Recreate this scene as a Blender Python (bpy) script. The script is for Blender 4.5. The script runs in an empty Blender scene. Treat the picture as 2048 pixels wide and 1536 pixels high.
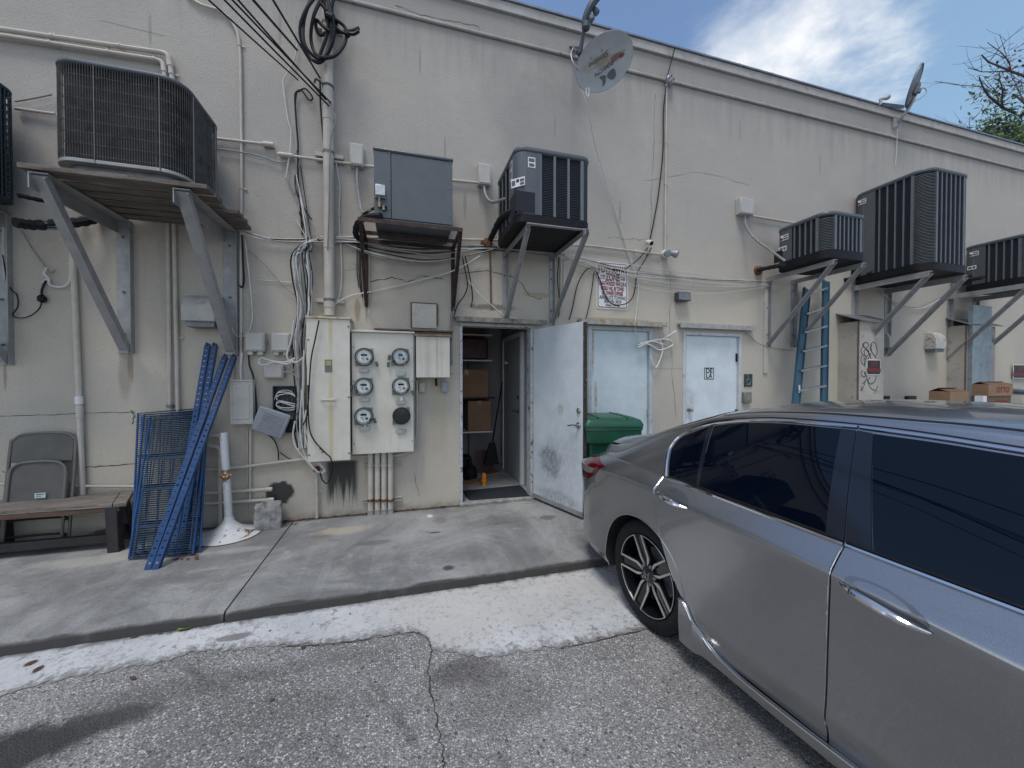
import bpy, bmesh, math, random
from mathutils import Vector, Matrix
S = bpy.context.scene
COL = S.collection
R = math.radians
V = Vector
# ---------------------------------------------------------------- camera
FPX, CAMZ, CAMD, YAW, PIT = 769.0, 1.47, 4.54, R(16), R(.82)
cd = bpy.data.cameras.new('camera'); cam = bpy.data.objects.new('camera', cd); COL.objects.link(cam)
cam.location = (0, -CAMD, CAMZ); cam.rotation_euler = (R(90) - PIT, 0, -YAW)
cd.sensor_width = 36; cd.lens = FPX / 2048 * 36; cd.clip_start = .02; cd.clip_end = 3000
S.camera = cam
# ---------------------------------------------------------------- world, sun, exposure
SUN_EL, SUN_AZ = 68, -35          # bright thin cloud high behind the camera's left shoulder
W_ = bpy.data.worlds.new('World'); S.world = W_; W_.use_nodes = True
S.view_settings.view_transform = 'Standard'; S.view_settings.look = 'None'
S.view_settings.exposure = .42; S.view_settings.gamma = 1
sd = bpy.data.lights.new('sun', 'SUN'); sd.energy = 1.5; sd.angle = R(18); sd.color = (1, .975, .94)
sun = bpy.data.objects.new('sun', sd); COL.objects.link(sun)
_a, _e = R(180 + SUN_AZ * -1), R(SUN_EL)
sdir = V((math.sin(_a) * math.cos(_e), math.cos(_a) * math.cos(_e), math.sin(_e)))   # towards the sun
sun.rotation_euler = sdir.to_track_quat('Z', 'Y').to_euler(); sun.location = (-4, -12, 20)

def nd(nt, t, **kw):
    n = nt.nodes.new(t)
    for k, v in kw.items():
        if hasattr(n, k) and not k[0].isupper(): setattr(n, k, v)
        else:
            s = n.inputs[k.replace('_', ' ')] if isinstance(k, str) else n.inputs[k]
            if hasattr(v, 'is_linked'): nt.links.new(v, s)
            else: s.default_value = v
    return n
def setin(nt, n, i, v):
    if v is None: return
    s = n.inputs[i]
    if hasattr(v, 'is_linked'): nt.links.new(v, s)
    elif s.type == 'RGBA' and not hasattr(v, '__len__'): s.default_value = (v, v, v, 1)
    elif s.type == 'RGBA' and len(v) == 3: s.default_value = (*v, 1)
    else: s.default_value = v
def mt(nt, op, a, b=None, c=None, clamp=False):
    n = nt.nodes.new('ShaderNodeMath'); n.operation = op; n.use_clamp = clamp
    setin(nt, n, 0, a); setin(nt, n, 1, b); setin(nt, n, 2, c); return n.outputs[0]
def vm(nt, op, a, b=None):
    n = nt.nodes.new('ShaderNodeVectorMath'); n.operation = op
    setin(nt, n, 0, a); setin(nt, n, 1, b)
    return n.outputs['Value'] if op in ('DOT_PRODUCT', 'LENGTH', 'DISTANCE') else n.outputs[0]
def noise(nt, vec, scale, detail=4, rough=.6, dist=0):
    n = nt.nodes.new('ShaderNodeTexNoise'); setin(nt, n, 'Vector', vec)
    n.inputs['Scale'].default_value = scale; n.inputs['Detail'].default_value = detail
    n.inputs['Roughness'].default_value = rough; n.inputs['Distortion'].default_value = dist
    return n.outputs['Fac']
def ss(nt, x, a, b, lo=0., hi=1.):
    n = nt.nodes.new('ShaderNodeMapRange'); n.interpolation_type = 'SMOOTHSTEP'
    setin(nt, n, 0, x); n.inputs[1].default_value = a; n.inputs[2].default_value = b
    n.inputs[3].default_value = lo; n.inputs[4].default_value = hi; return n.outputs[0]
def mix(nt, f, a, b, mode='MIX'):
    n = nt.nodes.new('ShaderNodeMix'); n.data_type = 'RGBA'; n.blend_type = mode
    setin(nt, n, 0, f)
    for i, v in ((6, a), (7, b)):
        s = n.inputs[i]
        if hasattr(v, 'is_linked'): nt.links.new(v, s)
        elif hasattr(v, '__len__'): s.default_value = (*v[:3], 1)
        else: s.default_value = (v, v, v, 1)
    return n.outputs[2]
def scalev(nt, vec, s):
    n = nt.nodes.new('ShaderNodeMapping'); nt.links.new(vec, n.inputs[0]); n.inputs['Scale'].default_value = s
    return n.outputs[0]
def sep(nt, v):
    n = nt.nodes.new('ShaderNodeSeparateXYZ'); nt.links.new(v, n.inputs[0]); return n.outputs
nt = W_.node_tree
bg = nt.nodes['Background']; tc = nt.nodes.new('ShaderNodeTexCoord'); D = tc.outputs['Generated']
sky = nt.nodes.new('ShaderNodeTexSky'); sky.sky_type = 'NISHITA'; sky.sun_disc = False
sky.sun_elevation = R(SUN_EL); sky.sun_rotation = _a; sky.air_density = 1.0; sky.dust_density = .5; sky.ozone_density = 1.3
dx, dy, dz = sep(nt, D)
den = mt(nt, 'ADD', mt(nt, 'MAXIMUM', dz, 0), .22)
cmb = nt.nodes.new('ShaderNodeCombineXYZ'); setin(nt, cmb, 0, mt(nt, 'DIVIDE', dx, den)); setin(nt, cmb, 1, mt(nt, 'DIVIDE', dy, den)); cmb.inputs[2].default_value = .37
c1 = noise(nt, cmb.outputs[0], 1.5, 9, .6, .5)
# one big bank of cloud over the roof to the right; unseen banks added behind and at left for light and reflections
def lobe(v, a, b):
    return ss(nt, vm(nt, 'DOT_PRODUCT', D, V(v).normalized()[:]), math.cos(R(a)), math.cos(R(b)))
bank = mt(nt, 'ADD', mt(nt, 'ADD', mt(nt, 'MULTIPLY', lobe((.63, .51, .587), 19, 5), 1.05), mt(nt, 'MULTIPLY', lobe((.68, .52, .44), 14, 4), .5)), mt(nt, 'ADD', mt(nt, 'MULTIPLY', lobe((-.3, -.8, .55), 45, 15), .8), mt(nt, 'MULTIPLY', mt(nt, 'SUBTRACT', lobe((-.93, .15, .22), 30, 12), mt(nt, 'MULTIPLY', lobe((-.62, .29, .74), 38, 16), 1.6)), 1.0)))
bank = mt(nt, 'SUBTRACT', bank, mt(nt, 'ADD', mt(nt, 'MULTIPLY', lobe((.40, .63, .67), 18, 6), .9), mt(nt, 'MULTIPLY', lobe((.80, .34, .50), 22, 7), .75)))
cm = ss(nt, mt(nt, 'ADD', c1, mt(nt, 'MULTIPLY', bank, .27)), .55, .74)
c2 = noise(nt, cmb.outputs[0], 4.2, 6, .6)
ccol = mix(nt, ss(nt, c2, .35, .7), (.58, .65, .76), (1.0, 1.0, 1.0))
ccol = vm(nt, 'SCALE', ccol, None); ccol.node.inputs['Scale'].default_value = .70
gl = mt(nt, 'MULTIPLY_ADD', lobe((-.93, .15, .25), 34, 10), .5, .82); nt.links.new(gl, ccol.node.inputs['Scale'])  # unseen left-hand cloud brightened for the car's reflections
skyc = vm(nt, 'SCALE', sky.outputs[0], None); skyc.node.inputs['Scale'].default_value = .135
haze = mix(nt, ss(nt, dz, .5, .02, 0, .35), skyc, (.42, .50, .58))
veil = mix(nt, mt(nt, 'MULTIPLY', lobe((.9, .38, .3), 34, 4), .55), haze, (.25, .41, .56))
nt.links.new(mix(nt, cm, veil, ccol), bg.inputs[0]); bg.inputs[1].default_value = 1.0
# ---------------------------------------------------------------- helpers
rnd = random.Random(7)
_f0 = V((math.sin(YAW), math.cos(YAW), 0)); _r = V((math.cos(YAW), -math.sin(YAW), 0))
_f = _f0 * math.cos(PIT) - V((0, 0, 1)) * math.sin(PIT); _u = V((0, 0, 1)) * math.cos(PIT) + _f0 * math.sin(PIT)
CAMP = V((0, -CAMD, CAMZ))
def W(px, py, s=0.):            # measured photo point -> the point it is on a plane s metres out from the facade
    d = _f + _r * (px - 1024) / FPX - _u * (py - 768) / FPX
    return CAMP + d * ((-s - CAMP.y) / d.y)
def G(px, py, z=0.):            # measured photo point -> the point it is on a level plane
    d = _f + _r * (px - 1024) / FPX - _u * (py - 768) / FPX
    return CAMP + d * ((z - CAMP.z) / d.z)
def WL(pts, s=0.): return [W(p[0], p[1], p[2] if len(p) > 2 else s) for p in pts]
def cr(pts, k=6, closed=False):
    pts = [V(p) for p in pts]; n = len(pts); out = []
    if n < 3: return pts
    for i in range(n if closed else n - 1):
        p0 = pts[(i - 1) % n] if closed or i else pts[0] * 2 - pts[1]
        p1 = pts[i]; p2 = pts[(i + 1) % n]
        p3 = pts[(i + 2) % n] if closed or i < n - 2 else p2 * 2 - p1
        for j in range(k):
            t = j / k
            out.append(.5 * ((2 * p1) + (p2 - p0) * t + (2 * p0 - 5 * p1 + 4 * p2 - p3) * t * t + (3 * p1 - p0 - 3 * p2 + p3) * t ** 3))
    if not closed: out.append(pts[-1])
    return out
class MB:
    def __init__(s): s.v = []; s.f = []; s.m = []
    def add(s, vs, fs, mi=0):
        b = len(s.v); s.v += [V(v) for v in vs]
        for f in fs: s.f.append([b + i for i in f]); s.m.append(mi)
        return s
    def box(s, x0, x1, y0, y1, z0, z1, mi=0):
        if x0 > x1: x0, x1 = x1, x0
        if y0 > y1: y0, y1 = y1, y0
        if z0 > z1: z0, z1 = z1, z0
        return s.add([(x0, y0, z0), (x1, y0, z0), (x1, y1, z0), (x0, y1, z0), (x0, y0, z1), (x1, y0, z1), (x1, y1, z1), (x0, y1, z1)],
              [(0, 3, 2, 1), (4, 5, 6, 7), (0, 1, 5, 4), (1, 2, 6, 5), (2, 3, 7, 6), (3, 0, 4, 7)], mi)
    def obox(s, c, size, M=None, mi=0):
        b = len(s.v); h = V(size) / 2; s.box(-h.x, h.x, -h.y, h.y, -h.z, h.z, mi)
        M = (M or Matrix()).to_3x3()
        for i in range(b, len(s.v)): s.v[i] = M @ s.v[i] + V(c)
        return s
    def bar(s, p, q, w, h, up=(0, 0, 1), mi=0, off=(0, 0)):
        p, q = V(p), V(q); d = q - p; L = d.length; d.normalize(); x = d.cross(V(up)).normalized(); z = x.cross(d)
        M = Matrix((x, d, z)).transposed()
        return s.obox((p + q) / 2 + x * off[0] + z * off[1], (w, L, h), M, mi)
    def angle(s, p, q, a, b, t, up=(0, 0, 1), flip=1, mi=0):   # L-section: a horizontal flange, b vertical flange
        s.bar(p, q, a, t, up, mi); return s.bar(p, q, t, b - t, up, mi, (flip * (a - t) / 2, -b / 2))
    def tube(s, pts, r, n=8, closed=False, cap=True, mi=0):
        pts = [V(p) for p in pts]; m = len(pts)
        if m < 2: return s
        T0 = (pts[1] - pts[0]).normalized(); up = V((0, 0, 1)) if abs(T0.z) < .9 else V((1, 0, 0))
        x = T0.cross(up).normalized(); b = len(s.v); rr = r if hasattr(r, '__len__') else [r] * m
        for i, p in enumerate(pts):
            if closed: t = pts[(i + 1) % m] - pts[i - 1]
            else: t = pts[min(i + 1, m - 1)] - pts[max(i - 1, 0)]
            if t.length < 1e-9: t = T0
            t.normalize(); x = x - t * x.dot(t)
            if x.length < 1e-6: x = t.orthogonal()
            x.normalize(); y = t.cross(x)
            for k in range(n):
                a = 2 * math.pi * k / n; s.v.append(p + (x * math.cos(a) + y * math.sin(a)) * rr[i])
        for i in range(m if closed else m - 1):
            for k in range(n):
                j = (i + 1) % m
                s.f.append([b + i * n + k, b + i * n + (k + 1) % n, b + j * n + (k + 1) % n, b + j * n + k]); s.m.append(mi)
        if cap and not closed:
            s.f.append([b + k for k in range(n)][::-1]); s.m.append(mi)
            s.f.append([b + (m - 1) * n + k for k in range(n)]); s.m.append(mi)
        return s
    def lathe(s, prof, o=(0, 0, 0), ax=(0, 0, 1), n=24, mi=0, sy=1., cap=True):
        ax = V(ax).normalized(); x = ax.orthogonal().normalized(); 
        if abs(ax.y) > .9: x = V((1, 0, 0))
        y = ax.cross(x); b = len(s.v); o = V(o)
        for r, z in prof:
            for k in range(n):
                a = 2 * math.pi * k / n; s.v.append(o + ax * z + (x * math.cos(a) + y * math.sin(a) * sy) * r)
        for i in range(len(prof) - 1):
            for k in range(n):
                s.f.append([b + i * n + k, b + i * n + (k + 1) % n, b + (i + 1) * n + (k + 1) % n, b + (i + 1) * n + k]); s.m.append(mi)
        if cap and prof[0][0] > 1e-6: s.f.append([b + k for k in range(n)][::-1]); s.m.append(mi)
        if cap and prof[-1][0] > 1e-6: s.f.append([b + (len(prof) - 1) * n + k for k in range(n)]); s.m.append(mi)
        return s
    def prism(s, poly, d, mi=0):     # polygon of 3-D points extruded by the vector d
        n = len(poly); d = V(d)
        s.add([V(p) for p in poly] + [V(p) + d for p in poly],
              [tuple(range(n))[::-1], tuple(range(n, 2 * n))] + [(i, (i + 1) % n, n + (i + 1) % n, n + i) for i in range(n)], mi); return s
    def grid(s, fn, nu, nv, mi=0):
        b = len(s.v)
        for i in range(nu + 1):
            for j in range(nv + 1): s.v.append(V(fn(i / nu, j / nv)))
        for i in range(nu):
            for j in range(nv):
                a = b + i * (nv + 1) + j; s.f.append([a, a + nv + 1, a + nv + 2, a + 1]); s.m.append(mi)
        return s
ORG = {}
def mesh_obj(name, mb, mats, origin=V((0, 0, 0)), bevel=0, sharp=35, fixn=True):
    me = bpy.data.meshes.new(name); o = origin
    me.from_pydata([(v - o)[:] for v in mb.v], [], mb.f)
    mats = mats if isinstance(mats, (list, tuple)) else [mats]
    for m in mats: me.materials.append(m)
    if len(mats) > 1: me.polygons.foreach_set('material_index', mb.m)
    if fixn:
        bm = bmesh.new(); bm.from_mesh(me); bmesh.ops.recalc_face_normals(bm, faces=bm.faces); bm.to_mesh(me); bm.free()
    me.polygons.foreach_set('use_smooth', [True] * len(me.polygons)); me.set_sharp_from_angle(angle=R(sharp)); me.update()
    ob = bpy.data.objects.new(name, me); COL.objects.link(ob)
    if bevel:
        b = ob.modifiers.new('bevel', 'BEVEL'); b.width = bevel; b.segments = 2; b.limit_method = 'ANGLE'; b.angle_limit = R(50); b.harden_normals = False
    return ob
def tag(o, label=None, cat=None, group=None, kind=None):
    if label: o['label'] = label
    if cat: o['category'] = cat
    if group: o['group'] = group
    if kind: o['kind'] = kind
    return o
def thing(name, loc, label, cat, group=None):
    o = bpy.data.objects.new(name, None); COL.objects.link(o); o.location = loc; o.empty_display_size = .1
    ORG[o] = V(loc); return tag(o, label, cat, group)
def part(name, mb, mats, parent, bevel=0, label=None, **k):
    o = mesh_obj(name, mb, mats, ORG[parent], bevel, **k); o.parent = parent; ORG[o] = ORG[parent]
    if label: o['label'] = label
    return o
def single(name, mb, mats, label, cat, group=None, bevel=0, **k):
    lo = V([min(v[i] for v in mb.v) for i in range(3)]); hi = V([max(v[i] for v in mb.v) for i in range(3)])
    c = (lo + hi) / 2; c.z = lo.z
    o = mesh_obj(name, mb, mats, c, bevel, **k); o.location = c; ORG[o] = c
    return tag(o, label, cat, group)
def struct(name, mb, mats, **k):
    o = mesh_obj(name, mb, mats, **k); o['kind'] = 'structure'; return o
def copy_tree(o, parent=None):
    c = o.copy(); COL.objects.link(c); c.parent = parent
    for ch in list(o.children): copy_tree(ch, c)
    return c
def text(body, size, m, parent, loc, rot=(R(90), 0, 0), sx=1., extrude=.0006, shear=0, bold=0, space=1., name='lettering', align='CENTER'):
    cu = bpy.data.curves.new('t', 'FONT'); cu.body = body; cu.size = size; cu.align_x = align; cu.align_y = 'CENTER'
    cu.extrude = extrude; cu.shear = shear; cu.offset = bold; cu.space_character = space; cu.resolution_u = 3
    ob = bpy.data.objects.new('t', cu); COL.objects.link(ob)
    bpy.context.view_layer.update(); dg = bpy.context.evaluated_depsgraph_get()
    me = bpy.data.meshes.new_from_object(ob.evaluated_get(dg)); bpy.data.objects.remove(ob); me.materials.clear(); me.materials.append(m)
    M = rot if isinstance(rot, Matrix) else __import__('mathutils').Euler(rot).to_matrix()
    M = M.to_4x4() @ Matrix.Diagonal((sx, 1, 1, 1)); me.transform(Matrix.Translation(V(loc) - ORG[parent]) @ M)
    o = bpy.data.objects.new(name, me); COL.objects.link(o); o.parent = parent; return o
# ---------------------------------------------------------------- materials
def newmat(name):
    m = bpy.data.materials.new(name); m.use_nodes = True; nt = m.node_tree
    return m, nt, nt.nodes['Principled BSDF'], nt.nodes.new('ShaderNodeTexCoord').outputs['Object']
def bump(nt, bs, h, st, dist=.01):
    n = nt.nodes.new('ShaderNodeBump'); n.inputs['Strength'].default_value = st; n.inputs['Distance'].default_value = dist
    nt.links.new(h, n.inputs['Height']); nt.links.new(n.outputs[0], bs.inputs['Normal'])
def M(name, col, rough=.6, metal=0., var=.12, sc=6., bmp=0., bsc=60., dirt=None, dlo=.55, dhi=.7, dsc=9., coat=0., stretch=(1, 1, 1), spec=None):
    m, nt, bs, co = newmat(name); co = scalev(nt, co, stretch)
    a = noise(nt, co, sc, 6, .65); c = mix(nt, ss(nt, a, .3, .7), [x * (1 - var) for x in col], [min(1, x * (1 + var)) for x in col])
    if dirt is not None:
        d = ss(nt, noise(nt, co, dsc, 8, .7, .4), dlo, dhi); c = mix(nt, d, c, dirt)
    nt.links.new(c, bs.inputs['Base Color']); bs.inputs['Metallic'].default_value = metal
    nt.links.new(ss(nt, noise(nt, co, sc * 2.3, 4, .6), .2, .8, max(0, rough - .1), min(1, rough + .1)), bs.inputs['Roughness'])
    bs.inputs['Coat Weight'].default_value = coat
    if spec is not None: bs.inputs['Specular IOR Level'].default_value = spec
    if bmp: bump(nt, bs, noise(nt, co, bsc, 4, .6), bmp, .004)
    return m
MT = dict(
    stuccop=M('painted pipe', (.50, .46, .40), .55, var=.12, sc=5, dirt=(.30, .25, .19), dlo=.62, dhi=.75),
    beige=M('beige enamel', (.58, .555, .50), .45, var=.07, sc=4, dirt=(.40, .34, .26), dlo=.64, dhi=.78, bmp=.1, bsc=40),
    greybox=M('grey plastic', (.46, .445, .41), .5, var=.08, dirt=(.28, .26, .23)),
    cover=M('weathered grey plastic', (.30, .32, .35), .5, var=.1),
    galv=M('galvanised steel', (.33, .33, .33), .5, .35, .12, 9, dirt=(.20, .195, .19), dlo=.6, dhi=.75),
    galvd=M('dull steel', (.19, .20, .215), .5, .5, .2, 9, dirt=(.13, .11, .10), dlo=.58, dhi=.7),
    bright=M('bright steel', (.50, .52, .54), .38, .6, .15, 20),
    rust=M('rusty steel', (.055, .034, .028), .8, .1, .45, 18, bmp=.4, bsc=90, dirt=(.12, .06, .035)),
    rusto=M('orange rust', (.15, .07, .035), .85, 0, .4, 25),
    acgrey=M('grey enamel', (.095, .108, .12), .45, .2, .06, 5, coat=.1),
    acdark=M('dark louvre', (.008, .010, .016), .5, .2, .2, 20),
    acslat=M('louvre slats', (.030, .037, .05), .5, .2, .1, 20),
    acrib=M('louvre ribs', (.14, .152, .162), .45, .2, .08, 8),
    acold=M('old wire guard', (.115, .105, .095), .55, .3, .25, 12, dirt=(.06, .042, .03), dlo=.5, dhi=.66),
    coil=M('coil fins', (.010, .011, .014), .7, .1, .5, 8, dirt=(.028, .022, .018), dlo=.55, dhi=.75),
    teal=M('dark teal enamel', (.020, .036, .048), .45, .2, .15, 6),
    black=M('black rubber', (.008, .008, .010), .55, 0, .3, 20, spec=.25),
    foam=M('black pipe foam', (.009, .009, .012), .85, 0, .3, 30, bmp=.5, bsc=40),
    wire_w=M('white cable', (.60, .60, .58), .5, 0, .12, 12, dirt=(.36, .34, .31)),
    wire_g=M('grey cable', (.24, .235, .23), .55, 0, .2, 12),
    wire_b=M('black cable', (.010, .011, .014), .55, 0, .2, 12, spec=.3),
    white=M('white paint', (.68, .70, .71), .45, 0, .06, 6),
    paper=M('paper', (.74, .74, .72), .6, 0, .04, 6),
    red=M('red ink', (.19, .012, .022), .5, 0, .1, 8),
    redsign=M('red print', (.19, .010, .016), .5, 0, .1, 8),
    navy=M('blue ink', (.015, .022, .06), .5, 0, .1, 8),
    ink=M('black ink', (.012, .012, .014), .5, 0, .1, 8),
    greyprint=M('grey print', (.095, .105, .12), .5, 0, .1, 8),
    blue=M('blue powder coat', (.006, .050, .155), .38, .1, .2, 7, dirt=(.05, .045, .05), dlo=.60, dhi=.70, dsc=13),
    blued=M('blue wire', (.005, .034, .068), .4, .1, .2, 7, dirt=(.06, .055, .05), dlo=.58, dhi=.68, dsc=12),
    conc=M('old concrete block', (.27, .265, .25), .9, 0, .35, 16, bmp=.8, bsc=50),
    chair=M('taupe enamel', (.15, .143, .128), .45, .2, .12, 5),
    chairs=M('taupe vinyl', (.105, .10, .092), .6, 0, .12, 5, bmp=.2, bsc=120),
    benchleg=M('dark painted wood', (.022, .019, .022), .65, 0, .3, 9, bmp=.3, bsc=40),
    card=M('cardboard', (.27, .165, .095), .8, 0, .12, 5, dirt=(.19, .115, .07), dlo=.58, dhi=.72),
    cardd=M('dark cardboard', (.145, .085, .052), .8, 0, .12, 5),
    maroon=M('maroon vinyl', (.06, .018, .022), .5, 0, .2, 7),
    binlid=M('green plastic', (.005, .070, .036), .42, 0, .14, 5, coat=.1, bmp=.1, bsc=30),
    orange=M('orange plastic', (.72, .26, .012), .4, 0, .08, 6),
    fibre=M('blue fibreglass', (.028, .085, .13), .5, 0, .15, 5, stretch=(1, 1, .2)),
    alu=M('worn aluminium', (.30, .31, .31), .42, .6, .15, 12),
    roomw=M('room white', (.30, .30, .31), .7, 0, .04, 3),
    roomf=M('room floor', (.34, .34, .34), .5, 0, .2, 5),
    mat=M('door mat', (.014, .018, .026), .9, 0, .3, 40, bmp=.6, bsc=200),
    brown=M('brown fascia', (.15, .10, .075), .7, 0, .3, 10),
    brass=M('worn brass', (.38, .30, .16), .4, .8, .2, 20),
    chromew=M('satin nickel', (.42, .41, .38), .28, 1, .05, 10),
    leafy=M('fresh leaf', (.20, .30, .02), .5, 0, .25, 12),
    deadleaf=M('dead leaf', (.10, .045, .022), .8, 0, .5, 30),
    tin=M('sheet metal', (.30, .31, .32), .45, .3, .18, 5),
    dish=M('dish grey', (.33, .36, .385), .45, .1, .08, 4),
    dishb=M('dish back', (.145, .165, .195), .5, .1, .1, 4),
    darkmetal=M('dark steel arm', (.075, .085, .10), .5, .3, .2, 9),
)
def glassy(name, col, rough=.04, metal=0.):
    m, nt, bs, co = newmat(name); bs.inputs['Base Color'].default_value = (*col, 1); bs.inputs['Roughness'].default_value = rough
    bs.inputs['Metallic'].default_value = metal; bs.inputs['IOR'].default_value = 1.5; return m
def clearglass(name):
    m, nt, bs, co = newmat(name); bs.inputs['Base Color'].default_value = (.95, .97, .97, 1); bs.inputs['Roughness'].default_value = .03
    bs.inputs['Transmission Weight'].default_value = 1; bs.inputs['IOR'].default_value = 1.12; return m
MT['meterglass'] = clearglass('meter dome glass')
MT['lcd'] = glassy('display', (.01, .013, .011), .15)
MT['darkglass'] = glassy('dark glass', (.02, .024, .024), .12)
# wood
def wood(name, c1, c2, ax):
    m, nt, bs, co = newmat(name); st = [9, 9, 9]; st[ax] = .7
    v = scalev(nt, co, st); a = noise(nt, v, 6, 8, .7, .3); b = noise(nt, scalev(nt, co, [3 if i == ax else 30 for i in range(3)]), 4, 5, .6)
    c = mix(nt, ss(nt, a, .33, .66), c1, c2); c = mix(nt, ss(nt, b, .6, .72), c, [x * .35 for x in c1])
    nt.links.new(c, bs.inputs['Base Color']); bs.inputs['Roughness'].default_value = .8
    bump(nt, bs, a, .5, .004); return m
MT['plank'] = wood('weathered platform planks', (.045, .035, .03), (.20, .165, .14), 0)
MT['benchtop'] = wood('weathered bench boards', (.085, .070, .060), (.25, .215, .185), 0)
# ---------------------------------------------------------------- the setting: ground, kerb, building
ZS, ZA = -.03, -.10       # pavement and asphalt levels
def ellmask(nt, co, cx, cz, rx, rz, wob, axes=(0, 2), nsc=5., edge=.45):
    o = sep(nt, co); a = mt(nt, 'DIVIDE', mt(nt, 'SUBTRACT', o[axes[0]], cx), rx); b = mt(nt, 'DIVIDE', mt(nt, 'SUBTRACT', o[axes[1]], cz), rz)
    d = mt(nt, 'SQRT', mt(nt, 'ADD', mt(nt, 'MULTIPLY', a, a), mt(nt, 'MULTIPLY', b, b)))
    d = mt(nt, 'ADD', d, mt(nt, 'MULTIPLY', mt(nt, 'SUBTRACT', noise(nt, co, nsc, 6, .7), .5), wob))
    return ss(nt, d, 1 + edge / 2, 1 - edge / 2)
def asphalt():
    m, nt, bs, co = newmat('old asphalt')
    big = noise(nt, co, .8, 6, .65, .4); mid = noise(nt, co, 5, 6, .7)
    c = mix(nt, ss(nt, big, .3, .7), (.195, .187, .178), (.335, .325, .315))
    c = mix(nt, ss(nt, mid, .45, .75, 0, .5), c, (.15, .14, .132))
    v = nt.nodes.new('ShaderNodeTexVoronoi'); v.inputs['Scale'].default_value = 95; nt.links.new(co, v.inputs['Vector'])
    cr_ = sep(nt, v.outputs['Color']); st = mt(nt, 'MULTIPLY', ss(nt, cr_[0], .35, .8), ss(nt, v.outputs['Distance'], .62, .30))
    c = mix(nt, mt(nt, 'MULTIPLY', st, .85), c, mix(nt, cr_[1], (.36, .35, .34), (.80, .79, .77)))
    v3 = nt.nodes.new('ShaderNodeTexVoronoi'); v3.inputs['Scale'].default_value = 44; nt.links.new(co, v3.inputs['Vector']); q3 = sep(nt, v3.outputs['Color'])
    s3 = mt(nt, 'MULTIPLY', ss(nt, q3[0], .80, .86), ss(nt, v3.outputs['Distance'], .42, .30)); c = mix(nt, mt(nt, 'MULTIPLY', s3, .8), c, mix(nt, ss(nt, q3[1], .35, .6), (.07, .065, .06), (.58, .56, .53)))
    v2 = nt.nodes.new('ShaderNodeTexVoronoi'); v2.inputs['Scale'].default_value = 190; nt.links.new(co, v2.inputs['Vector'])
    c = mix(nt, mt(nt, 'MULTIPLY', ss(nt, sep(nt, v2.outputs['Color'])[0], .55, .7), .55), c, (.04, .038, .037))
    for px, py, rx, ry, k, col in ((40, 1500, .26, .13, .95, (.030, .029, .029)), (190, 1445, .22, .07, .85, (.045, .042, .04)), (330, 1385, .4, .08, .38, (.07, .064, .06)),
            (930, 1345, .20, .10, .6, (.055, .048, .043)), (1000, 1400, .26, .16, .35, (.06, .055, .05)), (620, 1330, .4, .06, .25, (.08, .07, .065)), (1600, 1500, .4, .5, .35, (.07, .068, .066)), (560, 1420, .4, .10, .2, (.08, .07, .065))):
        p = G(px, py, ZA); c = mix(nt, mt(nt, 'MULTIPLY', ellmask(nt, co, p.x, p.y, rx, ry, 2.0, (0, 1), 7, .9), k), c, col)
    # faint tyre arcs
    o = sep(nt, co); p = G(500, 1300, ZA)
    rr = mt(nt, 'SQRT', mt(nt, 'ADD', mt(nt, 'POWER', mt(nt, 'SUBTRACT', o[0], p.x - 2.3), 2), mt(nt, 'POWER', mt(nt, 'SUBTRACT', o[1], p.y - 2.2), 2)))
    ring = mt(nt, 'SINE', mt(nt, 'MULTIPLY', rr, 24)); rm = mt(nt, 'MULTIPLY', ss(nt, ring, .72, .98), ss(nt, noise(nt, co, 1.2, 4), .48, .62))
    c = mix(nt, mt(nt, 'MULTIPLY', rm, .45), c, (.075, .07, .067))
    nt.links.new(c, bs.inputs['Base Color']); bs.inputs['Roughness'].default_value = .85
    h = mt(nt, 'ADD', mt(nt, 'MULTIPLY', ss(nt, v.outputs['Distance'], .6, .1), .7), mt(nt, 'MULTIPLY', mid, .6)); bump(nt, bs, h, .8, .006)
    return m
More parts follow.
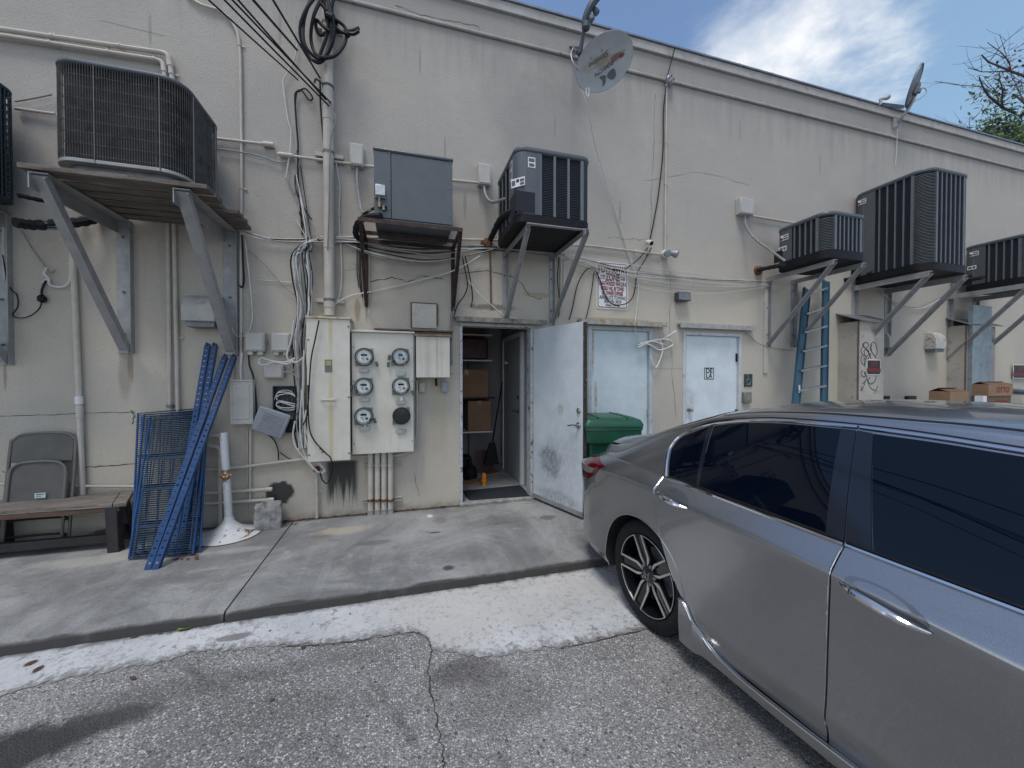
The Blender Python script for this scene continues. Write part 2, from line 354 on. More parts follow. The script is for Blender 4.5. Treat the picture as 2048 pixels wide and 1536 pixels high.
def concrete():
    m, nt, bs, co = newmat('pavement concrete')
    a = noise(nt, co, 1.1, 8, .68, .8); b = noise(nt, scalev(nt, co, (1, 1.5, 1)), 4, 8, .72, .6); f = noise(nt, co, 70, 3, .6)
    c = mix(nt, ss(nt, a, .32, .68), (.15, .15, .147), (.335, .33, .315)); c = mix(nt, ss(nt, b, .50, .72, 0, .65), c, (.115, .113, .11))
    c = mix(nt, ss(nt, noise(nt, co, 2.4, 6, .7, 1.), .57, .74, 0, .65), c, (.42, .40, .35))
    c = mix(nt, ss(nt, f, .35, .75, 0, .4), c, (.12, .12, .12)); c = mix(nt, ss(nt, noise(nt, co, 130, 2, .5), .62, .75, 0, .5), c, (.5, .5, .48))
    for px, py, rx, ry, k, col in ((690, 1060, .24, .10, .75, (.40, .36, .27)), (640, 1075, .10, .05, .5, (.17, .125, .085)), (750, 1085, .18, .05, .6, (.10, .10, .095)), (897, 1136, .05, .045, .9, (.035, .035, .037)), (880, 1040, .07, .12, .5, (.13, .105, .085)),
            (860, 1032, .03, .05, .8, (.62, .64, .66)), (1095, 1035, .09, .06, .7, (.075, .075, .077)), (1010, 1045, .16, .03, .5, (.12, .09, .075)), (330, 1160, .3, .1, .5, (.115, .115, .115)), (200, 1120, .4, .1, .5, (.40, .375, .31)), (480, 1100, .25, .06, .4, (.42, .42, .41)), (870, 1065, .05, .02, .9, (.06, .055, .05))):
        p = G(px, py, ZS); c = mix(nt, mt(nt, 'MULTIPLY', ellmask(nt, co, p.x, p.y, rx, ry, 1.6, (0, 1), 7, .7), k), c, col)
    o = sep(nt, co); c = mix(nt, ss(nt, mt(nt, 'ADD', o[1], mt(nt, 'MULTIPLY', noise(nt, co, 4), .06)), -1.622, -1.648), c, (.050, .048, .045))   # darker kerb face and edge
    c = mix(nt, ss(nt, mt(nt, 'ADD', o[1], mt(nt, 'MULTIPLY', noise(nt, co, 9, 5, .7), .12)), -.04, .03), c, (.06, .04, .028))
    nt.links.new(c, bs.inputs['Base Color']); bs.inputs['Roughness'].default_value = .85
    bump(nt, bs, mt(nt, 'ADD', mt(nt, 'MULTIPLY', b, .5), mt(nt, 'MULTIPLY', f, .35)), .5, .006); return m
def whitewash():
    m, nt, bs, co = newmat('worn white paint')
    a = noise(nt, co, 2.2, 7, .7); s1 = noise(nt, co, 16, 8, .78, .8); s2 = noise(nt, scalev(nt, co, (1, .45, 1)), 38, 5, .7, .5)
    c = mix(nt, ss(nt, a, .3, .7), (.45, .46, .47), (.60, .60, .595))
    c = mix(nt, ss(nt, mt(nt, 'ADD', s1, mt(nt, 'MULTIPLY', s2, .25)), .655, .775), c, (.24, .235, .225)); c = mix(nt, ss(nt, s2, .60, .70, 0, .8), c, (.14, .135, .13)); c = mix(nt, ss(nt, noise(nt, co, 60, 4, .7), .60, .68, 0, .6), c, (.2, .195, .19))
    o = sep(nt, co); p = G(900, 1200, ZA); c = mix(nt, mt(nt, 'MULTIPLY', ellmask(nt, co, p.x + .3, p.y, .9, .5, 1.2, (0, 1), 3, .8), .55), c, (.47, .44, .395))
    p = G(470, 1275, ZA); c = mix(nt, mt(nt, 'MULTIPLY', ellmask(nt, co, p.x, p.y, .1, .035, 2.2, (0, 1), 14, .5), .8), c, (.14, .13, .125))
    c = mix(nt, ss(nt, mt(nt, 'ADD', o[1], mt(nt, 'MULTIPLY', noise(nt, co, 11, 6, .7), .16)), -1.655, -1.585), c, (.06, .054, .05))
    wear = ss(nt, mt(nt, 'ADD', noise(nt, co, 22, 6, .75), mt(nt, 'MULTIPLY', noise(nt, co, 1.6, 4), .35)), .72, .80); c = mix(nt, mt(nt, 'MULTIPLY', wear, .6), c, (.27, .26, .25))
    ed = nt.nodes.new('ShaderNodeAttribute'); ed.attribute_name = 'edge'; k = mt(nt, 'ADD', mt(nt, 'MULTIPLY', ed.outputs['Fac'], 1.3), mt(nt, 'MULTIPLY', mt(nt, 'SUBTRACT', noise(nt, co, 34, 7, .75), .5), 1.5)); c = mix(nt, ss(nt, k, .32, .02), c, mix(nt, s2, (.12, .115, .11), (.34, .33, .32)))
    nt.links.new(c, bs.inputs['Base Color']); bs.inputs['Roughness'].default_value = .75; bump(nt, bs, s1, .6, .008); return m
g = MB(); n = 40
xs = sorted(set([-400, -100, -30] + [i * .5 - 10 for i in range(n)] + [30, 100, 400]))
g.grid(lambda u, v: (xs[round(u * (len(xs) - 1))], [-400, -60, -12, -6, -3, -1.4][round(v * 5)], ZA), len(xs) - 1, 5)
struct('asphalt_ground', g, asphalt())
b = MB(); b.add([(-400, .1, ZA - .01), (400, .1, ZA - .01), (400, 400, ZA - .01), (-400, 400, ZA - .01)], [(0, 1, 2, 3)])
struct('ground', b, MT['conc'])
# white strip with its worn lower edge
lo = [(0, 1393), (60, 1372), (150, 1356), (250, 1336), (340, 1321), (380, 1306), (470, 1300), (560, 1293), (620, 1290), (700, 1283), (770, 1272), (825, 1264), (845, 1270), (858, 1282), (864, 1300), (900, 1308), (960, 1312), (1020, 1308), (1100, 1296), (1180, 1284), (1250, 1268), (1300, 1256), (1360, 1238)]
lp = [G(x, y, ZA) for x, y in lo]; lp = [V((-9, lp[0].y, 0)), V((-4, lp[0].y - .03, 0))] + lp + [V((3.5, -2.3, 0)), V((12, -2.35, 0))]
dense = []
for i in range(len(lp) - 1):
    k = max(2, int((lp[i + 1] - lp[i]).length / .02)) if -3 < lp[i].x < 3.4 else 3
    for j in range(k):
        q = lp[i].lerp(lp[i + 1], j / k); dense.append(V((q.x, q.y + rnd.uniform(-.02, .02), 0)))
ws = MB(); vs = []; FR = (0, .035, .08, .16, .30)
for q in dense:
    for d_ in FR: vs.append((q.x, min(-1.66, q.y + d_), ZA + .004))
    vs.append((q.x, -1.66 + .001, ZA + .004))
ws.add(vs, [(6 * i + j, 6 * i + 6 + j, 6 * i + 7 + j, 6 * i + 1 + j) for i in range(len(dense) - 1) for j in range(5)])
wso = struct('white_painted_strip', ws, whitewash(), fixn=False)
at_ = wso.data.attributes.new('edge', 'FLOAT', 'POINT'); at_.data.foreach_set('value', [v for q in dense for v in (0, .12, .27, .53, 1, 1)])
sw = MB(); jx = -1.10
def slab(x0, x1):
    n = max(1, int((x1 - x0) / .06)) if x1 < 6 else 20
    e = [(x0 + (x1 - x0) * i / n, rnd.uniform(-.004, .004), rnd.uniform(-.004, .004)) for i in range(n + 1)]
    for i in range(n):
        (a, da, ha), (c, dc, hc) = e[i], e[i + 1]
        sw.add([(a, .02, ZS), (c, .02, ZS), (c, -1.66 + dc, ZS), (a, -1.66 + da, ZS), (a, -1.682 + da, ZS - .015 + ha), (c, -1.682 + dc, ZS - .015 + hc), (a, -1.69 + da, ZA - .05), (c, -1.69 + dc, ZA - .05)],
               [(0, 1, 2, 3), (3, 2, 5, 4), (4, 5, 7, 6)])
    sw.add([(x0, .02, ZS), (x0, -1.66, ZS), (x0, -1.69, ZA - .05), (x0, .02, ZA - .05)], [(0, 1, 2, 3)]); sw.add([(x1, .02, ZS), (x1, -1.66, ZS), (x1, -1.69, ZA - .05), (x1, .02, ZA - .05)], [(3, 2, 1, 0)])
slab(-4.9, jx - .006); slab(jx + .006, 5.2); slab(5.212, 14); slab(-14, -4.912)
sw.box(-14, 14, -1.6, 0, ZA - .06, ZS - .03)
pv = struct('pavement', sw, concrete())
# asphalt crack and seam
crk = MB(); pts = []
for x, y in ((862, 1300), (858, 1350), (866, 1400), (875, 1455), (885, 1500), (890, 1536), (895, 1580)): pts.append(G(x, y, ZA))
def crackline(mb, pts, w, z=None, ax=1, jit=.01, k=7):
    P = cr(pts, k); P = [p + V((rnd.uniform(-jit, jit), 0 if ax == 2 else rnd.uniform(-jit, jit), rnd.uniform(-jit, jit) if ax == 2 else 0)) for p in P]
    vs = []
    for i, p in enumerate(P):
        t = (P[min(i + 1, len(P) - 1)] - P[max(i - 1, 0)]).normalized(); nn = t.cross(V((0, 0, 1)) if ax == 1 else V((0, 1, 0))).normalized(); ww = w * rnd.uniform(.35, 1.2)
        vs += [p + nn * ww, p - nn * ww]
    mb.add(vs, [(2 * i, 2 * i + 1, 2 * i + 3, 2 * i + 2) for i in range(len(P) - 1)])
crackline(crk, [p + V((0, 0, .0025)) for p in pts], .0045)
crackline(crk, [G(x, y, ZA + .0065) for x, y in ((560, 1293), (620, 1290), (700, 1283), (770, 1272), (825, 1264), (845, 1270), (858, 1282), (864, 1302))], .0035, jit=.004)
crackline(crk, [G(x, y, ZA + .0065) for x, y in ((1120, 1296), (1180, 1284), (1250, 1268), (1300, 1256), (1340, 1246))], .0035, jit=.004)
struct('asphalt_cracks', crk, M('crack', (.05, .046, .042), .9))

# ---- building
def stucco():
    m, nt, bs, co = newmat('painted stucco')
    o = sep(nt, co); big = noise(nt, co, .55, 6, .6, .4); med = noise(nt, co, 2.6, 6, .62); fine = noise(nt, co, 110, 3, .62); grit = noise(nt, co, 46, 4, .7)
    st = noise(nt, scalev(nt, co, (3.2, 1, .28)), 2.2, 6, .6)
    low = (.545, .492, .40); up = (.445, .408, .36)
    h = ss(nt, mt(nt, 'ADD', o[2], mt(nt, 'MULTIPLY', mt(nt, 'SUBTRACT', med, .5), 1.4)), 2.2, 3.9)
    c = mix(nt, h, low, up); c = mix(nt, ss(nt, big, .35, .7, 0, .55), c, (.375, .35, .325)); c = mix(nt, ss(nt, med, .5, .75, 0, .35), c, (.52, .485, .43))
    c = mix(nt, ss(nt, st, .58, .78, 0, .30), c, (.295, .268, .24)); c = mix(nt, ss(nt, grit, .50, .74, 0, .38), c, (.29, .265, .235)); c = mix(nt, ss(nt, fine, .50, .72, 0, .42), c, (.21, .195, .18)); c = mix(nt, ss(nt, fine, .46, .32, 0, .4), c, (.62, .58, .53))
    # rain dirt under the parapet
    c = mix(nt, mt(nt, 'MULTIPLY', ss(nt, mt(nt, 'ADD', o[2], mt(nt, 'MULTIPLY', st, 1.5)), 5.6, 6.5), .55), c, (.25, .238, .23))
    base = mt(nt, 'ADD', mt(nt, 'MULTIPLY', noise(nt, co, 6, 6, .75), .34), o[2])
    c = mix(nt, ss(nt, base, .24, .08, 0, .75), c, (.20, .165, .125))
    def stain(px, py, rx, rz, k, col, wob=1.2, ns=5, e=.8):
        nonlocal c
        p = W(px, py); c = mix(nt, mt(nt, 'MULTIPLY', ellmask(nt, co, p.x, p.z, rx, rz, wob, (0, 2), ns, e), k), c, col)
    stain(1090, 270, .5, .7, .5, (.27, .255, .245)); stain(1010, 190, .3, .5, .25, (.28, .265, .255)); stain(885, 700, .5, .25, .0, (.3, .25, .2))
    stain(200, 800, .5, .35, .35, (.35, .33, .30)); stain(560, 985, .13, .12, .97, (.035, .034, .033), .9, 9, .25); stain(250, 745, .05, .25, .5, (.22, .18, .14), .8)  # black patch by the white pipes: a hole's dark inside painted on the wall
    stain(215, 1065, .12, .035, .85, (.07, .05, .045), 1.2, 9, .5)
    stain(880, 830, .10, .5, .4, (.43, .39, .25)); stain(715, 620, .03, .14, .6, (.26, .17, .08)); stain(1240, 430, .015, .2, .6, (.3, .22, .12)); stain(930, 410, .02, .16, .5, (.27, .20, .11))
    stain(985, 615, .28, .035, .8, (.16, .145, .125), 2.4, 9); stain(1230, 640, .5, .025, .5, (.26, .17, .09), 2, 9); stain(1515, 470, .25, .35, .35, (.28, .235, .225), .6); stain(1080, 590, .2, .03, .7, (.36, .29, .18), 2, 8)
    stain(860, 540, .7, .12, .35, (.31, .285, .25)); stain(700, 545, .3, .1, .25, (.31, .285, .25)); stain(500, 700, .25, .5, .3, (.37, .35, .32)); stain(600, 900, .3, .2, .3, (.35, .32, .28)); stain(350, 300, .7, .5, .2, (.38, .36, .34))  # broad, faintly darker patches of wall
    for px, py in ((258, 722), (264, 730), (462, 722), (470, 735), (10, 745), (733, 615), (905, 622), (1015, 640), (960, 380), (630, 660), (1250, 60), (890, 300), (1110, 250), (1480, 260), (1640, 330), (840, 120), (300, 60), (560, 60)): stain(px, py, .012, .16, .55, (.20, .14, .09) if py > 600 else (.24, .22, .20), 1.4, 16, .6)
    # black run-off under the tall cabinet: vertical streaks
    p = W(684, 925); sx = noise(nt, scalev(nt, co, (26, 1, 1.2)), 1.4, 4, .6)
    dx = mt(nt, 'ABSOLUTE', mt(nt, 'SUBTRACT', o[0], p.x)); ml = mt(nt, 'ADD', mt(nt, 'SUBTRACT', o[2], p.z), mt(nt, 'MULTIPLY', sx, .72))
    k = mt(nt, 'MULTIPLY', mt(nt, 'MULTIPLY', ss(nt, ml, -.12, .16), ss(nt, dx, .19, .12)), ss(nt, o[2], p.z + .04, p.z + .0))
    c = mix(nt, mt(nt, 'MULTIPLY', k, .93), c, (.022, .022, .023))
    nt.links.new(c, bs.inputs['Base Color']); bs.inputs['Roughness'].default_value = .85
    bump(nt, bs, mt(nt, 'ADD', mt(nt, 'ADD', mt(nt, 'MULTIPLY', fine, .5), mt(nt, 'MULTIPLY', grit, .5)), mt(nt, 'MULTIPLY', med, 1.2)), .6, .012); return m
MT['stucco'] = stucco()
BL = thing('shop_building', (0, 0, 0), 'long beige stucco back wall of a flat-roofed shop building with three service doors', 'building')
D1 = (.655, 1.572, 2.13); D2 = (2.33, 3.30, 2.16); D3 = (3.80, 4.83, 2.13)
w = MB(); T = .16
for x0, x1, z0, z1 in ((-13, D1[0], -.25, 5.86), (D1[0], D1[1], D1[2], 5.86), (D1[1], D2[0], -.25, 5.86), (D2[0], D2[1], D2[2], 5.86), (D2[1], D3[0], -.25, 5.86), (D3[0], D3[1], D3[2], 5.86), (D3[1], 14, -.25, 5.86)):
    w.box(x0, x1, 0, T, z0, z1)
w.box(-13, -12.84, T, 5, -.25, 5.86); w.box(13.84, 14, T, 5, -.25, 5.86); w.box(-12.84, 13.84, 4.84, 5, -.25, 5.86)
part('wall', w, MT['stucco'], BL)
b = MB(); b.box(-12.8, 13.8, .2, 4.8, 5.4, 5.5); part('roof', b, MT['conc'], BL)
b = MB(); b.box(-13, 14, -.032, 0, 5.525, 5.562); part('ledge', b, M('ledge paint', (.36, .335, .31), .8, bmp=.3, dirt=(.16, .14, .13)), BL, bevel=.012)
b = MB(); b.box(-13.03, 14.03, -.035, 5.03, 5.865, 5.985); cp = part('parapet_coping', b, M('coping paint', (.40, .38, .36), .8, bmp=.3, dirt=(.25, .235, .22)), BL, bevel=.006)
b = MB(); b.box(-13.05, 14.05, -.055, 5.05, 5.988, 6.008)
x = -13.
while x < 14: b.box(x, x + .012, -.059, -.040, 5.978, 6.010); x += .61
part('flashing', b, M('roof flashing', (.22, .24, .275), .45, .3, .2, 8), BL)
MT['ckm'] = M('wall crack', (.10, .085, .07), .9)
def wc(pts, w=.0035, s=.0018, j=.012): ck = MB(); crackline(ck, WL(pts, s), w, ax=2, jit=j, k=6); part('crack', ck, MT['ckm'], BL)
wc([(790, 10), (850, 32), (920, 45), (957, 53)]); wc([(957, 53), (957, 70)], .002); wc([(735, 562), (790, 556), (815, 563), (850, 552), (885, 558)], .005); wc([(920, 548), (985, 543), (1035, 560), (1060, 592), (1085, 598)], .005)
wc([(1310, 190), (1307, 300), (1303, 400), (1302, 470)], .0025); wc([(1216, 475), (1260, 478), (1295, 480)], .0025); wc([(0, 832), (90, 830), (180, 826), (270, 824)], .003, j=.004); wc([(150, 935), (200, 933), (275, 927)], .006, j=.005)
wc([(0, 945), (10, 945)], .004); wc([(1340, 545), (1342, 700), (1352, 840)], .0025); wc([(1308, 737), (1364, 738)], .0025, j=.004); wc([(828, 950), (836, 975), (838, 992)], .0025); wc([(690, 540), (720, 535)], .002); wc([(1290, 362), (1400, 345), (1500, 372)], .0018); wc([(262, 820), (268, 830), (262, 850)], .006)
wc([(200, 40), (330, 70)], .0012); wc([(590, 30), (600, 55), (590, 80)], .0015)
# door frames
def frame(d, wd, y0, y1, m, nm='door_frame', bev=.003):
    f = MB(); f.box(d[0], d[0] + wd, y0, y1, ZS, d[2]); f.box(d[1] - wd, d[1], y0, y1, ZS, d[2]); f.box(d[0] + wd, d[1] - wd, y0, y1, d[2] - wd, d[2]); return part(nm, f, m, BL, bev)
MT['framep'] = M('chipped frame paint', (.46, .47, .48), .5, 0, .15, 9, dirt=(.15, .125, .11), dlo=.55, dhi=.62, dsc=14)
frame(D1, .035, -.02, .14, MT['framep']); frame(D2, .05, -.012, .10, M('pale frame paint', (.44, .49, .52), .5, 0, .1, 6, dirt=(.30, .30, .29))); frame(D3, .045, -.012, .10, M('white frame paint', (.52, .54, .55), .5, 0, .1, 6, dirt=(.25, .22, .2)))
b = MB(); b.box(D1[0], D1[1], -.05, .16, ZS - .02, ZS + .025); part('threshold', b, MT['conc'], BL, .006)
# drip ledges over the doors
b = MB(); b.box(.60, 1.72, -.12, 0, 2.16, 2.185); b.box(.60, 1.72, -.12, -.1, 2.13, 2.16); part('drip_ledge', b, M('dirty ledge', (.22, .20, .17), .8, 0, .4, 12, dirt=(.06, .055, .05)), BL)
p, q = W(1150, 632), W(1320, 650); b = MB(); b.box(2.17, 3.46, -.11, 0, 2.20, 2.225); b.box(2.17, 3.46, -.11, -.095, 2.165, 2.20); part('drip_ledge', b, M('rusty ledge', (.36, .35, .31), .8, 0, .2, 12, dirt=(.28, .19, .09), dlo=.5, dhi=.62), BL)
b = MB(); b.box(3.70, 5.02, -.08, 0, 2.22, 2.24); b.box(3.70, 5.02, -.08, -.065, 2.175, 2.22); part('drip_ledge', b, M('pale ledge', (.35, .34, .33), .7, 0, .2, 12), BL)
# doors
def doorpaint(name, col, stains):
    m, nt, bs, co = newmat(name); a = noise(nt, co, 3.5, 6, .65); f = noise(nt, co, 30, 5, .7)
    c = mix(nt, ss(nt, a, .3, .7), [x * .9 for x in col], [min(1, x * 1.06) for x in col]); c = mix(nt, ss(nt, f, .6, .75, 0, .35), c, [x * .6 for x in col])
    for (ax0, ax1, cx, cz, rx, rz, k, sc, wob, ns) in stains: sk = mt(nt, 'MULTIPLY_ADD', ss(nt, noise(nt, scalev(nt, co, (1, 1.6, .5)), 34, 6, .75, .6), .36, .62), .75, .25); c = mix(nt, mt(nt, 'MULTIPLY', mt(nt, 'MULTIPLY', ellmask(nt, co, cx, cz, rx, rz, wob, (ax0, ax1), ns, .9), sk), k), c, sc)
    nt.links.new(c, bs.inputs['Base Color']); bs.inputs['Roughness'].default_value = .42; bump(nt, bs, mt(nt, 'ADD', mt(nt, 'MULTIPLY', a, 1.6), mt(nt, 'MULTIPLY', f, .5)), .5, .007); return m
# open leaf: hinge on the right jamb, swung out to the pavement
hx, hy, ex, ey = 1.565, -.04, 1.835, -.86
HX = V((hx, hy, 0)); dv = (V((ex, ey, 0)) - HX); LL = dv.length; dv.normalize(); nv = V((-dv.y, dv.x, 0));
if nv.x > 0: nv = -nv            # nv: face of the leaf that looks at the street (towards -X)
def DP(u, z, o=0): return HX + dv * u + nv * o + V((0, 0, z))
leaf = MB(); M3 = Matrix((dv, -nv, V((0, 0, 1)))).transposed()
leaf.obox(DP(LL / 2, 1.04, -.022), (LL, .044, 2.06), M3)
mu = (DP(.32, .55)); mv = DP(.62, 1.1)
od = part('open_door', leaf, doorpaint('scuffed white door', (.58, .63, .665), [(1, 2, mu.y, .50, .16, .17, .95, (.10, .105, .115), 2.2, 6), (1, 2, mu.y - .12, .46, .36, .35, .45, (.30, .315, .33), 1.6, 5), (1, 2, DP(.5, 0).y, 1.12, .05, .06, .7, (.33, .29, .2), 1, 6), (1, 2, mu.y - .1, .1, .35, .09, .7, (.2, .2, .2), 1.6, 8), (1, 2, mu.y - .3, .8, .25, .25, .25, (.36, .37, .38), 1.5, 5)]), BL, .003, label='white steel door standing open, scuffed black near its foot')
b = MB(); b.obox(DP(LL + .004, 1.04, -.022), (.008, .052, 2.05), M3)
for i in range(26): b.obox(DP(LL + .009, .05 + i * .078, -.012 - rnd.random() * .02), (.006, .012, .05), M3)
part('edge_strip', b, M('rusted edge', (.06, .045, .04), .8, .2, .5, 30, dirt=(.42, .42, .42), dlo=.6, dhi=.66, dsc=22), od)
b = MB(); b.obox(DP(LL / 2, .035, .004), (LL, .008, .035), M3); b.obox(DP(LL / 2, .012, .002), (LL, .012, .02), M3); part('door_sweep', b, MT['tin'], od)
b = MB(); z = .97; b.lathe([(.033, 0), (.033, .008), (.026, .014), (.012, .016), (.012, .05), (0, .052)], DP(LL - .065, z), nv, 20); b.tube(cr([DP(LL - .065, z, .045), DP(LL - .10, z + .004, .05), DP(LL - .14, z - .004, .05), DP(LL - .185, z - .012, .045)]), [.009] * 7 + [.008] * 6 + [.006] * 6, 10) if False else b.tube(cr([DP(LL - .065, z, .045), DP(LL - .10, z + .004, .05), DP(LL - .14, z - .004, .05), DP(LL - .185, z - .012, .045)]), .008, 10)
part('handle', b, MT['chromew'], od)
b = MB(); b.lathe([(.03, 0), (.03, .01), (.02, .018), (0, .018)], DP(LL - .065, z + .155), nv, 20); b.obox(DP(LL - .065, z + .155, .022), (.01, .012, .03), M3); part('deadbolt', b, MT['chromew'], od)
# closed pale door behind the bin
b = MB(); b.box(D2[0] + .052, D2[1] - .052, .03, .075, ZS + .03, D2[2] - .052)
d2 = part('closed_door', b, doorpaint('peeling pale door', (.56, .64, .67), [(0, 2, 2.45, 1.0, .05, .9, .5, (.70, .74, .76), 1.6, 7), (0, 2, 2.415, 1.9, .016, .4, .9, (.33, .22, .09), .8, 6), (0, 2, 2.46, 1.25, .022, .16, .9, (.36, .20, .05), 1.8, 9), (0, 2, 2.45, .95, .02, .12, .9, (.36, .20, .05), 1.8, 9), (0, 2, 2.9, 1.3, .12, 1.0, .3, (.60, .66, .69), 1, 4)]), BL, .003, label='pale blue-white door with peeling paint and rust runs')
b = MB()
for z in (1.85, 1.0, .3): b.lathe([(.008, -.05), (.008, .05)], (D2[1] - .056, .024, z), (0, 0, 1), 10)
part('hinge', b, MT['tin'], d2)
# white door with the small square sign
b = MB(); b.box(D3[0] + .047, D3[1] - .047, .03, .075, ZS + .03, D3[2] - .047)
d3 = part('closed_door', b, doorpaint('clean white door', (.66, .71, .74), [(0, 2, 4.3, .4, .4, .4, .3, (.48, .52, .54), 1, 4), (0, 2, 3.93, 1.12, .10, .22, .6, (.36, .37, .36), 1.6, 8), (0, 2, 4.6, 1.5, .3, .5, .2, (.5, .54, .56), 1.2, 3), (0, 2, 3.87, 1.8, .02, .3, .5, (.33, .34, .33), 1.5, 9)]), BL, .003, label='clean pale door with a square DE LA sign')
for z in (1.78, .95): 
    b = MB(); b.box(D3[1] - .075, D3[1] - .045, .018, .0295, z - .06, z + .06); part('hinge', b, MT['black'], d3)
p = W(1377, 819, -.03); b = MB(); b.lathe([(.03, 0), (.03, .008), (.012, .014), (.012, .035), (.026, .045), (.03, .058), (.024, .07), (0, .074)], (p.x, .03, p.z), (0, -1, 0), 20); part('knob', b, MT['chromew'], d3)
c = W(1418, 747, -.03); a = .085; e = .008
b = MB()
for x0, x1, z0, z1 in ((-a, a, a - e, a), (-a, a, -a, -a + e), (-a, -a + e, -a + e, a - e), (a - e, a, -a + e, a - e)): b.box(c.x + x0, c.x + x1, .0265, .0298, c.z + z0, c.z + z1)
part('sign_border', b, MT['ink'], d3)
text('DE', .098, MT['ink'], d3, (c.x, .0285, c.z + .037), bold=.002); text('LA', .098, MT['ink'], d3, (c.x, .0285, c.z - .037), bold=.002)
# the room behind the open door
b = MB(); X0, X1, Y1, ZT = -.6, 1.64, 1.86, 2.5
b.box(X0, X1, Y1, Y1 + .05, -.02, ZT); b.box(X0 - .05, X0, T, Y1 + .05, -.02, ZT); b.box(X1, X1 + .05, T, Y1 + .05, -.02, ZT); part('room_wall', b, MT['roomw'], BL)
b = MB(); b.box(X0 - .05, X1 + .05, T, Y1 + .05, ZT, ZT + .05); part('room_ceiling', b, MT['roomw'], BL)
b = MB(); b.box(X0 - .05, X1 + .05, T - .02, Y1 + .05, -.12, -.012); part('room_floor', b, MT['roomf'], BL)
b = MB(); b.box(X1 - .04, X1 - .001, .62, 1.52, 0, 2.05); idr = part('inner_door', b, M('grey inner door', (.34, .35, .36), .5, 0, .06, 4), BL, .003)
b = MB(); b.box(X1 - .055, X1 - .001, .55, .61, -.01, 2.12); b.box(X1 - .055, X1 - .001, 1.53, 1.59, -.01, 2.12); b.box(X1 - .055, X1 - .001, .61, 1.53, 2.06, 2.12); part('door_casing', b, MT['white'], BL, .003)
b = MB(); b.lathe([(.026, 0), (.026, .012), (.01, .016), (.01, .05)], (X1 - .04, .71, 1.0), (-1, 0, 0), 16); b.tube([(X1 - .085, .71, 1.0), (X1 - .09, .84, 1.0)], .009, 8); part('handle', b, MT['darkmetal'], idr)
b = MB(); b.lathe([(.026, 0), (.026, .02), (0, .022)], (X1 - .04, .71, 1.2), (-1, 0, 0), 16); part('deadbolt', b, MT['darkmetal'], idr)
b = MB(); b.tube(cr([(X1 - .042, 1.25, 1.72), (X1 - .08, 1.25, 1.70), (X1 - .085, 1.25, 1.74)]), .008, 8); part('coat_hook', b, MT['white'], idr)
b = MB(); b.box(X1 - .012, X1 - .001, .36, .43, 1.33, 1.47); part('light_switch', b, MT['white'], BL, .003)
# ---------------------------------------------------------------- air conditioners and their brackets
def rrect(hw, hd, r, n=6, z=0.):
    out = []
    for k, (cx, cy) in enumerate(((hw - r, -hd + r), (hw - r, hd - r), (-hw + r, hd - r), (-hw + r, -hd + r))):
        for i in range(n + 1):
            a = -math.pi / 2 + k * math.pi / 2 + i / n * math.pi / 2
            out.append(V((cx + r * math.cos(a), cy + r * math.sin(a), z)))
    return out
def finish(t, loc, rz=0): t.location = loc; t.rotation_euler = (0, 0, rz); return t
def lid(w, d, r, z0, z1, t, m, name='top_cover', bev=.018):
    b = MB(); b.prism(rrect(w / 2, d / 2, r, 8, z0), (0, 0, z1 - z0)); o = part(name, b, m, t, bev, sharp=30); return o
def fan_guard(t, R0, z, m):
    b = MB()
    for k in range(1, 9): b.tube([(R0 * k / 8 * math.cos(a), R0 * k / 8 * math.sin(a), z + .012) for a in [i * math.pi / 16 for i in range(32)]], .0025, 4, closed=True)
    for k in range(8): a = k * math.pi / 4; b.tube([(.03 * math.cos(a), .03 * math.sin(a), z + .012), (R0 * math.cos(a), R0 * math.sin(a), z + .012)], .003, 4)
    return part('fan_guard', b, m, t)
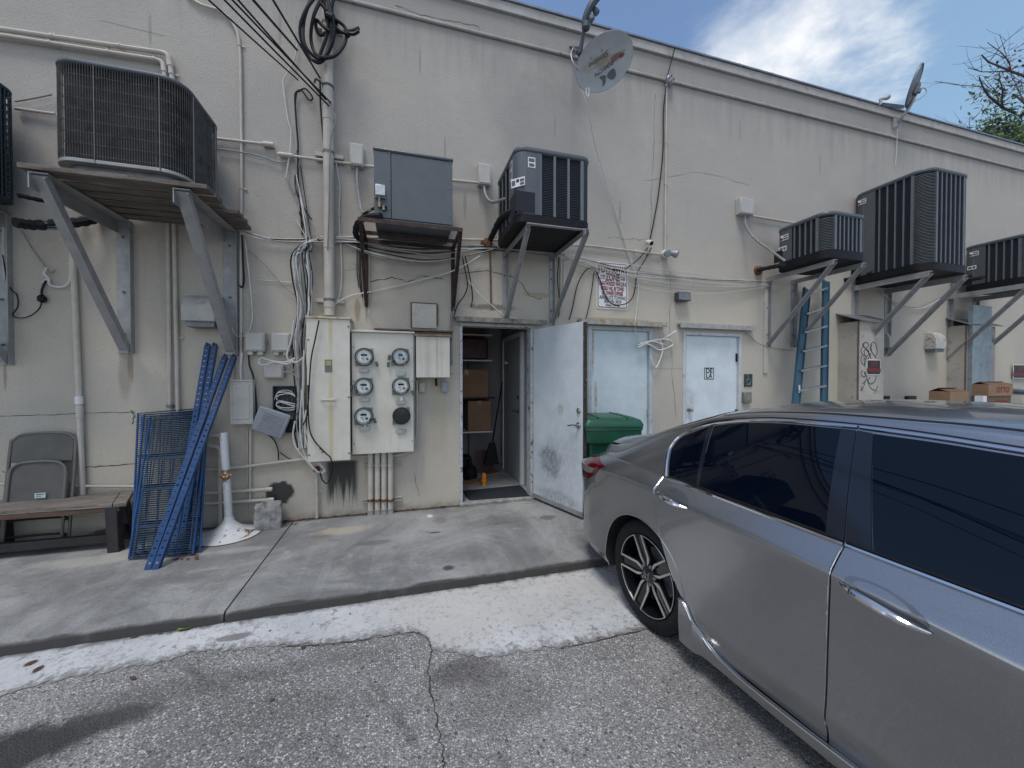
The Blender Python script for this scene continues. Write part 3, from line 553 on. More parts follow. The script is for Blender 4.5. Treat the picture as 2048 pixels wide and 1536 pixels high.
def louver_ac(w, h, nsl, label, group=None, rf=.125, zb=.085):
    t = thing('air_conditioner', (0, 0, 0), label, 'air conditioner', group); r = rf * w; hw = w / 2; zt = h - .055
    lid(w + .02, w + .02, r + .01, zt, h, t, MT['acgrey']); fan_guard(t, w * .38, h, MT['acdark'])
    b = MB(); b.prism(rrect(hw + .006, hw + .006, r + .006, 6, 0), (0, 0, zb - .002)); part('base_pan', b, MT['black'], t, .006)
    b = MB(); b.prism(rrect(hw - .03, hw - .03, r - .03, 6, zb), (0, 0, zt - zb)); part('coil', b, MT['acdark'], t)
    L = w - 2 * r; sl = MB(); rb = MB()
    for k in range(4):
        M = Matrix.Rotation(k * math.pi / 2, 3, 'Z'); MR = lambda p: M @ V(p)
        x0, x1 = -L / 2, L / 2
        z = zb + .012
        while z < zt - .008:
            sl.obox(MR((0, -hw + .014, z)), (L, .014, .006), M @ Matrix.Rotation(R(-25), 3, 'X')); z += .0165
        for i in range(nsl + 1):
            x = x0 + (x1 - x0) * i / nsl; ww = (.024 if nsl < 5 else .018) if 0 < i < nsl else .034
            rb.obox(MR((x, -hw + .014, (zb + zt) / 2)), (ww, .03, zt - zb), M)
    part('louvre', sl, MT['acslat'], t); part('rib', rb, MT['acrib'], t)
    for k in range(4):                                    # curved corner louvres; the service panel takes corner 3
        if k == 3: continue
        c = [(hw - r, -hw + r), (hw - r, hw - r), (-hw + r, hw - r)][k]; b = MB(); z = zb + .012
        while z < zt - .01:
            pts = []
            for i in range(7):
                a = -math.pi / 2 + k * math.pi / 2 + i / 6 * math.pi / 2
                pts.append(V((c[0] + r * math.cos(a), c[1] + r * math.sin(a), z)))
            cc = V((c[0], c[1], z)); vs = []
            for p in pts: q = cc + (p - cc) * .82; vs += [p + V((0, 0, -.005)), p + V((0, 0, .001)), q + V((0, 0, .009)), q + V((0, 0, .003))]
            b.add(vs, [(4 * i + j, 4 * i + (j + 1) % 4, 4 * i + 4 + (j + 1) % 4, 4 * i + 4 + j) for i in range(6) for j in range(4)]); z += .0205
        part('corner_louvre', b, MT['acrib'], t)
    # service panel round the corner at (-x, -y)
    ext = .20 * L
    pth = [V((-hw - .002, -hw + r + ext, 0))] + [V((-hw + r + (r + .002) * math.cos(a), -hw + r + (r + .002) * math.sin(a), 0)) for a in [math.pi + i / 6 * math.pi / 2 for i in range(7)]] + [V((-hw + r + ext, -hw - .002, 0))]
    b = MB(); vs = []
    for p in pth: vs += [V((p.x, p.y, zb)), V((p.x, p.y, zt))]
    for p in pth: q = p * .955; vs += [V((q.x, q.y, zb)), V((q.x, q.y, zt))]
    n = len(pth); fs = []
    for i in range(n - 1): fs += [(2 * i, 2 * i + 2, 2 * i + 3, 2 * i + 1), (2 * n + 2 * i, 2 * n + 2 * i + 1, 2 * n + 2 * i + 3, 2 * n + 2 * i + 2)]
    fs += [(0, 1, 2 * n + 1, 2 * n), (2 * n - 2, 4 * n - 2, 4 * n - 1, 2 * n - 1)]
    b.add(vs, fs); sp = part('service_panel', b, MT['acgrey'], t)
    b = MB(); b.obox((-hw + r + ext + .012, -hw + .002, (zb + zt) / 2), (.026, .014, zt - zb)); part('panel_seam', b, MT['acgrey'], t)
    return t, sp, hw, r, zb, zt, ext
def sticker(t, x, y, z, wd, ht, rz, parts, nm='label_sticker', tilt=0):
    Mx = Matrix.Rotation(rz, 3, 'Z'); b = MB(); b.obox((x, y, z), (wd, .002, ht), Mx); s = part(nm, b, MT['paper'], t)
    for (u0, u1, v0, v1, m) in parts:
        b = MB(); b.obox(V((x, y, z)) + Mx @ V(((u0 + u1) / 2 * wd - wd / 2, -.0015, (v0 + v1) / 2 * ht - ht / 2)), ((u1 - u0) * wd, .0016, (v1 - v0) * ht), Mx); part('print', b, m, s)
    return s
def bracket(name, xs, out, zt, zb, label, mats, fw=.07, th=.008, posts=True, cross=(), ptop=.0, bout=None, inner=.0, group=None):
    t = thing(name, ((xs[0] + xs[-1]) / 2, 0, zb), label, 'wall bracket', group)
    for i, x in enumerate(xs):
        o = out[i] if hasattr(out, '__len__') else out
        if posts:
            b = MB(); b.box(x - fw * .55, x + fw * .55, -.012, 0, zb - .03, zt + ptop); b.box(x + fw * .55 - th, x + fw * .55, -.055, -.012, zb - .03, zt + ptop); p = part('wall_post', b, mats, t)
            b = MB()
            for z in (zb + .15, zb + .55, zt - .15): b.lathe([(.013, 0), (.013, .008), (.005, .01), (.005, .02)], (x - .01, -.012, z), (0, -1, 0), 6)
            part('bolt', b, MT['galvd'], p)
        b = MB(); b.angle((x, -.013, zt), (x, -o, zt), fw, fw, th, flip=1); part('arm', b, mats, t)
        b = MB(); b.angle((x, -o + .02, zt - .012), (x, -.016 - inner, zb), fw * .9, fw * .55, th); part('brace', b, mats, t)
    for s in cross:
        b = MB(); b.bar((xs[0] - .03, -s, zt + .012), (xs[-1] + .03, -s, zt + .012), .045, .012); part('cross_bar', b, mats, t)
    return t
# --- old guard-wired unit on the plank platform
xl, xr = W(250, 437).x, W(462, 460).x
tb = bracket('bracket_shelf', (xl, xr), (.91, .91), 2.955, 1.74, 'big steel wall bracket with wooden plank top under the old brown condenser', MT['galv'], fw=.115, th=.008)
b = MB()
for i in range(6):
    y = -.93 + i * .152; b.obox(((xl + xr) / 2 + rnd.uniform(-.02, .02) + .02, y + .06, 2.985 + rnd.uniform(-.003, .003)), (1.17 + rnd.uniform(-.06, .08), .125, .036), Matrix.Rotation(rnd.uniform(-.01, .01), 3, 'Z'))
part('plank', b, MT['plank'], tb, .004)
def wire_ac(w, d, h, r, label, step, ring, mcore, mwire, rw=.0026, base=.07, rimm=None):
    t = thing('air_conditioner', (0, 0, 0), label, 'air conditioner'); hw, hd = w / 2, d / 2; z0, z1 = base, h - .035
    b = MB(); b.prism(rrect(hw - .035, hd - .035, r - .03, 8, z0), (0, 0, z1 - z0)); part('coil', b, mcore, t)
    lid(w + .012, d + .012, r + .006, z1, h, t, rimm or MT['acgrey'], bev=.012)
    b = MB(); b.prism(rrect(hw + .002, hd + .002, r, 8, z0 - .028), (0, 0, .028)); part('bottom_rim', b, MT['galv'] if not rimm else rimm, t, .004)
    b = MB(); b.prism(rrect(hw - .06, hd - .06, r - .05, 8, 0), (0, 0, z0 - .03)); part('base_pan', b, MT['galvd'], t)
    P = rrect(hw, hd, r, 10, 0); tot = 0; b = MB(); n = len(P); acc = 0
    for i in range(n):
        p, q = P[i], P[(i + 1) % n]; L = (q - p).length
        while acc < L:
            c = p.lerp(q, acc / L); b.tube([(c.x, c.y, z0 - .012), (c.x, c.y, z1)], rw, 4, cap=False); acc += step
        acc -= L
    z = z0 + .03
    while z < z1: b.tube([(p.x * .993, p.y * .993, z) for p in P], rw, 4, closed=True); z += ring
    part('wire_guard', b, mwire, t)
    for x in (-.13, .28): b = MB(); b.box(x - .002, x + .002, -hd - .006, -hd - .001, z0 - .03, z1); part('guard_strap', b, MT['galvd'], t)
    for y in (-.2, .2): b = MB(); b.box(hw + .001, hw + .006, y - .004, y + .004, z0 - .03, z1); part('guard_strap', b, MT['galv'], t)
    return t
t = wire_ac(.855, .74, .87, .17, 'large old condenser with rusty brown wire guard on plank shelf', .0165, .085, MT['coil'], MT['acold'], base=.13)
finish(t, (-2.107, -.46, 3.004)); old_ac = t
# --- dark teal unit cut by the left edge of the picture
t = wire_ac(.9, .85, 1.0, .10, 'dark teal condenser with square lattice guard cut off at left edge', .034, .062, MT['coil'], MT['teal'], rw=.006, rimm=MT['teal'])
finish(t, (W(29, 300, .15).x - .45, -.53, 2.93))
x2 = W(9, 560).x
bracket('wall_bracket', (x2 - .72, x2), .92, 2.92, 1.62, 'steel wall bracket under the teal condenser at left edge', MT['galv'], fw=.11, th=.008)
# --- flat grey unit on rusty frame
x0, x1 = W(748, 380, .59).x, W(905, 380, .59).x; h = .70; wd = x1 - x0; xm = (x0 + x1) / 2
t = thing('air_conditioner', (xm, -.33, 3.0), 'plain flat-sided grey condenser on rusty frame above the meters', 'air conditioner')
b = MB(); b.box(x0 + .01, x1 - .01, -.58, -.10, 3.03, 3.0 + h - .04); part('coil', b, MT['acdark'], t)
b = MB(); b.box(x0, x0 + .155, -.592, -.57, 3.03, 3.0 + h - .035); b.box(x0, x0 + .012, -.57, -.09, 3.03, 3.0 + h - .035); part('end_panel', b, MT['acgrey'], t, .003)
b = MB(); b.box(x0 + .160, x1, -.590, -.57, 3.03, 3.0 + h - .035); b.box(x1 - .012, x1, -.57, -.09, 3.03, 3.0 + h - .035); part('side_panel', b, MT['acgrey'], t, .003)
b = MB(); b.box(x0 - .008, x1 + .008, -.602, -.08, 3.0 + h - .032, 3.0 + h); part('top_cover', b, MT['acgrey'], t, .014)
b = MB(); b.box(x0 + .01, x1 - .005, -.585, -.09, 3.0, 3.027); part('base_pan', b, MT['acgrey'], t, .004)
b = MB()
for z in (3.12, 3.4, 3.66): b.lathe([(.007, 0), (.007, .004), (0, .005)], (x0 + .145, -.592, z), (0, -1, 0), 8); b.lathe([(.007, 0), (.007, .004), (0, .005)], (x1 - .02, -.590, z), (0, -1, 0), 8)
part('screw', b, MT['galvd'], t)
b = MB(); c = W(761, 385, .60); b.box(c.x - .045, c.x + .045, -.66, -.594, c.z - .05, c.z + .05); b.box(c.x - .05, c.x + .05, -.63, -.594, c.z - .058, c.z - .051); part('valve_cover', b, MT['bright'], t, .006)
b = MB(); b.lathe([(.016, 0), (.016, .05), (.010, .055), (.010, .09)], (c.x - .01, -.62, c.z - .15), (0, 0, 1), 10); b.lathe([(.016, 0), (.016, .04)], (c.x + .03, -.61, c.z - .17), (0, 0, 1), 10); part('valve', b, MT['brass'], t)
xs = (W(733, 560).x, W(905, 560).x)
t = thing('wall_bracket', (sum(xs) / 2, 0, 2.2), 'rust-brown angle iron frame bracket under the plain grey condenser', 'wall bracket')
zt = 2.975
for x in xs:
    b = MB(); b.angle((x, -.012, zt - .02), (x, -.012, 2.26), .035, .045, .005, up=(0, 1, 0)); part('wall_post', b, MT['rust'], t)
    b = MB(); b.angle((x, -.02, zt), (x, -.66, zt), .04, .04, .006); part('arm', b, MT['rust'], t)
    b = MB(); b.angle((x, -.64, zt - .02), (x, -.03, 2.27), .035, .035, .005); part('brace', b, MT['rust'], t)
for y in (-.64, -.30, -.06):
    b = MB(); b.angle((xs[0] - .02, y, zt + .008), (xs[1] + .02, y, zt + .008), .045, .04, .006); part('cross_bar', b, MT['rust'], t)
# --- louvred unit with stickers (middle)
def place19():
    t, sp, hw, r, zb, zt, ext = louver_ac(.80, .74, 4, 'grey louvred condenser with paper stickers above the open door')
    rz = R(-18)
    sticker(t, -hw + .155, -hw - .004, zt - .10, .075, .10, 0, [(.1, .9, .55, .9, MT['greyprint']), (.15, .85, .1, .4, MT['greyprint'])])
    sticker(t, -hw + .022, -hw + .022 - .003, zt - .30, .15, .085, R(-45), [(.05, .3, .2, .8, MT['greyprint']), (.38, .58, .5, .85, MT['ink']), (.65, .95, .5, .8, MT['greyprint']), (.65, .95, .12, .4, MT['greyprint'])])
    sticker(t, -hw - .004, -hw + .17, zt - .12, .07, .19, R(-90), [(.1, .9, .6, .95, MT['greyprint']), (.1, .9, .1, .5, MT['greyprint'])])
    b = MB(); b.obox((-hw + .09, -hw - .003, zb + .11), (.20, .006, .20)); b.obox((-hw - .003, -hw + .12, zb + .11), (.006, .2, .2)); part('valve_recess', b, MT['acdark'], t, .0)
    finish(t, (W(1040, 380, .93).x + .36, -.54, 3.0), R(0)); return t
ac19 = place19()
xs = (W(1010, 560).x, W(1103, 560).x)
bracket('wall_bracket', xs, (.90, .98), 2.985, 2.17, 'bright steel bracket standing over the open door under stickered condenser', MT['galv'], fw=.055, th=.006, cross=(.92, .14))
# --- three units on the right
def rightunit(w, h, px, py, nsl, label, x=None):
    t, sp, hw, r, zb, zt, ext = louver_ac(w, h, nsl, label, None, .19, .115)
    for (u, z, hh) in ((-hw + .09, zt - .10, .075), (-hw + .065, zt - min(.36, h * .42), .065)):
        sticker(t, u + .06, -hw - .005, z, .11, hh, 0, [(.0, .28, .1, .55, MT['redsign']), (.35, .95, .6, .85, MT['greyprint']), (.35, .95, .15, .45, MT['greyprint'])] if hh > .07 else [(.1, .5, .2, .8, MT['greyprint']), (.6, .9, .2, .8, MT['greyprint'])])
    b = MB(); b.obox((-hw + .06, -hw - .003, zb + .09), (.13, .006, .16)); part('valve_recess', b, MT['acdark'], t)
    finish(t, (x + hw, -(.955 - hw), 3.0), R(-90)); return t
x1 = W(1655, 480, .95).x; rightunit(.72, .60, 0, 0, 6, 'small low louvred condenser left of the tall one', x1)
x2 = W(1862, 480, .95).x - .07; rightunit(.96, 1.44, 0, 0, 6, 'tallest grey louvred condenser of the right-hand row', x2)
x3 = W(1897, 570).x; rightunit(.82, .80, 0, 0, 6, 'louvred condenser at the far right edge beyond the tall one', x3 + .08)
bracket('wall_bracket', (W(1533, 600).x, W(1585, 600).x), .96, 2.98, 1.98, 'steel arm bracket under the small low condenser by the ladder', MT['galv'], fw=.065, th=.007)
xq = (x2 + .06, x2 + .84)
bracket('wall_bracket', xq, (.96, .96), 2.975, 1.88, 'steel arm bracket under the tallest condenser', MT['galv'], fw=.08, th=.007)
bracket('wall_bracket', (x3, x3 + .75), .96, 2.975, 1.85, 'steel arm bracket under the far right condenser', MT['galv'], fw=.08, th=.007)
# ---------------------------------------------------------------- satellite dishes
def frameM(z, xhint):
    z = V(z).normalized(); x = V(xhint); x = (x - z * x.dot(z)).normalized(); return Matrix((x, z.cross(x), z)).transposed()
def dish_surface(A, B, dep): return lambda x, y: -dep * (1 - min(1, (x / A) ** 2 + (y / B) ** 2))
def dish_mesh(A, B, dep, th=.012, n=48, m=10):
    b = MB(); sf = dish_surface(A, B, dep)
    for side in (0, 1):
        vs = [(0, 0, -dep - side * th)]; fs = []
        for i in range(1, m + 1):
            for k in range(n): a = 2 * math.pi * k / n; x, y = A * i / m * math.cos(a), B * i / m * math.sin(a); vs.append((x, y, sf(x, y) - side * th))
        for k in range(n): fs.append((0, 1 + k, 1 + (k + 1) % n) if not side else (0, 1 + (k + 1) % n, 1 + k))
        for i in range(m - 1):
            for k in range(n):
                q = (1 + i * n + k, 1 + i * n + (k + 1) % n, 1 + (i + 1) * n + (k + 1) % n, 1 + (i + 1) * n + k); fs.append(q[::-1] if not side else q)
        b.add(vs, fs, side)
    rim = [(A * math.cos(2 * math.pi * k / n), B * math.sin(2 * math.pi * k / n), 0) for k in range(n)]
    vs = []
    for p in rim: vs += [p, (p[0] * 1.012, p[1] * 1.012, -.004), (p[0] * 1.008, p[1] * 1.008, -.03), (p[0] * .985, p[1] * .985, -th - .01)]
    b.add(vs, [(4 * k + j, 4 * k + j + 1, 4 * ((k + 1) % n) + j + 1, 4 * ((k + 1) % n) + j) for k in range(n) for j in range(3)], 1)
    return b, sf
c1 = W(1208, 125, .50); zax = (CAMP - c1).normalized(); sx_ = (_r * -.80 - _u * .60)
zax = (zax + _u * .05 + _r * .10).normalized(); DM = frameM(zax, sx_)
A, B = .335, .253
def rusty_dish():
    m, nt, bs, co = newmat('weathered dish face'); a = noise(nt, co, 4, 6, .6)
    c = mix(nt, ss(nt, a, .3, .7), (.33, .37, .395), (.43, .45, .46))
    o = sep(nt, co); f = noise(nt, co, 16, 6, .75)
    for cx, cy, rx, ry, k, col in ((-.13, .03, .10, .03, .9, (.19, .085, .045)), (.0, -.015, .09, .05, .75, (.26, .19, .12)), (.13, -.05, .12, .05, .5, (.33, .28, .19)), (-.2, .05, .035, .018, .9, (.13, .045, .03))):
        c = mix(nt, mt(nt, 'MULTIPLY', ellmask(nt, co, cx, cy, rx, ry, 1.8, (0, 1), 14, .9), k), c, col)
    nt.links.new(c, bs.inputs['Base Color']); bs.inputs['Roughness'].default_value = .45; return m
t = thing('satellite_dish', (0, 0, 0), 'rust-stained satellite dish with upside-down lettering hanging below the parapet', 'satellite dish')
b, sf = dish_mesh(A, B, .05); d = part('reflector', b, [rusty_dish(), MT['dishb']], t, fixn=False)
def on_dish(o, off=.0025):
    for v in o.data.vertices: v.co.z = sf(v.co.x, v.co.y) + off
on_dish(text('DIRECTV', .054, MT['greyprint'], d, (.02, .05, 0), (0, 0, 0), space=1.1, bold=.001))
on_dish(text('Slimline', .072, MT['greyprint'], d, (.03, -.06, 0), (0, 0, 0), shear=.35, sx=1.1))
def poly(pts): b = MB(); b.add([(x, y, 0) for x, y in pts], [tuple(range(len(pts)))]); return b
def fan(cx, cy, pts):
    cx, cy = cx * .82, cy * .84; pts = [(x * .82, y * .84) for x, y in pts]
    b = MB(); P = cr([V((x, y, 0)) for x, y in pts], 6, True); b.add([(cx, cy, 0)] + [p[:] for p in P], [(0, 1 + i, 1 + (i + 1) % len(P)) for i in range(len(P))]); return b
on_dish(part('emblem', fan(-.03, .185, [(-.105, .165), (-.08, .225), (-.03, .235), (.01, .20), (.02, .155), (-.04, .125), (-.09, .13)]), MT['greyprint'], d))
on_dish(part('emblem', fan(.085, .165, [(.03, .15), (.05, .18), (.07, .215), (.115, .235), (.125, .225), (.10, .19), (.115, .13), (.12, .115), (.07, .118)]), MT['greyprint'], d))
b = MB()
for x, y in ((.09, .05), (-.07, .03), (.11, -.115), (-.03, -.12)): b.lathe([(.012, 0), (.012, .004), (.008, .006), (0, .006)], (x, y, sf(x, y)), (0, 0, 1), 10)
part('bolt', b, MT['galv'], d)
t.matrix_world = Matrix.Translation(c1) @ DM.to_4x4(); bpy.context.view_layer.update()
INV = t.matrix_world.inverted(); DL = lambda px, py, s: INV @ W(px, py, s)
b = MB(); b.tube([DL(1158, 108, .42), DL(1163, 88, .44), DL(1168, 62, .48)], .022, 10); b.obox(DL(1160, 104, .40), (.07, .07, .06)); part('mast', b, MT['darkmetal'], t, .004)
b = MB(); b.tube([DL(1162, 106, .45), DL(1167, 66, .52)], .016, 8); 
b.lathe([(.02, -.05), (.045, -.03), (.05, .02), (.03, .05)], DL(1172, 52, .56), (INV.to_3x3() @ V((.1, 0, 1))), 12); part('arm', b, MT['darkmetal'], t)
b = MB()
pth = [DL(1168, 48, .56), DL(1172, 32, .58), DL(1184, 8, .62), DL(1206, -22, .66)]
b.tube(cr(pth, 5), [.028 + .0015 * i for i in range(16)], 8); part('feed_housing', b, MT['darkmetal'], t)
for px, py in ((1181, 36), (1191, 22)):
    b = MB(); b.lathe([(.018, 0), (.024, .02), (.036, .06), (.036, .085), (0, .095)], DL(px - 5, py - 8, .58), INV.to_3x3() @ (_r * .5 - _u * .8), 12); part('feed_horn', b, MT['dishb'], t)
b = MB(); b.prism([DL(1138, 95, .02), DL(1150, 88, .02), DL(1158, 96, .05), DL(1146, 104, .02)], INV.to_3x3() @ V((0, -.02, 0))); b.tube([DL(1146, 97, .03), DL(1156, 106, .40)], .02, 8); part('wall_foot', b, MT['darkmetal'], t)
b = MB(); b.tube(cr([DL(1146, 96, .1), DL(1142, 108, .3), DL(1146, 124, .40), DL(1158, 140, .36)], 5), .006, 6); b.tube(cr([DL(1172, 176, .40), DL(1173, 190, .40), DL(1177, 192, .40), DL(1178, 176, .40)], 5), .007, 6); part('cable', b, MT['wire_w'], t)
# second dish on the parapet
c2 = W(1826, 172, .25); zax = (_f * .66 - _r * .62 + V((0, 0, .30))).normalized(); DM = frameM(zax, V((0, 0, 1)))
t = thing('satellite_dish', (0, 0, 0), 'grey satellite dish seen from behind on the roof edge over the tall condenser', 'satellite dish')
b, sf2 = dish_mesh(.305, .23, .04); part('reflector', b, [MT['dishb'], MT['dishb']], t, fixn=False)
t.matrix_world = Matrix.Translation(c2) @ DM.to_4x4(); bpy.context.view_layer.update()
INV2 = t.matrix_world.inverted(); DL = lambda px, py, s: INV2 @ W(px, py, s)
b = MB(); b.tube(cr([DL(1797, 246, .03), DL(1806, 232, .10), DL(1818, 216, .16), DL(1828, 196, .17), DL(1829, 184, .19)], 5), .024, 10); part('mast', b, MT['galv'], t)
b = MB(); b.obox((-.06, 0, -.07), (.16, .10, .04)); b.obox((-.09, .0, -.10), (.06, .06, .05)); part('mount', b, MT['galvd'], t, .005)
b = MB(); b.bar(DL(1806, 214, .25), DL(1764, 209, .42), .03, .045, up=(1, 0, 0)); part('arm', b, MT['darkmetal'], t)
b = MB(); b.tube([DL(1761, 210, .42), DL(1761, 199, .42), DL(1769, 197, .40)], .02, 8); b.lathe([(.018, 0), (.032, .05), (.032, .08), (0, .085)], DL(1768, 198, .40), INV2.to_3x3() @ (_r * .9 + _u * .4), 10); part('feed_horn', b, MT['galv'], t)
b = MB(); b.prism([DL(1783, 238, .0), DL(1794, 236, .0), DL(1797, 250, .0), DL(1783, 258, .0)], INV2.to_3x3() @ V((0, -.03, 0))); part('wall_foot', b, MT['galv'], t)
b = MB(); b.tube(cr([DL(1838, 178, .2), DL(1848, 176, .2), DL(1853, 184, .2), DL(1843, 195, .2), DL(1828, 204, .18), DL(1812, 218, .12)], 5), .007, 6); part('cable', b, MT['dish'], t)
# ---------------------------------------------------------------- pipes, boxes, meters, cables on the wall
def round_corners(P, rad, k=5):
    P = [V(p) for p in P]; out = [P[0]]
    for i in range(1, len(P) - 1):
        a, b, c = P[i - 1], P[i], P[i + 1]; r1 = min(rad, (b - a).length * .45); r2 = min(rad, (c - b).length * .45)
        p, q = b + (a - b).normalized() * r1, b + (c - b).normalized() * r2
        for j in range(k + 1): t = j / k; out.append(p * (1 - t) ** 2 + b * 2 * t * (1 - t) + q * t * t)
    out.append(P[-1]); return out
def strap(parent, p, ax, r, m, horiz=True):
    b = MB(); ax = V(ax).normalized(); b.lathe([(r + .004, -.009), (r + .004, .009)], p, ax, 12)
    side = ax.cross(V((0, 1, 0))).normalized(); b.obox(V(p) + side * (r + .018) + V((0, r * .8, 0)), (.03, .006, .018) if abs(side.x) > .5 else (.018, .006, .03)); part('pipe_strap', b, m, parent)
def conduit(px, r, label, s=.03, m='stuccop', rad=.06, straps=(), smooth=False, cat='conduit', name='conduit', group=None, n=10, sm='stuccop', couplings=()):
    P = WL(px, s); pts = cr(P, 8) if smooth else round_corners(P, rad)
    b = MB(); b.tube(pts, r, n); o = single(name, b, MT[m], label, cat, group)
    for (i, t) in straps: p = P[i].lerp(P[i + 1], t); strap(o, p, P[i + 1] - P[i], r, MT[sm])
    for (i, t, ln, k, mm) in couplings:
        p = P[i].lerp(P[i + 1], t); a = (P[i + 1] - P[i]).normalized(); b = MB(); b.lathe([(r * k, -ln / 2), (r * k, ln / 2)], p, a, 12); part('coupling', b, MT[mm], o, .002)
    return o
conduit([(-40, 52), (337, 107), (345, 160)], .021, 'upper beige refrigerant pipe running along the wall top left', .04, straps=[(0, .36), (0, .72), (1, .75)], couplings=[(1, .3, .09, 1.25, 'stuccop')])
conduit([(-40, 64), (326, 121), (331, 165)], .018, 'lower beige refrigerant pipe just beneath its twin at top left', .04, straps=[(0, .36), (0, .68), (0, .95)], couplings=[(1, .35, .07, 1.25, 'stuccop')])
conduit([(370, -14), (400, 8), (440, 22), (466, 48), (479, 90), (482, 200), (483, 350), (482, 480), (482, 640), (482, 760)], .013, 'thin conduit curving from the top and dropping to the tall grey box', .02, smooth=True, straps=[(4, .0), (6, .2), (6, .65)])
conduit([(30, 217), (110, 228)], .013, 'short horizontal pipe stub between the two left condensers', .03)
conduit([(425, 276), (545, 290)], .014, 'horizontal conduit ending in a fitting right of the old condenser', .03, couplings=[(0, .93, .10, 1.9, 'stuccop')])
conduit([(555, 308), (650, 321), (752, 334)], .014, 'horizontal conduit with a fitting at its left end crossing the riser pipe', .03, couplings=[(0, .18, .13, 1.7, 'stuccop')])
conduit([(900, 360), (960, 366)], .014, 'short conduit between flat condenser and square junction box', .03)
conduit([(672, 474), (980, 480), (1185, 492), (1322, 509)], .013, 'long horizontal conduit ending at the floodlight', .03, straps=[(1, .5), (2, .6)])
conduit([(142, 455), (150, 600), (160, 840), (166, 1000)], .022, 'beige downpipe with white collar beside the folding chair', .035, rad=.2, couplings=[(1, .835, .07, 1.3, 'white'), (1, .93, .10, 1.2, 'stuccop')])
conduit([(335, 428), (340, 818)], .017, 'left pipe of the beige pair above the blue racks', .03, straps=[(0, .16), (0, .61)], couplings=[(0, .985, .03, 1.7, 'galvd')])
conduit([(347, 428), (356, 825)], .017, 'right pipe of the beige pair above the blue racks', .03, straps=[(0, .16), (0, .62)])
conduit([(1333, 168), (1330, 500)], .012, 'slim vertical conduit from round box down to floodlight', .025, straps=[(0, .35), (0, .6), (0, .9)])
# riser with strut clamps
X = W(660.5, 400).x; zt, zb = W(660, -60).z, W(660, 632).z
b = MB(); b.tube([(X, -.09, zb - .01), (X, -.09, zt)], .052, 24); rs = single('riser_pipe', b, MT['stuccop'], 'fat beige electric riser pipe going up the wall from the tall cabinet', 'riser pipe')
for py, k in ((306, 1), (600, 1), (50, 1)):
    z = W(660, py, .09).z; b = MB(); b.box(X - .14, X + .14, -.045, -.004, z - .02, z + .02); st = part('strut', b, MT['stuccop'], rs, .003)
    b = MB(); b.lathe([(.057, -.012), (.057, .012)], (X, -.09, z), (0, 0, 1), 24); part('clamp', b, MT['galvd'], st)
for py, h in ((238, .02), (205, .04), (495, .012), (610, .03)):
    z = W(660, py, .09).z; b = MB(); b.lathe([(.056, -h), (.056, h)], (X, -.09, z), (0, 0, 1), 24); part('coupling', b, MT['stuccop'], rs, .002)
z = W(660, 175, .09).z; b = MB(); b.lathe([(.058, -.012), (.058, .012)], (X, -.09, z), (0, 0, 1), 24); b.tube(cr([(X - .05, -.13, z), (X - .10, -.16, z + .01), (X - .12, -.14, z - .02)]), .01, 6); part('cable_hook', b, MT['darkmetal'], rs)
# coil of heavy black cable at the top of the riser
b = MB()
c = W(655, 40, .22)
for (pts) in ([(640, -20), (612, 20), (600, 62), (612, 105), (636, 125), (655, 108), (668, 60), (650, -20)], [(648, -10), (628, 30), (622, 80), (636, 112), (668, 112), (690, 85), (690, 55), (662, 32), (640, 5)], [(660, 20), (672, 50), (640, 70), (632, 40), (660, 62), (700, 62), (718, 56)], [(628, -20), (608, 40), (610, 90), (640, 118), (660, 90), (664, 30)], [(655, -20), (662, 40), (680, 62), (705, 68), (718, 62)], [(645, -20), (652, 30), (656, 60), (640, 110)], [(668, -20), (660, 40), (655, 20)]):
    b.tube(cr(WL([(x, y, .16 + rnd.uniform(0, .12)) for x, y in pts]), 7), .017, 8)
o = single('cable_coil', b, MT['wire_b'], 'thick black service cable coiled round the riser pipe top', 'cable coil')
b = MB(); b.tube([W(692, 62, .26), W(696, 72, .2)], .024, 8); b.tube([W(652, 30, .3), W(664, 36, .3)], .03, 8); part('tape', b, MT['black'], o)
# boxes
def wbox(name, px0, py0, px1, py1, dep, label, m, cat, lip=True, bev=.006, s0=0., group=None, face=.008):
    a, q = W(px0, py0, s0 + dep), W(px1, py1, s0 + dep); x0, x1, z0, z1 = a.x, q.x, q.z, a.z
    b = MB(); b.box(x0, x1, -s0 - dep, -s0 - .001, z0, z1); o = single(name, b, m, label, cat, group, bevel=bev)
    if face:
        b = MB(); b.box(x0 + .012, x1 - .012, -s0 - dep - face, -s0 - dep + .002, z0 + .012, z1 - .012); part('cover', b, m, o, min(bev, face * .6))
    return o, (x0, x1, z0, z1)
o, _ = wbox('disconnect_box', 699, 284, 727, 332, .09, 'beige disconnect box beside the riser pipe', MT['greybox'], 'electrical box')
b = MB(); b.lathe([(.016, 0), (.016, .04)], W(714, 338, .05), (0, 0, 1), 10); part('hub', b, MT['galvd'], o)
o, _ = wbox('disconnect_box', 957, 325, 982, 370, .09, 'beige disconnect box between the flat condenser and the stickered one', MT['greybox'], 'electrical box')
o, _ = wbox('disconnect_box', 1481, 394, 1508, 430, .09, 'beige disconnect box left of the small low condenser', MT['greybox'], 'electrical box')
conduit([(1505, 432), (1600, 448)], .014, 'conduit running right from box toward the small low condenser', .03)
def whip(pts, r, label, m='wire_g'): b = MB(); b.tube(cr(WL(pts), 8), r, 8); return single('flexible_conduit', b, MT[m], label, 'flexible conduit')
whip([(714, 336, .06), (715, 370, .08), (720, 405, .15), (726, 425, .3), (742, 420, .5)], .015, 'grey flexible conduit hanging from box by the riser')
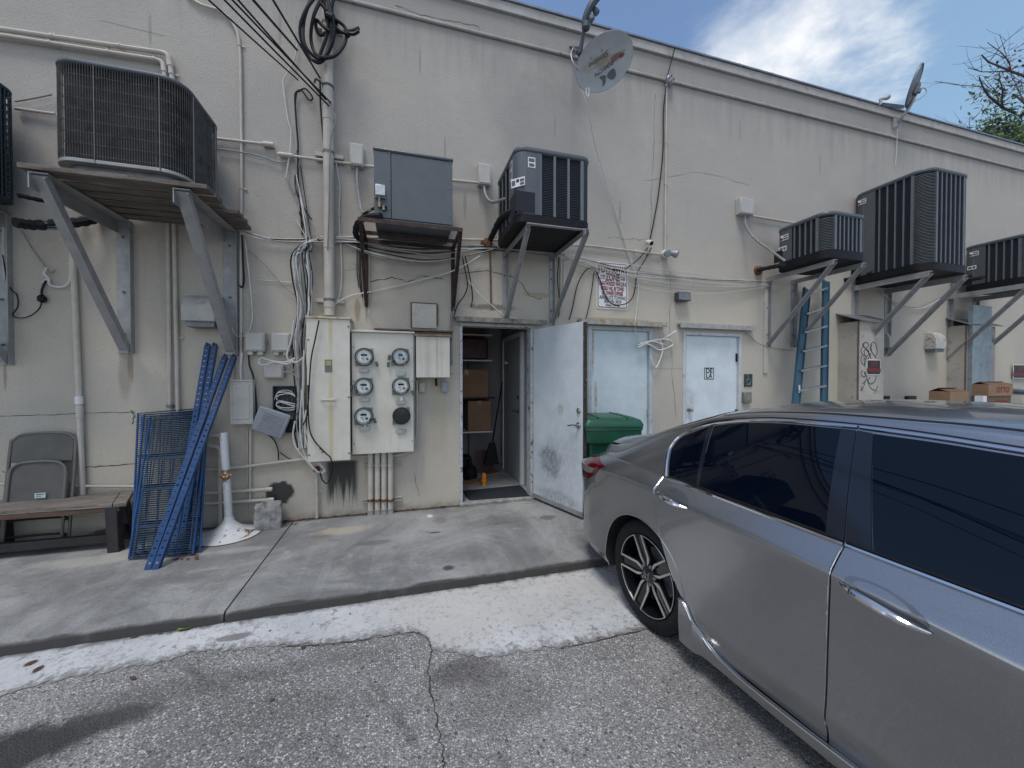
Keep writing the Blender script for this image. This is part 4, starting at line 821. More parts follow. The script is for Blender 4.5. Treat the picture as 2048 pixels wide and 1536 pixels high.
whip([(968, 372, .06), (972, 392, .12), (985, 404, .25), (1010, 398, .5), (1050, 388, .72), (1066, 380, .9)], .016, 'grey flexible conduit looping into the stickered condenser')
whip([(1489, 432, .06), (1492, 452, .08), (1510, 478, .2), (1540, 500, .35), (1570, 522, .5)], .016, 'grey flexible conduit sagging to the small low condenser')
def hose(pts, r, label): b = MB(); P = cr(WL(pts), 8); b.tube(P, [r * (1 + .12 * math.sin(i * 2.1)) for i in range(len(P))], 8); return single('insulated_line', b, MT['foam'], label, 'refrigerant line')
hose([(762, 432, .62), (735, 434, .5), (715, 448, .35), (712, 470, .15), (724, 480, .02)], .03, 'black foam-wrapped line curling left of the flat condenser')
hose([(772, 415, .62), (745, 418, .5), (722, 436, .3), (716, 462, .1)], .014, 'thin black line above the foam-wrapped one at flat condenser')
hose([(1050, 420, .88), (1020, 424, .7), (1000, 440, .4), (985, 470, .1), (975, 488, .01)], .034, 'black foam-wrapped line bending under the stickered condenser')
hose([(1568, 530, .5), (1545, 534, .3), (1515, 540, .03)], .03, 'black foam-wrapped line entering the wall left of small condenser')
hose([(1745, 545, .3), (1720, 552, .1), (1690, 560, .02)], .03, 'black foam-wrapped line under the tallest condenser')
hose([(1965, 555, .5), (1930, 560, .2), (1905, 562, .02)], .035, 'black foam-wrapped line right of the tallest condenser')
hose([(30, 445, .4), (70, 450, .3), (130, 447, .2), (180, 440, .1), (205, 425, .01)], .04, 'thick black foam line under the left end of plank shelf')
hose([(35, 390, .4), (80, 400, .3), (140, 410, .1), (160, 405, .01)], .018, 'thin black line above the thick foam line behind plank shelf')
b = MB(); b.tube(WL([(88, 449, .26), (118, 450, .22)]), .043, 10); single('tape_wrap', b, M('pale green tape', (.20, .27, .26), .7), 'pale green tape band round the thick foam line', 'tape')
for px, py in ((973, 488), (1515, 541)):
    b = MB(); p = W(px, py); b.lathe([(.075, 0), (.07, .03), (.045, .06), (0, .065)], p, (0, -1, 0), 10); single('foam_plug', b, MT['rusto'], 'rust-orange sealing foam at the wall behind the stickered condenser' if px < 1000 else 'rust-orange sealing foam at the wall left of small condenser', 'sealant')
def nid(x0, y0, x1, y1, dep, label, m='greybox', feet=True):
    o, (a, c, z0, z1) = wbox('network_box', x0, y0, x1, y1, dep, label, MT[m], 'network box', bev=.01, face=.012)
    if feet:
        for f in (.12, .62):
            b = MB(); b.box(a + (c - a) * f, a + (c - a) * (f + .26), -dep * .8, -.002, z0 - .035, z0 + .002); part('cable_port', b, MT[m], o, .004)
    b = MB(); b.box(c - .002, c + .014, -dep * .7, -dep * .4, (z0 + z1) / 2 - .02, (z0 + z1) / 2 + .02); part('latch', b, MT['galvd'], o); return o
nid(488, 664, 529, 703, .08, 'grey square network box, left one of the pair')
nid(541, 665, 580, 704, .08, 'grey square network box, right one of the pair next to cables')
nid(526, 729, 567, 757, .06, 'small landscape grey box under the pair of network boxes', feet=False)
o, (a, c, z0, z1) = wbox('utility_box', 459, 762, 506, 848, .10, 'tall pale grey utility box left of the open phone box', MT['greybox'], 'utility box', face=0, bev=.004)
b = MB(); b.box(a + .025, c - .025, -.106, -.098, z0 + .05, z1 - .035); part('cover', b, MT['greybox'], o, .004); b = MB(); b.box(a - .004, c + .004, -.112, -.0, z1 - .004, z1 + .012); part('hood', b, MT['greybox'], o, .003)
# opened phone box with dangling cover
a, q = W(545, 772, .07), W(600, 828, .07)
t = thing('phone_box', ((a.x + q.x) / 2, 0, q.z), 'opened dark phone terminal box full of white cable loops', 'phone box')
b = MB(); b.box(a.x, q.x, -.012, -.002, q.z, a.z); 
for x0, x1, z0, z1 in ((a.x, a.x + .01, q.z, a.z), (q.x - .01, q.x, q.z, a.z), (a.x + .01, q.x - .01, q.z, q.z + .01), (a.x + .01, q.x - .01, a.z - .01, a.z)): b.box(x0, x1, -.075, -.012, z0, z1)
part('housing', b, M('dark box', (.035, .04, .05), .5), t, .003)
b = MB()
for i in range(5):
    for j in range(6): b.lathe([(.014, 0), (.012, .018), (0, .02)], (a.x + .04 + j * .043, -.012, q.z + .05 + i * .048), (0, -1, 0), 7)
part('terminal_block', b, M('terminals', (.06, .075, .08), .5, 0, .4, 20, dirt=(.02, .10, .06), dlo=.55, dhi=.6), t)
for nm in range(3):
    pts = [(548 + nm * 4, 805 - nm * 6), (556, 785 + nm * 2), (580, 782 + nm * 3), (596, 800), (590, 818 - nm * 2), (570, 822 - nm * 3), (552, 812), (560, 802 + nm), (585, 806 + nm * 3), (600, 812)]
    b = MB(); b.tube(cr(WL([(x + rnd.uniform(-2, 2), y + rnd.uniform(-2, 2), .05 + .012 * nm) for x, y in pts]), 6), .0055, 6); part('cable_loop', b, MT['wire_w'], t)
cc = W(542, 845, .10); Mr = Matrix.Rotation(R(22), 3, 'Y') @ Matrix.Rotation(R(8), 3, 'X')
b = MB(); b.obox(cc, (.305, .035, .27), Mr); t2 = single('box_cover', b, MT['cover'], 'loose grey ribbed cover hanging askew below the open phone box', 'box cover', bevel=.018)
for i in range(9):
    b = MB(); b.obox(cc + Mr @ V((.01, -.022, -.09 + i * .0225)), (.20, .009, .009), Mr); part('rib', b, MT['cover'], t2, .003)
a, q = W(570, 840, .06), W(600, 865, .06); b = MB(); b.box(a.x, q.x, -.05, -.002, q.z, a.z); single('splice_block', b, MT['black'], 'small black splice block behind the loose ribbed cover', 'splice block', bevel=.004)
# tall cabinet
def enamel(name, runs):
    m, nt, bs, co = newmat(name); a = noise(nt, co, 3, 6, .65); f = noise(nt, co, 40, 4, .7); st = noise(nt, scalev(nt, co, (9, 1, .7)), 2.2, 6, .65)
    c = mix(nt, ss(nt, a, .3, .7), (.55, .515, .44), (.65, .62, .545)); c = mix(nt, ss(nt, st, .55, .75, 0, .4), c, (.43, .40, .33)); c = mix(nt, ss(nt, f, .62, .76, 0, .4), c, (.34, .31, .26))
    for cx, cz, rx, rz, k, col in runs: c = mix(nt, mt(nt, 'MULTIPLY', ellmask(nt, co, cx, cz, rx, rz, .9, (0, 2), 7, 1.2), k), c, col)
    nt.links.new(c, bs.inputs['Base Color']); bs.inputs['Roughness'].default_value = .45; bump(nt, bs, a, .2, .01); return m
dep = .235; a, q = W(613, 636, dep), W(701, 920, dep); z0, z1 = q.z, a.z; xm = (a.x + q.x) / 2
t = thing('electrical_cabinet', (xm, 0, z0), 'tall narrow beige electrical cabinet with a yellowish rust streak', 'electrical cabinet')
b = MB(); b.box(a.x + .008, q.x - .008, -dep + .014, -.002, z0 + .008, z1 - .004); part('housing', b, MT['beige'], t, .003)
b = MB(); b.box(a.x, q.x, -dep, -dep + .012, z0, z1); part('door', b, enamel('cabinet front', [(.02, (z1 - z0) * .62, .020, .9, .25, (.52, .44, .25)), (.02, (z1 - z0) * .25, .022, .55, .5, (.50, .38, .16)), (.02, .95 * (z1 - z0), .018, .2, .5, (.45, .34, .15)), (-.08, .13, .014, .012, 1, (.15, .07, .03)), (-.06, .10, .012, .012, 1, (.16, .07, .03))]), t, .004)
b = MB(); b.box(a.x - .012, q.x + .012, -dep - .014, -.001, z1 + .001, z1 + .022); part('rain_hood', b, M('rusty hood', (.50, .44, .33), .6, 0, .2, 9, dirt=(.28, .15, .06), dlo=.5, dhi=.64), t, .003)
b = MB(); c = W(657, 799, dep); b.tube(cr([c + V((-.055, -.003, 0)), c + V((-.048, -.028, 0)), c + V((.048, -.028, 0)), c + V((.055, -.003, 0))], 6), .008, 8); b.box(c.x - .085, c.x + .085, -dep - .004, -dep - .0005, c.z - .016, c.z + .016); part('handle', b, MT['beige'], t)
c = W(657, 732, dep); b = MB(); b.box(c.x - .035, c.x + .035, -dep - .002, -dep - .0004, c.z - .065, c.z + .065); pl = part('label_plate', b, M('faded plate', (.14, .145, .14), .5), t); b = MB(); b.box(c.x - .027, c.x + .027, -dep - .004, -dep - .0022, c.z + .005, c.z + .055); part('yellow_label', b, M('faded yellow', (.36, .33, .15), .6), pl)
for fx in (.035, .965):
    for fz in (.05, .45, .85 if fx < .5 else .95):
        b = MB(); b.lathe([(.008, 0), (.008, .004), (0, .006)], (a.x + (q.x - a.x) * fx, -dep, z0 + (z1 - z0) * fz), (0, -1, 0), 8); part('screw', b, MT['black'], t)
# meter bank
dep = .17; a, q = W(703, 664, dep), W(828, 903, dep); z0, z1 = q.z, a.z; cabx1 = q.x
t = thing('meter_cabinet', ((a.x + q.x) / 2, 0, z0), 'wide beige meter cabinet holding six round electric meter sockets', 'meter cabinet')
b = MB(); b.box(a.x + .004, q.x - .004, -dep + .012, -.002, z0 + .004, z1 - .004); part('housing', b, MT['beige'], t, .003)
fr = enamel('meter front', [(.1, .8, .2, .4, .25, (.60, .57, .47))]); b = MB(); b.box(a.x, q.x, -dep, -dep + .011, z0, z1); part('front_panel', b, fr, t, .004)
b = MB(); b.box(a.x - .004, q.x + .01, -dep - .03, -.001, z1 + .001, z1 + .022); part('rain_hood', b, MT['beige'], t, .004)
b = MB(); b.box(cabx1 - .004, cabx1 + .012, -dep - .006, -.005, z0 + .02, z1 - .01); part('side_flange', b, MT['galvd'], t, .002)
for fx in (.03, .97):
    for fz in (.09, .60, .88): b = MB(); b.lathe([(.007, 0), (.007, .003), (0, .005)], (a.x + (q.x - a.x) * fx, -dep, z0 + (z1 - z0) * fz), (0, -1, 0), 8); part('screw', b, MT['galvd'], t)
def meter(px, py, label, kind, tabs):
    c = W(px, py, dep); c.y = -dep - .001
    o = thing('electric_meter', c, label, 'electric meter', 'electric meters'); AX = (0, -1, 0)
    b = MB(); b.lathe([(.096, 0), (.096, .016), (.088, .022), (.086, .022)], c, AX, 32); b.obox(c + V((.04, -.008, .065)), (.09, .014, .05)); b.obox(c + V((-.05, -.006, -.07)), (.09, .011, .05)); part('socket_ring', b, MT['galvd'], o, .002)
    b = MB(); b.lathe([(.0945, .018), (.0945, .05), (.089, .056), (.084, .05), (.084, .018)], c, AX, 32); part('clamp_ring', b, M('dark ring', (.05, .055, .06), .4, .3) if False else MT['darkmetal'], o)
    if kind == 'blank':
        b = MB(); b.lathe([(.086, .02), (.086, .05), (.08, .06), (0, .063)], c, AX, 32); part('blank_cover', b, MT['darkglass'], o)
    else:
        b = MB(); b.lathe([(.083, .022), (.083, .034), (.0, .034)], c, AX, 32); fc = part('dial_face', b, M('meter face', (.40, .41, .38), .5, 0, .06, 8) if 'meterface' not in MT else MT['meterface'], o)
        b = MB(); b.lathe([(.064, .0345), (.064, .042), (0, .042)], c, AX, 32); part('register', b, MT['paper'] if kind == 'grey' else MT['bluelcd'], fc)
        b = MB(); w_ = .030 if kind == 'grey' else .022; b.box(c.x - w_, c.x + w_, c.y - .046, c.y - .0425, c.z + .008, c.z + .028); part('display', b, MT['lcd'], fc)
        for u, v_, w2, h2 in ((-.028, -.012, .030, .003), (-.028, -.020, .024, .003), (-.012, -.036, .018, .006), (-.012, .037, .02, .003)):
            b = MB(); b.box(c.x + u, c.x + u + w2, c.y - .0445, c.y - .0425, c.z + v_, c.z + v_ + h2); part('marking', b, MT['ink'], fc)
        b = MB(); b.lathe([(.013, .042), (.013, .05), (0, .052)], c + V((.03, 0, -.022)), AX, 12); part('optical_port', b, MT['darkmetal'], fc)
        b = MB(); prof = [(.083, .05)] + [(.083 * math.cos(i / 6 * math.pi / 2) ** .5, .062 + .03 * math.sin(i / 6 * math.pi / 2)) for i in range(7)]; b.lathe(prof, c, AX, 32); part('glass_dome', b, MT['meterglass'], o)
    for (dx, dz, col) in tabs:
        b = MB(); b.obox(c + V((dx * .5, -.03, dz * .55)), (.02, .02, .03)); b.obox(c + V((dx, -.03, dz)), (.028, .012, .055), Matrix.Rotation(R(-18 if dx > 0 else 4), 3, 'Y')); part('seal_tag', b, MT[col], o, .002)
    return o
MT['meterface'] = M('meter face', (.42, .41, .34), .5, 0, .06, 8); MT['bluelcd'] = M('blue white register', (.55, .60, .63), .5, 0, .05, 8); MT['tag'] = M('green tag', (.06, .11, .10), .5)
meter(729, 714, 'round meter in the top left socket with a green tag at its right', 'grey', [(.125, -.075, 'tag')])
meter(801, 714, 'round meter with whitish blue face in the top right socket', 'blue', [(-.125, -.085, 'tag'), (-.115, -.01, 'darkmetal')])
meter(728, 773, 'round meter in the middle left socket with tags at its left', 'grey', [(-.125, -.075, 'tag'), (-.12, -.01, 'darkmetal')])
meter(802, 772, 'round meter in the middle right socket with a green tag at its right', 'grey', [(.125, -.075, 'tag')])
meter(728, 832, 'round meter in the bottom left socket', 'grey', [(.11, -.05, 'darkmetal')])
meter(803, 831, 'blank dark meter cover in the bottom right socket', 'blank', [])
for i, (px, py) in enumerate(((728, 741), (802, 748), (730, 799), (802, 804), (729, 857), (802, 862))):
    c = W(px, py, dep + .012); b = MB(); b.box(c.x - .045, c.x + .045, -dep - .022, -dep - .0005, c.z - .022, c.z + .022); b.box(c.x - .055, c.x + .055, -dep - .006, -dep - .0004, c.z - .014, c.z + .014); o = part('switch_cover', b, MT['greybox'], t, .003)
    if i in (3, 4): b = MB(); b.box(c.x - .005, c.x + .018, -dep - .03, -dep - .023, c.z + .015, c.z + .06); part('paper_tag', b, MT['paper'], o)
# wireway box on the right
dep = .20; a, q = W(830, 672, dep), W(899, 755, dep); z0, z1 = q.z, a.z
t = thing('wireway_box', ((a.x + q.x) / 2, 0, z0), 'square beige box with rust runs beside the doorway, right of the meters', 'electrical box')
b = MB(); b.box(a.x + .01, q.x, -dep + .012, -.002, z0 + .004, z1); part('housing', b, MT['beige'], t, .003)
b = MB(); b.box(a.x + .012, q.x + .004, -dep, -dep + .011, z0, z1 - .002); part('cover', b, enamel('wireway front', [(.05, .25, .012, .3, .6, (.42, .33, .17)), (-.05, .2, .03, .3, .4, (.42, .38, .28)), (.1, .2, .02, .3, .35, (.44, .40, .32))]), t, .003)
b = MB(); b.box(a.x - .005, q.x + .02, -dep - .02, -.001, z1 + .001, z1 + .02); part('rain_hood', b, M('rusty box hood', (.26, .17, .11), .8, 0, .4, 12, dirt=(.45, .40, .33)), t)
b = MB(); p, r2 = W(748, 657, .12), W(825, 659, .12); b.box(p.x, r2.x + .45, -.14, -.02, p.z - .012, p.z + .004); single('rusty_board', b, MT['brown'], 'thin rusty brown strip lying over the meter cabinet hood', 'metal strip')
a, q = W(824, 606, .03), W(873, 657, .03); b = MB(); b.box(a.x, q.x, -.03, -.001, q.z, a.z); o = single('wall_hatch', b, M('rust edged panel', (.52, .49, .43), .6, 0, .1, 6, dirt=(.40, .36, .29)), 'small blank access panel with rusty edges above the meters', 'access panel', bevel=.004)
for x0, x1, z0, z1 in ((a.x - .012, q.x + .012, a.z, a.z + .012), (a.x - .014, a.x, q.z, a.z), (q.x, q.x + .02, q.z + .04, a.z)):
    b = MB(); b.box(x0, x1, -.022, -.0005, z0, z1); part('rusty_edge', b, MT['rusto'], o)
# four conduits under the meter cabinet
for i, px in enumerate((741, 755, 768, 781)):
    x = W(px, 960, .07).x; z1 = W(px, 900, .12).z; b = MB(); b.tube([(x, -.07, ZS), (x, -.07, z1)], .029, 16)
    o = single('meter_conduit', b, MT['stuccop'], ('leftmost', 'second', 'third', 'rightmost')[i] + ' of four upright conduits below the meter cabinet', 'conduit', 'conduits below the meter cabinet')
    b = MB(); b.lathe([(.036, 0), (.034, .05), (.03, .055)], (x, -.07, ZS + .001), (0, 0, 1), 14); part('concrete_footing', b, MT['conc'], o)
    for py in (930, 1000):
        z = W(px, py, .07).z; b = MB(); b.lathe([(.034, -.014), (.034, .014)], (x, -.07, z), (0, 0, 1), 14); b.obox((x, -.108, z), (.02, .02, .018)); part('pipe_clamp', b, MT['rusto'] if py == 1000 else MT['stuccop'], o)
for py, lab in ((930, 'upper'), (1000, 'lower')):
    z = W(760, py, .03).z; x0, x1 = W(727 if py < 950 else 724, py, .03).x, W(803, py, .03).x; b = MB()
    b.box(x0, x1, -.006, -.001, z - .02, z + .02); b.box(x0, x1, -.038, -.006, z + .014, z + .02); b.box(x0, x1, -.038, -.006, z - .02, z - .014); single('strut_rail', b, MT['stuccop'], lab + ' steel strut rail holding the four upright conduits', 'strut rail')
b = MB(); b.tube(round_corners(WL([(834, 762, .04), (834, 880, .04), (815, 912, .04), (700, 913, .04)], .04), .25, 8), .013, 10); single('conduit', b, MT['stuccop'], 'conduit bending under the meter cabinet from the small switch', 'conduit')
o, _ = wbox('small_switch', 838, 765, 850, 784, .05, 'tiny beige switch box hanging below the square rust-run box', MT['greybox'], 'switch box', bev=.004)
o, _ = wbox('small_switch', 883, 763, 896, 784, .05, 'tiny blue-grey switch box near the doorway', MT['cover'], 'switch box', bev=.004)
conduit([(872, 757), (873, 772)], .014, 'short black pipe end below the square rust-run box', .05, m='black')
conduit([(903, 625), (903, 745)], .013, 'slim grey conduit up the wall just left of the doorway', .03, m='wire_g', couplings=[(0, .95, .09, 1.7, 'greybox')])
conduit([(480, 935), (560, 924), (612, 918)], .016, 'pipe sloping along the wall under the phone box', .03, rad=.3)
conduit([(413, 940), (480, 935)], .016, 'pipe running from the blue racks toward the phone box', .03)
conduit([(410, 987), (545, 978)], .017, 'upper of two white pipes entering the black hole in the wall', .05, couplings=[(0, .95, .05, 1.3, 'stuccop')])
conduit([(408, 1008), (548, 999)], .017, 'lower of two white pipes entering the black hole in the wall', .05, couplings=[(0, .95, .05, 1.3, 'stuccop')])
conduit([(418, 871), (452, 873), (454, 1060)], .019, 'elbowed drain pipe nearest the white post, outer one', .05)
conduit([(418, 892), (440, 894), (441, 1060)], .019, 'elbowed drain pipe nearest the white post, inner one', .05)
conduit([(501, 858), (500, 1000)], .012, 'thin rod pipe dropping below the tall utility box', .03)
conduit([(495, 858), (494, 1030)], .007, 'slim cable pipe beside the rod pipe below the utility box', .02)
rc = conduit([(633, 940), (634, 1036)], .015, 'short upright pipe with red cap below tall cabinet', .04, straps=[(0, .45)])
b = MB(); c = W(633, 941, .05); b.lathe([(.03, 0), (.034, .02), (.03, .05), (0, .055)], c + V((0, 0, -.01)), (0, 0, 1), 12); part('pipe_cap', b, MT['redsign'], rc, label='red cap')
conduit([(0, 968), (40, 970)], .012, 'bit of wall pipe left of the folding chair', .03); conduit([(148, 972), (300, 973)], .012, 'horizontal wall pipe between the folding chair and blue racks', .03)
b = MB(); b.tube(round_corners(WL([(517, 1019, .03), (520, 1019, .10), (525, 1022, .12)], .05), .03), .022, 12); single('pipe_stub', b, MT['stuccop'], 'short bent pipe stub by the concrete block', 'pipe')
for px, lab in ((732, 'left'), (905, 'right')):
    for d in (0,): conduit([(px + 6, 480), (px + 6, 600)], .010, 'thin beige conduit beside the %s leg of the rusty bracket' % lab, .02)
conduit([(980, 492), (982, 610)], .010, 'thin conduit pair end between bracket and doorway', .02, m='rusto'); conduit([(1122, 500), (1121, 628)], .010, 'thin grey conduit right of the bright bracket', .02)
conduit([(8, 455), (10, 560)], .012, 'short pipe by the left edge bracket', .02)
# vent hood
def hood(px0, py0, px1, py1, dep, label, m):
    a, q = W(px0, py0, dep * .5), W(px1, py1, dep); x0, x1, z1, z0 = a.x, q.x, a.z, q.z
    t = thing('vent_hood', ((x0 + x1) / 2, 0, z0), label, 'vent hood'); h = z1 - z0
    prof = [(-.001, z1), (-.05, z1), (-dep * .62, z1 - h * .08), (-dep * .88, z1 - h * .25), (-dep, z1 - h * .5), (-dep, z0), (-.001, z0)]
    b = MB(); b.prism([(x0, y, z) for y, z in prof], (x1 - x0, 0, 0)); part('hood', b, m, t, .008)
    b = MB(); b.box(x0 + .02, x1 - .02, -dep * .85, -.002, z0 - .05, z0 - .001); part('outlet', b, MT['galvd'], t)
    b = MB(); b.box(x0 - .02, x1 + .02, -.004, -.0005, z0 + .02, z1 + .03); part('flange', b, m, t); return t
hood(372, 588, 430, 643, .2, 'rounded white metal vent hood behind the plank shelf bracket', M('hood paint', (.40, .39, .36), .55, 0, .12, 6, dirt=(.25, .23, .21)))
hood(1861, 664, 1893, 698, .16, 'white vent hood spattered with brown rust under tall condenser', M('spattered hood', (.46, .45, .42), .55, 0, .12, 6, dirt=(.20, .12, .08), dlo=.56, dhi=.6, dsc=14))
hood(1768, 664, 1785, 695, .16, 'plain small vent hood behind the graffiti enclosure', M('plain hood', (.36, .35, .33), .55))
# lights and cameras
c = W(1340, 160, .05); t = thing('junction_box', c, 'round grey junction box on the ledge by the parapet', 'junction box')
b = MB(); b.lathe([(.06, 0), (.06, .05), (.05, .06), (0, .062)], (c.x, -.02, c.z), (0, -1, 0), 20); part('housing', b, MT['tin'], t, .004)
for k in range(4):
    b = MB(); b.lathe([(.012, 0), (.012, .01), (0, .012)], (c.x + .035 * math.cos(k * 1.57), -.082, c.z + .035 * math.sin(k * 1.57)), (0, -1, 0), 8); part('plug', b, MT['galvd'], t)
c = W(1331, 507, .05); t = thing('floodlight', c, 'twin-headed white floodlight at the end of the conduit', 'floodlight')
b = MB(); b.lathe([(.05, 0), (.05, .04), (.03, .05), (0, .05)], (c.x, -.01, c.z), (0, -1, 0), 16); part('base', b, MT['white'], t)
for sx, dz, aim in ((-.05, -.01, V((-.25, -.9, -.35))), (.10, -.0, V((.55, -.6, -.35)))):
    p = V((c.x + sx * .6, -.09, c.z + dz)); b = MB(); b.tube([(c.x, -.05, c.z), p], .014, 8); b.lathe([(.022, -.03), (.03, .0), (.048, .05), (.052, .085), (.045, .09)], p, aim.normalized(), 16); l = part('lamp_head', b, MT['tin'], t); b = MB(); b.lathe([(.045, .084), (0, .086)], p, aim.normalized(), 16); part('lens', b, MT['darkglass'], l)
p = W(1298, 487, .10); t = thing('security_camera', p, 'small white bullet camera hanging from a black cable', 'camera')
b = MB(); b.lathe([(.028, 0), (.034, .02), (.034, .09), (.03, .1)], p + V((.01, .06, .04)), V((.1, -.9, -.45)).normalized(), 16); part('housing', b, M('cream plastic', (.62, .60, .52), .4), t)
b = MB(); b.lathe([(.029, .1), (.022, .104), (0, .103)], p + V((.01, .06, .04)), V((.1, -.9, -.45)).normalized(), 16); part('lens', b, MT['black'], t)
a, q = W(1357, 583, .10), W(1382, 602, .10); b = MB(); b.box(a.x, q.x, -.10, -.02, q.z, a.z); t = single('wall_light', b, MT['darkmetal'], 'small square grey wall light above the DE LA door', 'wall light', bevel=.006)
b = MB(); b.box(a.x + .01, q.x - .01, -.102, -.099, q.z + .012, a.z - .012); part('lens', b, M('frosted lens', (.18, .18, .19), .3), t); b = MB(); b.obox(((a.x + q.x) / 2 - .02, -.01, q.z), (.06, .02, .06)); part('bracket', b, MT['tin'], t)
# tow-away sign
c = W(1226, 571, .02); a, q = W(1194, 572, .02), W(1257, 572, .02); sw_ = q.x - a.x; sh = W(1226, 524, .02).z - W(1226, 618, .02).z
t = thing('tow_sign', (c.x, 0, c.z - sh / 2), 'white and red TOW AWAY ZONE sign crossed by cables', 'sign')
def rplate(w, h, r, y0, y1): 
    b = MB(); P = [V((p.x, y1, p.y)) for p in rrect(w / 2, h / 2, r, 5)]; P = [V((p.x + c.x, p.y, p.z + c.z)) for p in P]; b.prism(P, (0, y0 - y1, 0)); return b
part('plate', rplate(sw_, sh, .035, -.008, -.002), MT['paper'], t); part('red_border', rplate(sw_ - .03, sh - .03, .028, -.0095, -.0082), MT['red'], t); part('sign_face', rplate(sw_ - .052, sh - .052, .02, -.011, -.0097), MT['paper'], t)
def st(body, size, u, v, m, sx=1., **k): text(body, size, MT[m], t, (c.x + u * sw_, -.0118, c.z + v * sh), sx=sx, **k)
st('TOW AWAY', .14, 0, .335, 'red', .55, bold=.005); st('ZONE', .13, 0, .165, 'red', .58, bold=.005)
st('24 HRS', .03, -.31, .19, 'red', .8, bold=.001); st('A DAY', .03, -.31, .14, 'red', .8, bold=.001); st('7 DAYS', .03, .31, .19, 'red', .8, bold=.001); st('A WEEK', .03, .31, .14, 'red', .8, bold=.001)
st('UNAUTHORIZED VEHICLES &', .07, 0, .035, 'red', .43, bold=.003); st('VESSELS WILL BE TOWED', .07, 0, -.07, 'red', .43, bold=.003); st("AT OWNER'S EXPENSE", .07, 0, -.17, 'red', .43, bold=.003)
st("ARNOLD'S TOWING", .064, .0, -.262, 'navy', .66, shear=.15, bold=.0015); st('305 296 3839', .06, 0, -.345, 'navy', .78, shear=.1, bold=.0012); st('Roam Towing', .036, 0, -.42, 'ink', 1., bold=.001)
# accessible sign and grey bell box
a, q = W(1490, 748, .02), W(1506, 773, .02); b = MB(); b.box(a.x, q.x, -.012, -.001, q.z, a.z); t = single('access_sign', b, M('dark green plate', (.018, .05, .04), .4), 'dark green wheelchair sign right of the DE LA door', 'sign', bevel=.003)
cx, cz = (a.x + q.x) / 2, (a.z + q.z) / 2 + .02; b = MB(); Y = -.0145
ws_ = .040; b.tube([(cx + ws_ * .95 * math.cos(x), Y, cz - .035 + ws_ * .95 * math.sin(x)) for x in [R(110) + i / 16 * R(260) for i in range(17)]], .0035, 6); b.tube([(cx - .01, Y, cz + .04), (cx - .008, Y, cz - .008), (cx + .028, Y, cz - .01), (cx + .042, Y, cz - .05)], .004, 6); b.lathe([(.009, 0), (0, .003)], (cx - .012, Y + .002, cz + .06), (0, -1, 0), 10); part('wheelchair_symbol', b, MT['tin'], t)
b = MB(); b.tube([(cx - .04, Y, q.z + .03), (cx + .04, Y, q.z + .03)], .005, 6); part('braille_bar', b, MT['tin'], t)
a, q = W(1489, 784, .05), W(1503, 806, .05); b = MB(); b.box(a.x, q.x, -.06, -.001, q.z, a.z); t = single('keypad_box', b, M('grey green plastic', (.19, .19, .16), .5), 'grey weatherproof outlet cover low right of the DE LA door', 'outlet box', bevel=.012)
b = MB(); b.box(a.x + .03, q.x - .03, -.066, -.0595, q.z + .04, a.z - .04); part('flap', b, M('grey flap', (.24, .24, .21), .5), t, .004)
# ---- cables
def cable(pts, r, m, label, s=.03, group=None, jit=0, k=7):
    P = WL([(p[0] + rnd.uniform(-jit, jit), p[1] + rnd.uniform(-jit, jit), p[2] if len(p) > 2 else s) for p in pts]); b = MB(); b.tube(cr(P, k), r, 6); return single('cable', b, MT[m], label, 'cable', group)
# service drops from the upper left
for i, (p, q, r, s) in enumerate((((446, -10), (658, 212), .008, .15), ((462, -10), (662, 206), .008, .15), ((502, -12), (594, 100), .011, .1), ((543, -12), (640, 156), .010, .12), ((430, 4), (596, 160), .007, .1), ((474, -10), (652, 200), .008, .16))):
    A = W(q[0], q[1], s); d = W(p[0], p[1], 1.0 + i * .05); b = MB(); E = A + (d - A) * 12; P = [A.lerp(E, t) + V((0, 0, -.35 * t * (1 - t))) for t in [(j / 40) ** 1.5 for j in range(41)]]; b.tube([x for x in P], r, 6)
    single('service_wire', b, MT['wire_b'], ('lowest pair of overhead wires reaching the riser', 'overhead wire second from the left ending at riser', 'thick overhead wire ending on the wall hook', 'rightmost overhead wire dropping beside the cable coil', 'leftmost overhead wire with a splice', 'overhead wire landing highest on the riser')[i], 'overhead wire')
cable([(595, 88), (588, 120), (572, 150), (566, 165), (570, 200), (576, 240), (582, 262), (580, 300), (572, 355)], .006, 'wire_w', 'pale wire hanging down from the wall hook left of riser')
cable([(600, 182), (592, 185), (590, 200), (593, 250), (596, 290), (596, 350), (600, 400), (605, 470)], .009, 'wire_b', 'black wire dropping from hooked loop left of the riser')
cable([(600, 180), (612, 178), (625, 195), (618, 200), (604, 182), (594, 184), (590, 210)], .008, 'wire_b', 'small hooked loop of black wire left of the riser')
cable([(572, 355), (585, 380), (590, 388), (596, 340), (600, 318), (594, 300), (590, 315)], .006, 'wire_g', 'thin grey wire zigzag left of the riser')
cable([(590, 350), (592, 380), (605, 410), (618, 432), (624, 439)], .007, 'wire_b', 'black wire end curling right below the zigzag wire')
cable([(640, 160), (641, 210), (645, 260), (648, 300), (650, 420), (652, 470)], .009, 'wire_b', 'black cable tight against the left side of the riser', .08)
cable([(658, 205), (668, 225), (672, 245), (664, 265), (660, 300), (658, 420), (655, 500)], .007, 'wire_g', 'grey cable looping round the front of the riser', .16)
cable([(672, 325), (676, 350), (680, 380), (678, 430), (682, 500), (683, 560), (676, 600), (664, 612)], .006, 'wire_w', 'white cable wavering down right of the riser')
